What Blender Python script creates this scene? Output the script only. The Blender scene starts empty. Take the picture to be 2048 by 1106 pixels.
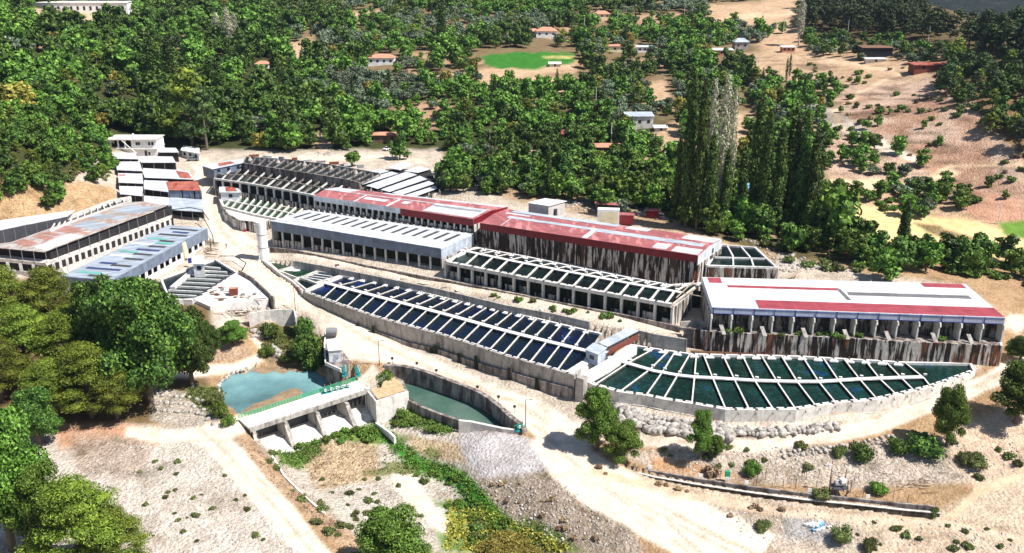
import bpy, math, random
import numpy as np
from mathutils import Vector, noise as mnoise

# ------------------------------------------------------------------ camera, world, sun, exposure
SC = bpy.context.scene
COL = SC.collection
F = 1900.0; CZ = 95.0; PITCH = math.atan(673.0 / 1900.0)
cam_d = bpy.data.cameras.new("camera"); cam = bpy.data.objects.new("camera", cam_d); COL.objects.link(cam)
cam.location = (0, 0, CZ); cam.rotation_euler = (math.pi / 2 - PITCH, 0, 0)
cam_d.sensor_width = 36.0; cam_d.lens = F / 2048.0 * 36.0; cam_d.clip_start = 1.0; cam_d.clip_end = 9000.0
SC.camera = cam
SUN_EL = math.radians(54); SUN_AZ = math.atan2(0.93, -0.36)      # azimuth measured from +Y towards +X
world = bpy.data.worlds.new("World"); SC.world = world; world.use_nodes = True
wn = world.node_tree.nodes; wl = world.node_tree.links
bg = wn.get("Background"); sky = wn.new("ShaderNodeTexSky"); sky.sky_type = 'NISHITA'; sky.sun_disc = False
sky.sun_elevation = SUN_EL; sky.sun_rotation = SUN_AZ; sky.altitude = 300; sky.dust_density = 0.6
wl.new(sky.outputs[0], bg.inputs[0]); bg.inputs[1].default_value = 0.072
sd = bpy.data.lights.new("sun", 'SUN'); sun = bpy.data.objects.new("sun", sd); COL.objects.link(sun)
sd.energy = 5.0; sd.angle = math.radians(0.5); sd.color = (1.0, 0.955, 0.89)
sv = Vector((math.sin(SUN_AZ) * math.cos(SUN_EL), math.cos(SUN_AZ) * math.cos(SUN_EL), math.sin(SUN_EL)))
sun.rotation_euler = sv.to_track_quat('Z', 'Y').to_euler(); sun.location = (60, 0, 200)
SC.view_settings.view_transform = 'Standard'; SC.view_settings.look = 'None'
SC.view_settings.exposure = 0.52; SC.view_settings.gamma = 1.0
try:
    SC.cycles.max_bounces = 5; SC.cycles.diffuse_bounces = 2; SC.cycles.glossy_bounces = 2
    SC.cycles.transmission_bounces = 2; SC.cycles.transparent_max_bounces = 4
except Exception: pass

# ------------------------------------------------------------------ from photo pixel to place in the world
CP, SP = math.cos(PITCH), math.sin(PITCH)
def at(px, py, z):
    a = (px - 1024) / F; b = (553 - py) / F
    rx, ry, rz = a, CP + b * SP, -SP + b * CP
    t = (z - CZ) / rz
    return (rx * t, ry * t, z)
def proj(x, y, z):
    dz = z - CZ; dep = y * CP - dz * SP; u = y * SP + dz * CP
    return 1024 + F * x / dep, 553 - F * u / dep
def at2(px, py, z): return at(px, py, z)[:2]
def pts(lst, z): return [at(p[0], p[1], p[2] if len(p) > 2 else z) for p in lst]
RNG = random.Random(7)

# ------------------------------------------------------------------ materials
MATS = {}
def newmat(name):
    m = bpy.data.materials.new(name); m.use_nodes = True
    nt = m.node_tree; b = nt.nodes.get("Principled BSDF"); MATS[name] = m
    return m, nt.nodes, nt.links, b
def rampnode(N, stops, interp='LINEAR'):
    r = N.new("ShaderNodeValToRGB"); cr = r.color_ramp; cr.interpolation = interp
    while len(cr.elements) < len(stops): cr.elements.new(0.5)
    for e, (p, c) in zip(cr.elements, stops): e.position = p; e.color = (*c, 1)
    return r
def texpos(N, L, scale=(1, 1, 1), rotz=0.0, obj=False):
    if obj:
        g = N.new("ShaderNodeTexCoord"); out = g.outputs["Object"]
    else:
        g = N.new("ShaderNodeNewGeometry"); out = g.outputs["Position"]
    mp = N.new("ShaderNodeMapping"); mp.inputs["Scale"].default_value = scale; mp.inputs["Rotation"].default_value = (0, 0, rotz)
    L.new(out, mp.inputs["Vector"]); return mp.outputs[0]
def noise(N, L, vec, scale, detail=4, rough=0.6):
    n = N.new("ShaderNodeTexNoise"); n.inputs["Scale"].default_value = scale
    n.inputs["Detail"].default_value = detail; n.inputs["Roughness"].default_value = rough
    L.new(vec, n.inputs["Vector"]); return n.outputs["Fac"]
def mixc(N, L, fac, a, b, typ='MIX'):
    m = N.new("ShaderNodeMix"); m.data_type = 'RGBA'; m.blend_type = typ
    for i, v in ((0, fac), (6, a), (7, b)):
        if hasattr(v, "links"): L.new(v, m.inputs[i])
        elif i == 0: m.inputs[0].default_value = v
        else: m.inputs[i].default_value = (*v, 1)
    return m.outputs[2]
def bump(N, L, b, h, strength=0.4, dist=0.2):
    n = N.new("ShaderNodeBump"); n.inputs["Strength"].default_value = strength; n.inputs["Distance"].default_value = dist
    L.new(h, n.inputs["Height"]); L.new(n.outputs[0], b.inputs["Normal"])

def mat_plain(name, c, rough=0.7, metal=0.0, var=0.15, scale=0.6, spec=0.3):
    m, N, L, b = newmat(name)
    v = texpos(N, L); n = noise(N, L, v, scale, 5)
    r = rampnode(N, [(0.3, tuple(x * (1 - var) for x in c)), (0.7, tuple(min(1, x * (1 + var)) for x in c))])
    L.new(n, r.inputs[0]); L.new(r.outputs[0], b.inputs["Base Color"])
    b.inputs["Roughness"].default_value = rough; b.inputs["Metallic"].default_value = metal
    b.inputs["Specular IOR Level"].default_value = spec
    return m
def mat_concrete(name, base, stain, lo=0.45, hi=0.6, xs=0.9, zs=0.13, rust=None, joints=True):
    """weathered concrete: vertical water streaks, blotches, board joints"""
    m, N, L, b = newmat(name)
    v = texpos(N, L, (xs, xs, zs)); n = noise(N, L, v, 1.0, 6, 0.65)
    v2 = texpos(N, L, (1, 1, 1)); n2 = noise(N, L, v2, 0.9, 5)
    r = rampnode(N, [(lo, stain), (hi, base)]); L.new(n, r.inputs[0])
    r2 = rampnode(N, [(0.3, (0.62, 0.6, 0.58)), (0.62, (1, 1, 1))]); L.new(n2, r2.inputs[0])
    c = mixc(N, L, 0.8, r.outputs[0], r2.outputs[0], 'MULTIPLY')
    if rust:
        v3 = texpos(N, L, (0.5, 0.5, 0.1)); n3 = noise(N, L, v3, 0.8, 4)
        r3 = rampnode(N, [(0.56, (0, 0, 0)), (0.64, (1, 1, 1))]); L.new(n3, r3.inputs[0])
        c = mixc(N, L, r3.outputs[0], c, rust)
    L.new(c, b.inputs["Base Color"]); b.inputs["Roughness"].default_value = 0.92
    b.inputs["Specular IOR Level"].default_value = 0.15
    bump(N, L, b, n2, 0.35, 0.15)
    return m
def mat_metal(name, c, ang=0.0, var=0.12, c2=None, lo=0.55, hi=0.62, rough=0.5, period=1.0, spec=0.4):
    """profiled sheet roofing: narrow sheets laid side by side, ribs, patches of wear"""
    m, N, L, b = newmat(name)
    v = texpos(N, L, (1, 1, 1), ang)
    s = N.new("ShaderNodeSeparateXYZ"); L.new(v, s.inputs[0])
    q = N.new("ShaderNodeMath"); q.operation = 'MULTIPLY'; q.inputs[1].default_value = 1.0 / period; L.new(s.outputs[0], q.inputs[0])
    fl = N.new("ShaderNodeMath"); fl.operation = 'FLOOR'; L.new(q.outputs[0], fl.inputs[0])
    wn_ = N.new("ShaderNodeTexWhiteNoise"); wn_.noise_dimensions = '1D'; L.new(fl.outputs[0], wn_.inputs["W"])
    r = rampnode(N, [(0.0, tuple(x * (1 - var) for x in c)), (1.0, tuple(min(0.95, x * (1 + var)) for x in c))]); L.new(wn_.outputs["Value"], r.inputs[0])
    col = r.outputs[0]
    n = noise(N, L, texpos(N, L, (0.35, 1.2, 1), ang), 0.6, 5)
    r0 = rampnode(N, [(0.35, (0.62, 0.59, 0.56)), (0.58, (1, 1, 1))]); L.new(n, r0.inputs[0])
    col = mixc(N, L, 0.7, col, r0.outputs[0], 'MULTIPLY')
    if c2:
        n2 = noise(N, L, texpos(N, L, (0.5, 0.12, 1), ang), 1.0, 3); rr = rampnode(N, [(lo, (0, 0, 0)), (hi, (1, 1, 1))]); L.new(n2, rr.inputs[0])
        col = mixc(N, L, rr.outputs[0], col, c2)
    L.new(col, b.inputs["Base Color"]); b.inputs["Roughness"].default_value = rough
    b.inputs["Specular IOR Level"].default_value = spec
    w = N.new("ShaderNodeTexWave"); w.inputs["Scale"].default_value = 1.6; w.inputs["Distortion"].default_value = 0.0; L.new(v, w.inputs["Vector"])
    bump(N, L, b, w.outputs["Fac"], 0.4, 0.12)
    # lap seams between sheets, dirt running down them
    fr = N.new("ShaderNodeMath"); fr.operation = 'FRACT'; L.new(q.outputs[0], fr.inputs[0]); sr = rampnode(N, [(0.0, (0.62, 0.60, 0.58)), (0.13, (1, 1, 1))]); L.new(fr.outputs[0], sr.inputs[0])
    L.new(mixc(N, L, 0.75, col, sr.outputs[0], 'MULTIPLY'), b.inputs["Base Color"])
    return m
def mat_water(name, c1, c2, scale=0.12, rough=0.12, spec=0.5, c3=None):
    m, N, L, b = newmat(name)
    v = texpos(N, L); n = noise(N, L, v, scale, 4, 0.55)
    st = [(0.4, c1), (0.6, c2)] + ([(0.72, c3)] if c3 else [])
    r = rampnode(N, st); L.new(n, r.inputs[0]); nf = noise(N, L, v, 1.1, 5, 0.7); rf = rampnode(N, [(0.35, (0.55, 0.55, 0.55)), (0.55, (1, 1, 1)), (0.72, (2.2, 2.2, 2.1))]); L.new(nf, rf.inputs[0]); L.new(mixc(N, L, 1.0 if c1[0] < 0.03 else 0.12, r.outputs[0], rf.outputs[0], "MULTIPLY"), b.inputs["Base Color"])
    b.inputs["Roughness"].default_value = rough + 0.12; b.inputs["Specular IOR Level"].default_value = spec * 0.35
    n2 = noise(N, L, v, 3.0, 3); bump(N, L, b, n2, 0.25, 0.08)
    return m
def mat_leaf(name, dark, mid, light, yellow=None, rough=0.6, trans=0.12):
    m, N, L, b = newmat(name)
    g = N.new("ShaderNodeNewGeometry")
    r = rampnode(N, [(0.0, dark), (0.5, mid), (1.0, light)]); L.new(g.outputs["Random Per Island"], r.inputs[0])
    oi = N.new("ShaderNodeObjectInfo")
    hs = N.new("ShaderNodeHueSaturation")
    mr = N.new("ShaderNodeMapRange"); mr.inputs[3].default_value = 0.468; mr.inputs[4].default_value = 0.508; L.new(oi.outputs["Random"], mr.inputs[0])
    mv = N.new("ShaderNodeMapRange"); mv.inputs[3].default_value = 0.6; mv.inputs[4].default_value = 1.7
    n = noise(N, L, texpos(N, L), 0.09, 4); 
    ad = N.new("ShaderNodeMath"); ad.operation = 'ADD'; L.new(n, ad.inputs[0]); L.new(oi.outputs["Random"], ad.inputs[1])
    mv.inputs[1].default_value = 0.3; mv.inputs[2].default_value = 1.6; L.new(ad.outputs[0], mv.inputs[0])
    L.new(mr.outputs[0], hs.inputs["Hue"]); L.new(mv.outputs[0], hs.inputs["Value"]); hs.inputs["Saturation"].default_value = 1.0
    L.new(r.outputs[0], hs.inputs["Color"])
    L.new(hs.outputs[0], b.inputs["Base Color"]); b.inputs["Roughness"].default_value = rough
    b.inputs["Specular IOR Level"].default_value = 0.25
    return m
# ------------------------------------------------------------------ mesh builder and tagging
BASE = {}
def ensure(mats): return [MATS[x] if isinstance(x, str) else x for x in (mats if isinstance(mats, (list, tuple)) else [mats])]
def tag(o, label=None, cat=None, group=None, kind=None):
    if label: o["label"] = label
    if cat: o["category"] = cat
    if group: o["group"] = group
    if kind: o["kind"] = kind
    return o
def thing(name, label, cat, loc, group=None):
    o = bpy.data.objects.new(name, None); COL.objects.link(o); o.location = loc; o.empty_display_size = 0.5
    BASE[o.name] = tuple(loc); return tag(o, label, cat, group)
class MB:
    def __init__(s): s.v = []; s.f = []; s.m = []; s.cur = 0
    def add(s, vs, fs):
        k = len(s.v); s.v.extend([tuple(p) for p in vs]); s.f.extend([tuple(i + k for i in f) for f in fs]); s.m.extend([s.cur] * len(fs)); return s
    def mat(s, i): s.cur = i; return s
    def box(s, c, size, rz=0.0):
        cx, cy, cz = c; a, b_, h = (x / 2 for x in size); co, si = math.cos(rz), math.sin(rz); vs = []
        for z in (-h, h):
            for x, y in ((-a, -b_), (a, -b_), (a, b_), (-a, b_)): vs.append((cx + x * co - y * si, cy + x * si + y * co, cz + z))
        return s.add(vs, [(3, 2, 1, 0), (4, 5, 6, 7), (0, 1, 5, 4), (1, 2, 6, 5), (2, 3, 7, 6), (3, 0, 4, 7)])
    def prism(s, poly, zb, zt):
        n = len(poly); zb = zb if hasattr(zb, '__len__') else [zb] * n; zt = zt if hasattr(zt, '__len__') else [zt] * n
        vs = [(p[0], p[1], z) for p, z in zip(poly, zb)] + [(p[0], p[1], z) for p, z in zip(poly, zt)]
        fs = [tuple(range(n - 1, -1, -1)), tuple(range(n, 2 * n))] + [(i, (i + 1) % n, n + (i + 1) % n, n + i) for i in range(n)]
        return s.add(vs, fs)
    def ribbon(s, line, w, zb, zt, side=0.0):
        """solid wall along a line; side shifts it to the left (+) or right (-) by that share of its width"""
        n = len(line); zb = zb if hasattr(zb, '__len__') else [zb] * n; zt = zt if hasattr(zt, '__len__') else [zt] * n
        L_, R_ = [], []
        for i in range(n):
            a = line[max(i - 1, 0)]; b_ = line[min(i + 1, n - 1)]
            dx, dy = b_[0] - a[0], b_[1] - a[1]; l = math.hypot(dx, dy) or 1; nx, ny = -dy / l, dx / l
            ox, oy = nx * w * side, ny * w * side
            L_.append((line[i][0] + nx * w / 2 + ox, line[i][1] + ny * w / 2 + oy)); R_.append((line[i][0] - nx * w / 2 + ox, line[i][1] - ny * w / 2 + oy))
        vs = []
        for i in range(n): vs += [(*R_[i], zb[i]), (*L_[i], zb[i]), (*L_[i], zt[i]), (*R_[i], zt[i])]
        fs = [(0, 1, 2, 3), tuple(4 * (n - 1) + k for k in (3, 2, 1, 0))]
        for i in range(n - 1):
            a, b_ = 4 * i, 4 * i + 4
            for k in range(4): fs.append((a + k, b_ + k, b_ + (k + 1) % 4, a + (k + 1) % 4))
        return s.add(vs, fs)
    def slab(s, q, th):
        """a sheet of thickness th under the polygon q of 3D points"""
        n = len(q); vs = [(p[0], p[1], p[2] - th) for p in q] + [tuple(p) for p in q]
        return s.add(vs, [tuple(range(n - 1, -1, -1)), tuple(range(n, 2 * n))] + [(i, (i + 1) % n, n + (i + 1) % n, n + i) for i in range(n)])
    def cyl(s, p0, p1, r0, r1=None, n=8, caps=True):
        r1 = r0 if r1 is None else r1; a = Vector(p0); b_ = Vector(p1); d = (b_ - a).normalized()
        u = d.orthogonal().normalized(); w = d.cross(u); vs = []
        for p, r in ((a, r0), (b_, r1)):
            for i in range(n):
                t = 2 * math.pi * i / n; vs.append(tuple(p + u * (r * math.cos(t)) + w * (r * math.sin(t))))
        fs = [(i, (i + 1) % n, n + (i + 1) % n, n + i) for i in range(n)]
        if caps: fs += [tuple(range(n - 1, -1, -1)), tuple(range(n, 2 * n))]
        return s.add(vs, fs)
    def tube(s, line, r, n=6):
        for a, b_ in zip(line[:-1], line[1:]): s.cyl(a, b_, r, r, n)
        return s
    def build(s, name, mats, parent=None, root=None, loc=None):
        me = bpy.data.meshes.new(name); ofs = (0, 0, 0)
        if parent is not None: ofs = BASE[parent.name]
        elif loc is not None: ofs = loc
        me.from_pydata([(x - ofs[0], y - ofs[1], z - ofs[2]) for x, y, z in s.v], [], s.f)
        for m in ensure(mats): me.materials.append(m)
        if any(s.m): me.polygons.foreach_set("material_index", s.m)
        me.update(); o = bpy.data.objects.new(name, me); COL.objects.link(o)
        if parent is not None: o.parent = parent
        else: o.location = ofs
        BASE[o.name] = tuple(ofs); return o
def bil(q, u, v, up=0.0):
    a, b_, c, d = q; r = []
    for k in range(3): r.append((a[k] * (1 - u) + b_[k] * u) * (1 - v) + (d[k] * (1 - u) + c[k] * u) * v)
    r[2] += up; return tuple(r)
def lerp(a, b_, t): return tuple(a[k] * (1 - t) + b_[k] * t for k in range(len(a)))
def along(line, t):
    """point at share t of the length of a 3D or 2D line"""
    ls = [math.dist(a, b_) for a, b_ in zip(line[:-1], line[1:])]; d = t * sum(ls)
    for i, l in enumerate(ls):
        if d <= l or i == len(ls) - 1: return lerp(line[i], line[i + 1], min(1, d / l) if l else 0)
        d -= l

# ------------------------------------------------------------------ the terrain
NU, ND = 740, 760
UU = np.linspace(-0.95, 0.95, NU); D0, D1 = 84.0, 1150.0; LD = np.linspace(math.log(D0), math.log(D1), ND)
CTRL = [  # pixel x, pixel y, height
 (500,515,5.6),(540,545,5.0),(640,620,3.3),(700,660,2.4),(760,700,1.6),(850,740,0.6),(960,790,-0.2),(1050,850,-0.6),(1130,890,-0.7),(1100,805,-0.4),(700,625,2.6),(820,690,1.0),(950,750,0.2),
 (470,495,6.4),(450,460,8.0),(430,410,10.2),(415,370,12.0),(400,325,14.6),(350,300,16.0),(480,318,16.2),(600,322,17.3),(760,322,16.5),(870,345,15.5),(800,300,17.0),(700,300,17.0),
 (600,600,4.0),(560,590,4.8),(500,600,4.8),(440,620,4.2),(540,625,4.0),(450,650,3.6),
 (480,660,1.2),(560,655,-0.5),(600,660,-0.8),(620,700,0.0),(650,640,2.6),(600,720,-2.2),(560,700,-1.8),(520,690,-1.0),(500,665,-0.2),(440,690,0.6),
 (640,740,-2.8),(600,745,-3.8),(500,780,-3.9),(560,790,-3.9),(640,775,-3.8),(450,770,-3.4),(560,800,-3.3),(500,820,-3.1),(620,780,-3.4),(420,740,-2.2),(380,735,-1.0),(470,725,-1.8),(520,710,-1.6),(380,700,0.4),(330,740,0.3),(440,830,-1.2),(400,810,-1.4),(440,790,-2.4),(370,780,-0.8),
 (700,690,1.8),(745,760,0.4),(700,780,0.0),(480,848,-0.5),(430,870,-0.6),(330,870,-0.6),(250,850,-0.4),
 (0,900,-1.0),(120,930,-1.2),(200,800,0.2),(60,800,0.5),(0,700,2.5),(150,700,1.8),(250,650,2.6),(0,600,5.5),(100,600,5.0),(300,600,4.4),
 (300,950,-1.6),(420,930,-1.0),(500,1000,-1.7),(560,1050,-2.2),(620,1106,-2.8),(0,1106,-2.2),(150,1000,-2.0),(300,1060,-2.4),(450,1090,-2.6),
 (520,900,-0.9),(560,970,-1.9),(610,1010,-2.6),(680,1060,-3.2),(720,1100,-3.6),
 (550,905,-5.2),(590,960,-5.4),(650,930,-6.0),(700,880,-5.4),(760,860,-5.6),(740,920,-6.0),(830,930,-6.3),(850,980,-6.6),(900,950,-6.4),(930,1010,-7.0),(960,1050,-7.2),(1050,1095,-7.6),(780,1000,-5.6),(700,1000,-5.2),(740,1060,-5.8),(860,1040,-6.0),(820,1090,-6.4),
 (830,840,-4.2),(900,870,-3.2),(860,890,-4.8),(880,830,-3.6),
 (960,870,-1.0),(940,900,-2.0),(1000,900,-1.2),(1060,920,-1.0),(980,960,-3.2),(1050,970,-2.4),(960,985,-5.0),(1000,1010,-5.6),(1090,1010,-2.8),(1100,1050,-4.6),(1180,1040,-2.8),(1200,1100,-4.4),(1240,1070,-3.2),
 (1160,940,-1.2),(1250,990,-1.8),(1350,1040,-2.5),(1450,1085,-3.0),(1300,1100,-3.2),
 (1200,830,0.6),(1250,840,0.9),(1350,852,0.8),(1454,858,1.0),(1550,856,1.3),(1680,840,1.7),(1780,815,2.0),(1900,780,2.7),(1960,740,3.8),(2000,735,4.0),(2040,740,4.0),
 (1260,870,-0.5),(1400,884,-0.6),(1500,884,-0.5),(1620,872,-0.2),(1750,850,0.4),(1850,815,1.2),(1930,780,2.2),
 (1300,920,-2.2),(1400,930,-2.8),(1500,930,-2.8),(1600,920,-2.4),(1700,915,-2.0),(1800,900,-1.6),(1920,870,-0.6),(2000,800,1.8),(2048,830,1.0),
 (1300,962,-3.0),(1450,988,-3.4),(1600,1006,-3.5),(1750,1020,-3.6),(1880,1030,-4.2),(1600,1060,-4.6),(1800,1090,-5.0),(2040,1100,-5.0),(1960,1000,-4.0),(2040,960,-3.0),(1960,930,-2.4),(1450,1040,-3.4),
 (2020,650,6.0),(2048,600,7.5),(2000,600,9.0),
 (600,515,7.4),(800,555,7.4),(1000,600,7.4),(1200,640,7.4),(1350,672,7.2),(1350,640,7.2),
 (1380,650,6.5),(1700,540,12.6),(1600,535,12.8),(1800,555,12.3),(1500,480,13.4),(1400,470,14.6),(1300,440,15.2),(1200,435,16.0),(1100,415,16.6),(1000,395,16.8),(930,380,17.0),(1600,500,12.4),(1700,500,11.2),(1900,550,10.4),(2000,570,9.0),
 (1300,400,15.4),(1500,430,13.6),(1600,440,12.8),(1450,350,17.0),(1450,300,20.0),(1300,330,18.2),(1200,300,18.6),(1000,320,17.6),(1100,250,21.0),(900,260,20.4),(950,200,25.6),(1060,118,32.6),(980,118,32.6),(1140,118,32.6),(1060,104,34.0),
 (700,250,20.6),(600,260,20.0),(500,260,19.4),(420,270,18.6),(600,180,26.4),(400,200,25.4),(800,130,31.6),(600,100,34.5),(500,60,41.0),(800,60,39.0),(1090,60,39.0),(1300,100,34.0),(1400,60,39.0),(1250,200,25.6),(1350,150,29.0),(600,10,49.0),(1024,2,51.0),(1400,5,50.0),(200,0,54.0),
 (250,235,23.0),(330,240,22.0),(160,20,53.0),(150,60,50.0),
 (220,420,12.4),(140,440,13.4),(60,460,13.0),(0,470,14.0),(230,380,14.8),(190,365,18.5),(120,395,18.0),(40,420,18.4),(0,400,21.0),(210,330,19.0),(150,320,24.6),(60,340,27.0),(200,270,21.6),(120,270,29.0),(0,300,33.0),(80,220,36.0),(0,200,41.0),(160,180,33.0),(60,120,46.0),(0,60,54.0),(260,120,36.0),
 (1750,460,9.8),(1680,430,11.2),(1800,480,9.4),(1950,500,8.8),(2048,490,9.2),(1850,440,10.6),(2000,460,10.2),(1700,380,14.6),(1850,370,14.8),(1900,345,17.0),(1980,440,12.0),(1980,400,15.0),(2048,380,18.0),(2048,440,12.6),
 (1650,340,17.4),(1700,290,21.0),(1600,250,23.4),(1650,200,27.6),(1800,330,18.8),(1850,290,22.6),(1750,220,28.0),(1900,250,28.4),(2048,300,25.0),(2048,200,37.0),(1900,180,34.6),(1750,150,34.4),(1870,140,38.0),(1700,100,38.0),(1800,100,41.6),(1950,110,43.5),(2048,100,48.0),(1600,100,36.0),(1500,130,31.6),(1550,60,41.0),(1700,40,46.0),(1880,62,45.5),
 (1700,8,52.0),(1500,2,51.0),
]
CX = np.array([at(a, b_, z) for a, b_, z in CTRL])
# far beyond the picture: the slope goes on rising, the near ground goes on falling away
extra = [(-600, 1100, 90), (-300, 1000, 74), (0, 1100, 76), (300, 1100, 62), (650, 1100, -10), (-700, 900, 88), (600, 800, 0), (345, 700, 30), (420, 850, 8), (500, 1000, -10), (300, 830, 50), (-80, 98, -3.4), (0, 98, -8.5), (80, 98, -6.5), (-85, 120, -2.6), (90, 120, -5.5)]
CX = np.vstack([CX, np.array(extra, float)])
PU = np.stack([CX[:, 0] / CX[:, 1], np.log(CX[:, 1])], 1)
def phi(r2): return np.sqrt(r2 + 0.0006)
A = phi(((PU[:, None] - PU[None]) ** 2).sum(-1)); n_ = len(PU)
M_ = np.zeros((n_ + 3, n_ + 3)); M_[:n_, :n_] = A - np.eye(n_) * 0.0012; M_[:n_, n_] = 1; M_[:n_, n_ + 1:] = PU; M_[n_:, :n_] = M_[:n_, n_:].T
W_ = np.linalg.solve(M_, np.concatenate([CX[:, 2], np.zeros(3)]))
GU, GL = np.meshgrid(UU, LD); GY = np.exp(GL); GX = GU * GY
GZ = W_[n_] + W_[n_ + 1] * GU + W_[n_ + 2] * GL
for k in range(n_): GZ += W_[k] * phi((GU - PU[k, 0]) ** 2 + (GL - PU[k, 1]) ** 2)
# value noise for the relief and for ragged edges
def vnoise(X, Y, s, seed):
    r = np.random.RandomState(seed); T = r.rand(256, 256); x = X / s + 1000; y = Y / s + 1000
    xi = np.floor(x).astype(int); yi = np.floor(y).astype(int); fx = x - xi; fy = y - yi; fx = fx * fx * (3 - 2 * fx); fy = fy * fy * (3 - 2 * fy)
    g = lambda a, b_: T[a % 256, b_ % 256]
    return (g(xi, yi) * (1 - fx) + g(xi + 1, yi) * fx) * (1 - fy) + (g(xi, yi + 1) * (1 - fx) + g(xi + 1, yi + 1) * fx) * fy - 0.5
def fbm(X, Y, s, seed): return vnoise(X, Y, s, seed) + 0.5 * vnoise(X, Y, s / 2.1, seed + 1) + 0.25 * vnoise(X, Y, s / 4.3, seed + 2)
DZ = GZ - CZ; DEP = GY * CP - DZ * SP; PX = 1024 + F * GX / DEP; PY = 553 - F * (GY * SP + DZ * CP) / DEP
def inside(X, Y, poly):
    c = np.zeros(X.shape, bool); n = len(poly)
    for i in range(n):
        x0, y0 = poly[i][:2]; x1, y1 = poly[(i + 1) % n][:2]
        if y0 == y1: continue
        c ^= ((y0 > Y) != (y1 > Y)) & (X < (x1 - x0) * (Y - y0) / (y1 - y0) + x0)
    return c
def softmask(X, Y, poly, w):
    """1 inside, 0 outside, blending over w each side"""
    P_ = np.array([p[:2] for p in poly], float); m = np.zeros(X.shape, np.float32)
    bb = (X > P_[:, 0].min() - w) & (X < P_[:, 0].max() + w) & (Y > P_[:, 1].min() - w) & (Y < P_[:, 1].max() + w)
    if not bb.any(): return m
    x, y = X[bb], Y[bb]; d = np.full(x.shape, 1e9); n = len(P_)
    for i in range(n):
        a = P_[i]; b_ = P_[(i + 1) % n]; e = b_ - a; L2 = (e ** 2).sum() or 1
        t = np.clip(((x - a[0]) * e[0] + (y - a[1]) * e[1]) / L2, 0, 1); d = np.minimum(d, np.hypot(x - a[0] - t * e[0], y - a[1] - t * e[1]))
    s = np.where(inside(x, y, P_), d, -d); m[bb] = np.clip(0.5 + 0.5 * s / w, 0, 1); return m
def lineband(line, w0, w1=None):
    """polygon round a pixel line, width going from w0 to w1"""
    w1 = w0 if w1 is None else w1; l, r = [], []; n = len(line)
    for i, p in enumerate(line):
        a = line[max(0, i - 1)]; b_ = line[min(n - 1, i + 1)]; dx, dy = b_[0] - a[0], b_[1] - a[1]; L2 = math.hypot(dx, dy) or 1; w = (w0 + (w1 - w0) * i / (n - 1)) / 2
        l.append((p[0] - dy / L2 * w, p[1] + dx / L2 * w)); r.append((p[0] + dy / L2 * w, p[1] - dx / L2 * w))
    return l + r[::-1]
# real outlines shared by the ground and by what is built on it
S1_FRONT = [(523,518),(561,549),(586,566),(608,583),(680,609),(753,634),(820,652),(880,668),(950,690),(1012,711),(1077,729),(1165,754)]
S1_BACK = [(535,519),(610,535),(685,549),(753,561),(799,571),(897,594),(1006,618),(1102,641),(1203,665),(1250,677)]
FAN_FRONT = [(1166,758),(1189,769),(1239,783),(1292,790),(1325,797),(1383,806),(1451,818),(1499,819),(1547,818),(1592,818),(1632,811),(1672,805),(1714,802),(1755,798),(1794,789),(1829,781),(1862,773),(1949,742)]
FAN_BACK = [(1268,690),(1318,698),(1347,702),(1380,707),(1446,709),(1525,710),(1600,712),(1690,717),(1811,724),(1941,726)]
S2_FRONT = [(890,522),(1040,552),(1170,577),(1260,593),(1345,608)]
S2_BACK = [(951,494),(1050,512),(1150,533),(1250,553),(1340,569),(1401,565)]
CANAL_FAR = [(768,729),(795,730),(827,735),(860,745),(895,758),(930,771),(959,783),(980,796),(997,809),(1018,829),(1040,846),(1050,858)]
CANAL_NEAR = [(770,764),(806,790),(842,812),(880,830),(925,843),(965,850),(1035,860)]
TS1, TFAN, TS2, TCAN = 6.0, 4.5, 13.0, 0.2
rough_w = 0.16 * fbm(GX, GY, 9, 3) + 0.10 * vnoise(GX, GY, 2.2, 9)
GZ += rough_w * np.clip((GY - 60) / 100, 0.6, 3.0)
hillm = np.clip((GY - 330) / 150, 0, 1); GZ += hillm * 2.2 * fbm(GX, GY, 45, 21)
stony = softmask(PX, PY, [(1240,905),(1500,905),(1800,880),(2048,870),(2048,960),(1700,960),(1500,965),(1300,935)], 15) + softmask(PX, PY, [(940,960),(1110,950),(1260,1060),(1280,1106),(1100,1106),(1000,1030)], 10) + softmask(PX, PY, [(290,780),(430,770),(450,830),(330,860),(290,820)], 8)
GZ += stony * (0.7 * fbm(GX, GY, 4.5, 31) + 0.35 * vnoise(GX, GY, 1.5, 33))
banks = softmask(PX, PY, [(0,330),(230,370),(235,395),(160,440),(0,470)], 10); GZ += banks * 1.4 * fbm(GX, GY, 7, 41)
# flats and cuts
def cut(poly, z, mode='min'):
    m = inside(GX, GY, poly)
    if mode == 'min': GZ[m] = np.minimum(GZ[m], z)
    elif mode == 'set': GZ[m] = z
cut(pts(S1_FRONT, TS1) + pts(S1_BACK[::-1], TS1), TS1 - 3.2)
cut(pts(FAN_FRONT, TFAN) + pts(FAN_BACK[::-1], TFAN), TFAN - 3.4)
cut([at2(p[0], p[1] + 5, TFAN) for p in FAN_BACK] + [at2(2000, 728, 4.2), at2(2004, 722, 4.2), at2(1800, 713, 4.2), at2(1600, 702, 4.2), at2(1424, 694, 4.2), at2(1375, 690, 4.2), at2(1330, 690, 4.6)], 4.25)
cut([at2(p[0], p[1] + 4, TS1) for p in S1_BACK] + [at2(1268, 700, TS1), at2(1374, 681, 7.7), at2(1270, 660, 7.7), at2(1180, 643, 7.7), at2(1012, 610, 7.7), at2(880, 578, 7.7), at2(753, 552, 7.7), at2(640, 530, 7.7), at2(587, 521, 7.7)], 4.3)
cut([at2(*p, TS2) for p in S2_FRONT + S2_BACK[::-1]], 6.8)
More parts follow.
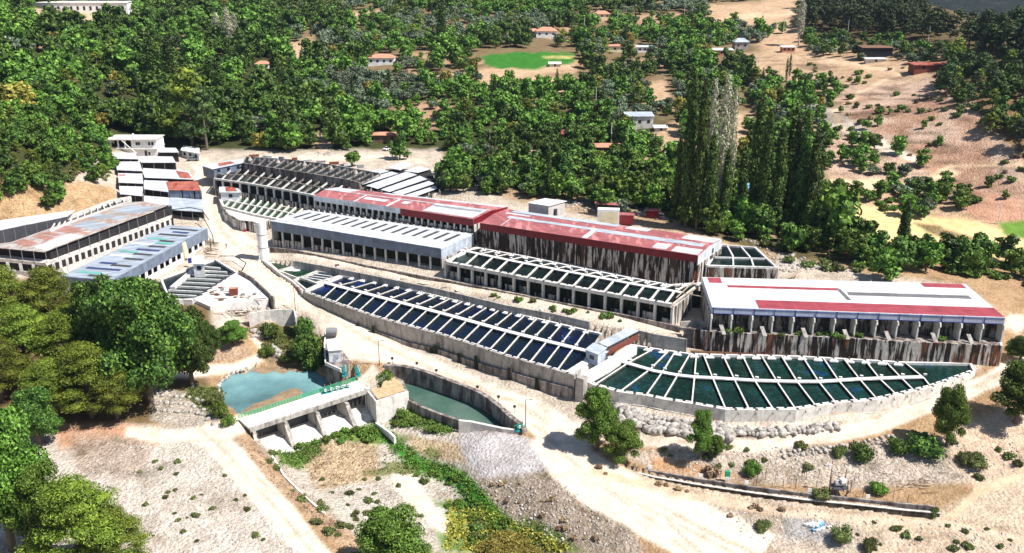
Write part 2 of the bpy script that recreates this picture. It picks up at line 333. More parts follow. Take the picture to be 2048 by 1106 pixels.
cut([at2(*p, TCAN + (0.6 if i < len(CANAL_FAR) else 0)) for i, p in enumerate(CANAL_FAR + CANAL_NEAR[::-1])], -3.9)
POOL = [(432,775),(446,752),(490,742),(525,730),(560,727),(600,731),(640,738),(652,757),(655,775),(700,752),(720,762),(700,778),(620,800),(560,818),(480,840),(452,825),(442,800)]
PC_ = (550, 782); r9 = random.Random(9); PJ = [(lambda q, k: (PC_[0] + (q[0] - PC_[0]) * k, PC_[1] + (q[1] - PC_[1]) * k))(along(POOL + [POOL[0]], i / 44.0), r9.uniform(.88, 1.06)) for i in range(44)]
cut([at2(p[0], p[1], -3.4) for p in PJ], -4.1)
cut([at2(505,885,-5), at2(735,812,-5), at2(738,850,-5), at2(530,905,-5)], -5.4)
cut([at2(770,795,-5), at2(800,850,-5), at2(735,860,-5), at2(735,825,-5)], -5.2)
SMALLCH = [(1245,926),(1300,940),(1400,957),(1500,972),(1600,985),(1700,995),(1800,1006),(1868,1012)]   # far rim of the small channel
cut([at2(p[0], p[1] + 1, -2.4) for p in SMALLCH] + [at2(p[0] + 8, p[1] + 10, -2.4) for p in SMALLCH[::-1]], -4.6)
DZ = GZ - CZ; DEP = GY * CP - DZ * SP; PX = 1024 + F * GX / DEP; PY = 553 - F * (GY * SP + DZ * CP) / DEP
def zat(x, y):
    u = (x / y + 0.95) / 1.9 * (NU - 1); v = (math.log(max(y, 85.0)) - LD[0]) / (LD[-1] - LD[0]) * (ND - 1)
    u = min(max(u, 0), NU - 1.001); v = min(max(v, 0), ND - 1.001); i = int(u); j = int(v); fu = u - i; fv = v - j
    return float((GZ[j, i] * (1 - fu) + GZ[j, i + 1] * fu) * (1 - fv) + (GZ[j + 1, i] * (1 - fu) + GZ[j + 1, i + 1] * fu) * fv)
def ground(px, py):
    """where the line of sight through a photo pixel meets the terrain"""
    a = (px - 1024) / F; b_ = (553 - py) / F; rx, ry, rz = a, CP + b_ * SP, -SP + b_ * CP
    y = np.exp(np.linspace(math.log(104), math.log(1140), 900)); t = y / ry; x = rx * t; z = CZ + rz * t
    u = np.clip((x / y + 0.95) / 1.9 * (NU - 1), 0, NU - 1.001); v = (np.log(y) - LD[0]) / (LD[-1] - LD[0]) * (ND - 1)
    i = u.astype(int); j = v.astype(int); fu = u - i; fv = v - j
    g = (GZ[j, i] * (1 - fu) + GZ[j, i + 1] * fu) * (1 - fv) + (GZ[j + 1, i] * (1 - fu) + GZ[j + 1, i + 1] * fu) * fv
    h = np.nonzero(z <= g)[0]; k = h[0] if len(h) else len(y) - 1
    if k > 0:
        d0, d1 = z[k - 1] - g[k - 1], z[k] - g[k]; s = d0 / (d0 - d1) if d0 != d1 else 0.5
        X = x[k - 1] + (x[k] - x[k - 1]) * s; Y = y[k - 1] + (y[k] - y[k - 1]) * s
    else: X, Y = x[0], y[0]
    return (float(X), float(Y), zat(float(X), float(Y)))

# surface of the ground: what it is made of, area by area (soil, gravel, crushed stone, turf)
ex = 7 * fbm(GX, GY, 6, 51) ; ey = 5 * fbm(GX, GY, 6, 61)
QX, QY = PX + ex, PY + ey
colr = np.zeros(GX.shape + (3,), np.float32); colr[:] = (0.50, 0.34, 0.20)
stone = np.full(GX.shape, 0.5, np.float32)
def paint(poly, c, w=5, st=None, k=1.0, patch=None, raw=False):
    m = softmask(PX if raw else QX, PY if raw else QY, poly, w) * k
    if patch: m = m * np.clip(0.5 + (fbm(GX, GY, patch[0], patch[2] if len(patch) > 2 else 77) - patch[1]) * 6, 0, 1)
    colr[:] = colr * (1 - m[..., None]) + np.array(c, np.float32) * m[..., None]
    if st is not None: stone[:] = stone * (1 - m) + st * m
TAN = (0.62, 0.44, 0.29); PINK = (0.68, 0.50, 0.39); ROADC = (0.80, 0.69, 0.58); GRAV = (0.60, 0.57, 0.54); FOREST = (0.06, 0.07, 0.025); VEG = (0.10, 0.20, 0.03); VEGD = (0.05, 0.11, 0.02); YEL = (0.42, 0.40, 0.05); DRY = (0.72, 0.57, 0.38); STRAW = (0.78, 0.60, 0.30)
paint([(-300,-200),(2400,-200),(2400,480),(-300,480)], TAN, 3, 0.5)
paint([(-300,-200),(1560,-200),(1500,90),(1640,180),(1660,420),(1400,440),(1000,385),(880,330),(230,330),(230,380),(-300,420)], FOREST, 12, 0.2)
paint([(560,-100),(1560,-200),(1500,90),(1640,180),(1640,260),(1300,240),(900,200),(600,150)], (0.24,0.18,0.10), 20, 0.4)
paint([(-300,-200),(1560,-200),(1500,90),(1640,180),(1660,420),(1400,440),(1000,385),(880,330),(230,330),(230,380),(-300,420)], (0.52,0.34,0.22), 12, 0.5, 1.0, (38, 0.30, 5))
for p in [[(560,90),(620,75),(640,110),(570,125)],[(700,25),(760,20),(770,40),(700,50)],[(1410,10),(1600,0),(1610,70),(1560,70),(1470,40),(1400,60)],[(1470,110),(1560,100),(1640,180),(1500,140)],[(1330,160),(1350,220),(1280,210),(1240,180)],[(1375,230),(1260,290),(1330,360),(1380,330)],[(1460,220),(1560,240),(1500,320),(1450,400)],[(620,270),(660,265),(665,310),(635,310)],[(860,320),(960,330),(940,350),(870,340)],[(1100,0),(1300,0),(1300,12),(1130,12)],[(860,150),(1040,128),(1150,125),(1150,145),(1060,150),(990,170)],[(1040,150),(1180,160),(1180,190),(1030,190)],[(440,60),(470,85),(450,110)],[(90,300),(120,300),(118,330),(95,325)],[(100,345),(150,350),(130,370)]]: paint(p, TAN, 6, 0.4)
paint([(1610,-60),(2400,-60),(2400,330),(2048,290),(1950,240),(1880,180),(1860,130),(1750,100),(1610,95)], (0.16,0.12,0.06), 14, 0.4)
paint([(1870,150),(2048,120),(2048,320),(1960,250)], (0.30,0.20,0.11), 16, 0.5)
paint([(-300,200),(200,250),(235,380),(160,440),(0,470),(-300,480)], (0.60,0.40,0.20), 6, 0.9)
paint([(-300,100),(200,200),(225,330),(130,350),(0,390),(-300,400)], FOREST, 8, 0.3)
paint([(1640,180),(1900,150),(2048,330),(2048,440),(1900,400),(1640,340)], PINK, 8, 0.7)
paint([(1660,200),(1900,180),(2048,340),(2048,400),(1800,330)], (0.52,0.31,0.21), 8, 0.8, 0.8, (26, 0.0, 12))
paint([(1890,345),(1960,380),(2048,400),(2048,450),(1950,440),(1900,400)], (0.62,0.36,0.25), 5, 0.35)
paint([(1580,200),(1640,205),(1740,260),(1755,275),(1690,265),(1620,240)], (0.62,0.55,0.47), 3, 0.5)
paint([(1690,262),(1760,275),(1850,320),(1840,330),(1740,290)], ROADC, 3, 0.1)
paint([(1640,420),(1720,410),(1860,432),(1950,440),(2060,480),(2060,520),(1950,520),(1800,500),(1700,480),(1620,500)], STRAW, 4, 0.05)
paint([(1830,445),(1880,452),(1930,470),(1960,480),(1900,480),(1850,462)], (0.36,0.27,0.14), 3, 0.7)
paint([(1990,445),(2060,440),(2060,482),(2010,470)], (0.16,0.30,0.05), 3, 0.0)
paint([(1640,360),(1700,358),(1850,362),(1900,335),(1920,345),(1880,372),(1760,385),(1640,382)], (0.76,0.60,0.40), 3, 0.15)
paint([(965,112),(1030,104),(1150,106),(1148,126),(1060,138),(1000,138),(968,128)], (0.045,0.19,0.025), 2, 0.0)
paint([(1085,112),(1150,112),(1140,118),(1095,118)], (0.45,0.42,0.15), 2, 0.0)
paint([(190,205),(280,200),(330,210),(300,235),(230,225)], (0.10,0.24,0.03), 4, 0.1)
paint([(60,18),(255,22),(250,45),(120,40),(60,30)], (0.62,0.48,0.33), 3, 0.3)
paint([(1330,425),(1440,440),(1600,490),(1700,530),(1600,520),(1500,500),(1400,465)], (0.14,0.12,0.06), 6, 0.4)
paint([(540,320),(900,320),(900,345),(1040,385),(1200,400),(1340,440),(1420,480),(1560,510),(1700,545),(1850,560),(1900,575),(1400,560),(1000,420),(870,350)], (0.52,0.38,0.24), 5, 0.6)
paint([(1560,510),(1600,520),(1720,545),(1730,560),(1560,560),(1550,530)], (0.62,0.60,0.57), 3, 0.6)
paint([(880,330),(940,335),(900,345)], STRAW, 4, 0.1)
# the farm's own made ground
paint([(225,300),(880,300),(900,340),(1020,400),(1420,480),(1560,530),(1930,570),(2020,640),(1960,740),(1300,840),(1120,850),(760,720),(560,640),(420,660),(300,560),(0,560),(0,450)], (0.66,0.58,0.49), 5, 0.5)
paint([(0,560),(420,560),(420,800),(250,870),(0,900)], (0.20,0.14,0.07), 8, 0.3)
paint([(-300,330),(60,370),(160,365),(225,372),(236,398),(160,432),(60,455),(-300,480)], (0.66,0.46,0.27), 5, 0.9)
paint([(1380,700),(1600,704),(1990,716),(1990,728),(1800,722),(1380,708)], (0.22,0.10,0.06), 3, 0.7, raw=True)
# foreground
paint([(-200,860),(250,850),(430,860),(540,1000),(660,1106),(660,1300),(-200,1300)], (0.80,0.73,0.66), 5, 0.7)
paint([(100,850),(240,845),(330,870),(330,890),(220,880),(120,900)], (0.60,0.36,0.24), 8, 0.3)
paint([(150,870),(300,880),(280,960),(150,950)], (0.58,0.46,0.38), 10, 0.9, 0.8)
paint([(460,870),(520,875),(600,960),(760,1106),(700,1106),(560,980)], (0.60,0.43,0.29), 5, 0.6)
paint([(500,860),(760,800),(960,870),(940,920),(1000,960),(1100,1106),(760,1106),(620,1000),(530,910)], (0.76,0.70,0.62), 5, 0.8)
paint([(620,880),(750,880),(760,960),(640,980),(600,930)], DRY, 8, 0.8)
paint([(820,870),(930,890),(935,925),(880,920),(820,900)], DRY, 4, 0.8)
paint([(1100,900),(1250,935),(1400,965),(1880,1020),(2060,930),(2060,1300),(1450,1300),(1400,1020),(1200,940)], (0.76,0.62,0.48), 8, 0.6)
paint([(1240,905),(1500,900),(1800,880),(2048,870),(2060,960),(1700,975),(1500,965),(1300,935)], (0.72,0.63,0.54), 6, 0.95)
paint([(1180,800),(1300,824),(1454,842),(1640,832),(1800,808),(1900,775),(1940,760),(1900,800),(1700,846),(1454,866),(1300,850),(1200,830)], (0.74,0.66,0.57), 4, 0.5)
paint([(1235,830),(1300,846),(1400,862),(1520,868),(1680,846),(1680,866),(1520,884),(1400,880),(1240,866)], (0.20,0.15,0.12), 4, 0.8)  # dark band paints the shade in the gaps between the boulders
paint([(1300,910),(1400,925),(1500,955),(1300,940)], (0.62,0.38,0.22), 6, 0.6)
paint([(1890,860),(2060,800),(2060,1000),(1960,980),(1900,920)], (0.74,0.58,0.44), 12, 0.5)
paint([(1380,1010),(1560,1000),(1700,1040),(1740,1106),(1560,1106)], (0.70,0.62,0.54), 10, 0.8, 0.8)
paint([(1560,1020),(1640,1020),(1660,1080),(1570,1080)], (0.52,0.50,0.50), 6, 0.8)
paint([(920,860),(1020,862),(1110,900),(1100,960),(960,960),(920,900)], (0.66,0.64,0.66), 5, 0.6)
paint([(950,960),(1110,940),(1270,1060),(1290,1110),(1120,1110),(1000,1030)], (0.52,0.44,0.36), 6, 1.0)
paint([(950,975),(1060,955),(1160,1010),(1230,1080),(1100,1050),(1000,1010)], (0.50,0.34,0.24), 6, 0.8, 0.7, (9, 0.0, 15))
# the river valley: plants, silt, sand
VEG = (0.16, 0.23, 0.06)
paint([(545,895),(640,875),(640,905),(600,940),(560,930)], VEG, 5, 0.1)
paint([(640,855),(740,850),(790,870),(760,890),(680,880)], VEG, 4, 0.1)
paint([(770,820),(830,812),(910,850),(900,868),(830,850),(780,850)], VEG, 4, 0.2)
paint([(770,860),(830,870),(880,900),(940,930),(950,985),(900,970),(840,950),(780,955),(710,955),(760,920),(790,900)], (0.20,0.22,0.07), 6, 0.3, 0.9, (7, -0.05, 33))
paint(lineband([(742,852),(775,872),(800,900),(850,935),(905,950),(945,985),(985,1035),(1050,1090)], 24, 46), (0.05,0.24,0.03), 6, 0.05)
paint([(860,1000),(960,1000),(1060,1106),(880,1106)], (0.10,0.24,0.04), 8, 0.1, 0.9, (9, -0.1, 43))
paint([(900,1020),(960,1010),(1040,1060),(1160,1106),(880,1106)], YEL, 7, 0.1, 0.9, (10, -0.05, 19))
paint([(1040,1030),(1120,1060),(1170,1106),(1060,1106)], (0.13,0.19,0.04), 6, 0.1)
paint([(785,945),(830,950),(870,1010),(905,1050),(895,1075),(850,1040),(790,980)], (0.74,0.66,0.55), 3, 0.1)
paint([(380,770),(440,775),(455,830),(440,845),(420,820),(370,790)], VEG, 5, 0.2, 0.9)
paint([(310,775),(400,790),(445,845),(380,865),(300,840)], (0.66,0.60,0.52), 4, 1.0)
paint([(500,650),(600,640),(650,700),(650,730),(560,725),(540,690)], (0.15,0.15,0.05), 5, 0.5)
paint([(520,700),(560,690),(600,720),(580,735),(540,730)], (0.30,0.24,0.16), 4, 0.6)
paint([(380,690),(450,680),(500,690),(500,715),(400,730)], (0.60,0.44,0.32), 6, 0.8)
paint([(690,725),(720,735),(730,750),(700,745)], (0.52,0.38,0.22), 3, 0.5)
# crushed-stone tracks
ROADS = [
 lineband([(400,322),(412,345),(420,375),(430,420),(440,455),(462,485),(500,512),(545,545),(590,585)], 36, 74),
 [(490,520),(540,540),(585,580),(618,606),(700,640),(760,672),(880,722),(960,757),(1030,785),(1100,815),(1140,838),(1200,855),(1180,900),(1110,905),(1060,862),(1000,812),(900,760),(830,735),(760,725),(690,720),(660,690),(640,650),(600,618),(540,600)],
 lineband([(480,845),(600,815),(720,778),(760,745)], 34, 40),
 lineband([(485,848),(430,868),(340,875),(250,865)], 40, 20),
 lineband([(400,860),(455,905),(520,980),(580,1050),(640,1130)], 50, 62),
 lineband([(1090,860),(1130,915),(1200,970),(1300,1020),(1400,1070),(1520,1130)], 80, 130),
 lineband([(1180,862),(1260,876),(1400,888),(1520,888),(1640,874),(1760,850),(1850,815),(1940,780),(2010,745),(2080,720)], 26, 34),
 lineband([(1180,940),(1350,985),(1500,1015),(1700,1035),(1900,1050),(2080,1090)], 18, 16),
 lineband([(1900,1040),(1960,985),(2070,935)], 14, 22),
 lineband([(340,740),(400,742),(470,738),(520,715),(528,695),(505,668)], 26, 12),
 [(590,512),(760,548),(1000,596),(1220,650),(1350,668),(1370,664),(1280,640),(1150,612),(1000,582),(850,556),(700,526),(600,500)],
 lineband([(2015,640),(2048,650)], 30, 40),
 [(470,318),(700,322),(780,318),(860,330),(850,318),(760,310),(560,312)],
 [(440,610),(500,590),(590,590),(600,612),(500,615),(440,650)],
]
for i, r in enumerate(ROADS): paint(r, ROADC if i not in (7, 8) else (0.70, 0.52, 0.36), 4, 0.08 if i < 10 else 0.3)
RUTS = [[(400,322),(412,345),(420,375),(430,420),(440,455),(462,485),(500,512),(545,545),(590,585),(640,620),(720,670),(830,722),(930,765),(1030,805),(1090,840)], [(480,845),(600,815),(720,778),(760,745)], [(400,860),(455,905),(520,980),(580,1050),(640,1130)], [(1090,860),(1130,915),(1200,970),(1300,1020),(1400,1070),(1520,1130)], [(1180,862),(1260,876),(1400,888),(1520,888),(1640,874),(1760,850),(1850,815),(1940,780),(2010,745)], [(1180,940),(1350,985),(1500,1015),(1700,1035),(1900,1050),(2080,1090)], [(1070,850),(1180,960),(1330,1060),(1400,1130)]]
for l_ in RUTS:
    for o_, c_ in ((-9, (0.66, 0.54, 0.43)), (0, (0.70, 0.58, 0.46)), (10, (0.64, 0.52, 0.42))):
        paint(lineband([(p[0] + o_ * .7, p[1] + o_ * .5 * (1 if l_[0][1] < 900 else .4)) for p in l_], 4, 6), c_, 3, 0.25, 0.75, (14, -0.15, 60 + o_))
    paint(lineband([(p[0] + 15, p[1] - 9) for p in l_], 6, 8), (0.50, 0.40, 0.28), 4, 0.8, 0.5, (8, 0.12, 68))
for l in [[(1430,60),(1470,35),(1600,25)],[(1670,225),(1720,185),(1800,145),(1890,130)],[(1690,262),(1670,225)],[(1900,330),(2048,330)],[(1860,350),(1900,332)],[(1800,145),(1740,135),(1640,118)],[(1870,115),(1890,100)]]: paint(lineband(l, 7, 9), (0.70, 0.52, 0.35), 3, 0.1)
hm = softmask(QX, QY, [(1480,100),(1870,140),(1960,240),(2400,330),(2400,440),(1900,400),(1640,345),(1640,185)], 12); st_ = np.clip((vnoise(GX / 5.0 + 0.4 * GZ, GY * 0.4 + GZ * 2.2, 2.6, 88) + .5 * fbm(GX, GY, 14, 89) - 0.12) * 5, 0, 1) * hm
colr *= (1 - 0.42 * st_[..., None])
# dry plant cover and dark soil flecks everywhere on waste ground
fl = np.clip((fbm(GX, GY, 5, 91) - 0.28) * 8, 0, 1) * np.clip(stone, 0, 1) * 0.55
colr *= (1 - 0.45 * fl[..., None]); colr[..., 1] += 0.02 * fl

me = bpy.data.meshes.new("ground")
co = np.stack([GX, GY, GZ], -1).reshape(-1, 3).astype(np.float32)
ii = np.arange(NU * ND).reshape(ND, NU); quads = np.stack([ii[:-1, :-1], ii[:-1, 1:], ii[1:, 1:], ii[1:, :-1]], -1).reshape(-1, 4)
def mesh_from(me, co, quads):
    k = quads.shape[1]; me.vertices.add(len(co)); me.vertices.foreach_set("co", co.astype(np.float32).ravel())
    me.loops.add(quads.size); me.loops.foreach_set("vertex_index", quads.astype(np.int32).ravel())
    me.polygons.add(len(quads)); me.polygons.foreach_set("loop_start", np.arange(0, quads.size, k, dtype=np.int32))
    try: me.polygons.foreach_set("loop_total", np.full(len(quads), k, dtype=np.int32))
    except Exception: pass
    me.update(calc_edges=True)
mesh_from(me, co, quads); me.polygons.foreach_set("use_smooth", np.ones(len(quads), bool))
ca = me.attributes.new("soil", 'FLOAT_COLOR', 'POINT'); ca.data.foreach_set("color", np.concatenate([colr.reshape(-1, 3), stone.reshape(-1, 1)], 1).astype(np.float32).ravel())
def mat_ground():
    m, N, L, b = newmat("ground")
    at_ = N.new("ShaderNodeAttribute"); at_.attribute_name = "soil"; c = at_.outputs["Color"]; st = at_.outputs["Alpha"]
    v = texpos(N, L)
    n1 = noise(N, L, v, 0.35, 6, 0.7); r1 = rampnode(N, [(0.3, (0.74, 0.70, 0.66)), (0.62, (1.08, 1.06, 1.04))]); L.new(n1, r1.inputs[0])
    c = mixc(N, L, 1.0, c, r1.outputs[0], 'MULTIPLY')
    n0 = noise(N, L, v, 0.11, 8, 0.72); r0 = rampnode(N, [(0.34, (0.50, 0.46, 0.38)), (0.46, (0.95, 0.94, 0.92)), (0.6, (1.05, 1.05, 1.05))]); L.new(n0, r0.inputs[0])
    c = mixc(N, L, st, c, mixc(N, L, 1.0, c, r0.outputs[0], 'MULTIPLY'))
    n2 = noise(N, L, v, 1.7, 5, 0.75); r2 = rampnode(N, [(0.30, (0.20, 0.17, 0.13)), (0.44, (0.80, 0.77, 0.74)), (0.56, (1.0, 1.0, 1.0)), (0.72, (1.35, 1.36, 1.38))]); L.new(n2, r2.inputs[0])
    c = mixc(N, L, st, c, mixc(N, L, 1.0, c, r2.outputs[0], 'MULTIPLY'))
    vo = N.new("ShaderNodeTexVoronoi"); vo.inputs["Scale"].default_value = 1.5; L.new(v, vo.inputs["Vector"])
    rv = rampnode(N, [(0.0, (0.78, 0.76, 0.74)), (0.5, (1.05, 1.05, 1.05)), (1.0, (1.25, 1.24, 1.22))]); L.new(vo.outputs["Color"], rv.inputs[0])
    c = mixc(N, L, st, c, mixc(N, L, 0.8, c, rv.outputs[0], 'MULTIPLY'))
    L.new(c, b.inputs["Base Color"]); b.inputs["Roughness"].default_value = 0.95; b.inputs["Specular IOR Level"].default_value = 0.1
    ad = N.new("ShaderNodeMath"); ad.operation = 'SUBTRACT'; L.new(n2, ad.inputs[0]); mm = N.new("ShaderNodeMath"); mm.operation = 'MULTIPLY'; mm.inputs[1].default_value = 0.6; L.new(vo.outputs["Distance"], mm.inputs[0]); L.new(mm.outputs[0], ad.inputs[1])
    mu = N.new("ShaderNodeMath"); mu.operation = 'MULTIPLY'; L.new(ad.outputs[0], mu.inputs[0]); a2 = N.new("ShaderNodeMath"); a2.operation = 'ADD'; a2.inputs[1].default_value = 0.12; L.new(st, a2.inputs[0]); L.new(a2.outputs[0], mu.inputs[1])
    bump(N, L, b, mu.outputs[0], 0.9, 0.9)
    return m
mat_ground(); me.materials.append(MATS["ground"])
go = bpy.data.objects.new("ground", me); COL.objects.link(go); tag(go, kind="structure"); 
# far mountain side seen past the ridge
fu = np.linspace(-1, 1, 90); fr = np.linspace(0, 1, 30); FU, FR = np.meshgrid(fu, fr)
FX = FU * 1500 + 350; FY = 1500 + FR * 900 + 60 * FU; FZ = -30 + 330 * FR + 30 * fbm(FX, FY, 160, 5) + 6 * fbm(FX, FY, 30, 6)
mf = bpy.data.meshes.new("hills"); k2 = np.arange(90 * 30).reshape(30, 90)
mesh_from(mf, np.stack([FX, FY, FZ], -1).reshape(-1, 3), np.stack([k2[:-1, :-1], k2[:-1, 1:], k2[1:, 1:], k2[1:, :-1]], -1).reshape(-1, 4))
m, N, L, b = newmat("hills"); nn = noise(N, L, texpos(N, L), 0.045, 8, 0.75)
r = rampnode(N, [(0.35, (0.004, 0.009, 0.006)), (0.55, (0.012, 0.022, 0.012)), (0.78, (0.09, 0.08, 0.06))]); L.new(nn, r.inputs[0]); L.new(r.outputs[0], b.inputs["Base Color"]); b.inputs["Roughness"].default_value = 1; bump(N, L, b, nn, 1.0, 12)
mf.materials.append(m); ho = bpy.data.objects.new("hills", mf); COL.objects.link(ho); tag(ho, kind="structure")
# ------------------------------------------------------------------ farm materials
mat_concrete("concrete_grey", (0.50, 0.47, 0.43), (0.22, 0.20, 0.18), 0.32, 0.52)
mat_concrete("concrete_pale", (0.80, 0.77, 0.72), (0.50, 0.46, 0.42), 0.30, 0.50)
mat_concrete("concrete_white", (0.88, 0.86, 0.83), (0.62, 0.60, 0.57), 0.25, 0.42)
mat_concrete("concrete_stained", (0.62, 0.58, 0.53), (0.055, 0.045, 0.035), 0.46, 0.53, 1.1, 0.10)
mat_concrete("concrete_streaked", (0.60, 0.55, 0.50), (0.045, 0.032, 0.026), 0.50, 0.56, 1.3, 0.11, rust=(0.10, 0.06, 0.045))
mat_concrete("concrete_rusty", (0.60, 0.56, 0.51), (0.04, 0.03, 0.025), 0.49, 0.555, 1.1, 0.10, rust=(0.22, 0.09, 0.05))
mat_concrete("concrete_moss_shade", (0.055, 0.05, 0.04), (0.018, 0.03, 0.012), 0.45, 0.55, 0.8, 0.3)  # green moss, plus near-black standing in for shade inside recesses
mat_concrete("concrete_wet_shade", (0.13, 0.12, 0.10), (0.04, 0.04, 0.03), 0.4, 0.6)
mat_concrete("concrete_bay", (0.34, 0.31, 0.28), (0.05, 0.042, 0.035), 0.46, 0.56, 0.8, 0.25)
mat_concrete("concrete_canal", (0.42, 0.38, 0.35), (0.13, 0.10, 0.09), 0.42, 0.60, 0.7, 0.18)
mat_plain("gap_shade", (0.03, 0.028, 0.03), 0.9)  # near-black colour stands in for shade behind openings and under eaves
mat_plain("white_paint", (0.86, 0.86, 0.86), 0.6)
mat_plain("cream_paint", (0.85, 0.74, 0.50), 0.7)
mat_plain("red_paint", (0.40, 0.03, 0.03), 0.5)
mat_plain("red_tile", (0.60, 0.28, 0.18), 0.8)
mat_plain("green_paint", (0.02, 0.30, 0.14), 0.4)
mat_plain("teal_paint", (0.03, 0.30, 0.32), 0.4)
mat_plain("blue_paint", (0.03, 0.06, 0.30), 0.5)
mat_plain("blue_tarp", (0.18, 0.42, 0.65), 0.6)
mat_plain("green_tarp", (0.14, 0.42, 0.35), 0.6)
mat_plain("steel_grey", (0.25, 0.25, 0.26), 0.5)
mat_plain("steel_dark", (0.07, 0.07, 0.08), 0.5)
mat_plain("rusty_steel", (0.20, 0.06, 0.04), 0.8)
mat_plain("glass_dark", (0.02, 0.025, 0.03), 0.15)
mat_plain("wood_grey", (0.42, 0.34, 0.26), 0.9)
mat_plain("wood_brown", (0.20, 0.11, 0.07), 0.9)
mat_plain("block_wall", (0.55, 0.52, 0.50), 0.9)
mat_plain("bark", (0.16, 0.12, 0.09), 0.95)
mat_plain("bark_pale", (0.50, 0.46, 0.40), 0.9)
mat_plain("rubber_black", (0.02, 0.02, 0.02), 0.6)
AG = -0.46; AR = 0.0
mat_metal("metal_pale_blue", (0.55, 0.62, 0.72), AG, 0.10)
mat_metal("metal_blue_grey", (0.20, 0.25, 0.34), AG, 0.12)
mat_metal("metal_white", (0.72, 0.75, 0.79), AG, 0.10)
mat_metal("metal_white_e", (0.84, 0.85, 0.86), 0.0, 0.05)
mat_metal("metal_red", (0.46, 0.15, 0.15), AG, 0.14, (0.60, 0.26, 0.25))
mat_metal("metal_red_e", (0.42, 0.075, 0.095), 0.0, 0.08)
mat_metal("metal_dark_red", (0.24, 0.012, 0.018), AG, 0.08)
mat_metal("metal_grey_e", (0.20, 0.20, 0.21), 0.0, 0.1)
mat_metal("metal_lightblue_e", (0.55, 0.60, 0.75), 0.0, 0.06)
mat_metal("metal_west", (0.50, 0.46, 0.43), 0.95, 0.25, (0.42, 0.27, 0.22), 0.52, 0.60)
mat_metal("metal_west_blue", (0.42, 0.48, 0.56), 0.95, 0.15)
mat_metal("metal_stack", (0.72, 0.75, 0.80), 0.1, 0.08)
mat_metal("metal_faded_red", (0.48, 0.24, 0.20), 0.95, 0.2, (0.36, 0.20, 0.16))
mat_metal("metal_rust_red", (0.50, 0.16, 0.11), 0.1, 0.15, (0.32, 0.06, 0.04))
mat_water("water_blue", (0.003, 0.010, 0.014), (0.003, 0.009, 0.034), 0.09, 0.10, 0.4, (0.006, 0.03, 0.13))
mat_water("water_dark", (0.004, 0.009, 0.009), (0.006, 0.018, 0.016), 0.10, 0.10, 0.4, (0.012, 0.04, 0.03))
mat_water("water_fan", (0.005, 0.020, 0.014), (0.008, 0.040, 0.034), 0.11, 0.10, 0.4, (0.010, 0.050, 0.19))
mat_water("water_green", (0.010, 0.045, 0.020), (0.015, 0.055, 0.025), 0.10, 0.12, 0.4)
mat_water("water_pool", (0.08, 0.16, 0.17), (0.16, 0.31, 0.33), 0.055, 0.14, 0.4, (0.24, 0.42, 0.43))
mat_water("water_canal", (0.05, 0.11, 0.085), (0.10, 0.16, 0.13), 0.09, 0.10, 0.4)
mat_plain("foam", (0.80, 0.86, 0.86), 0.6)

def P3(px, py, z): return at(px, py, z)
def to2(l): return [p[:2] for p in l]
def interp_line(line, n): return [along(line, i / (n - 1)) for i in range(n)]

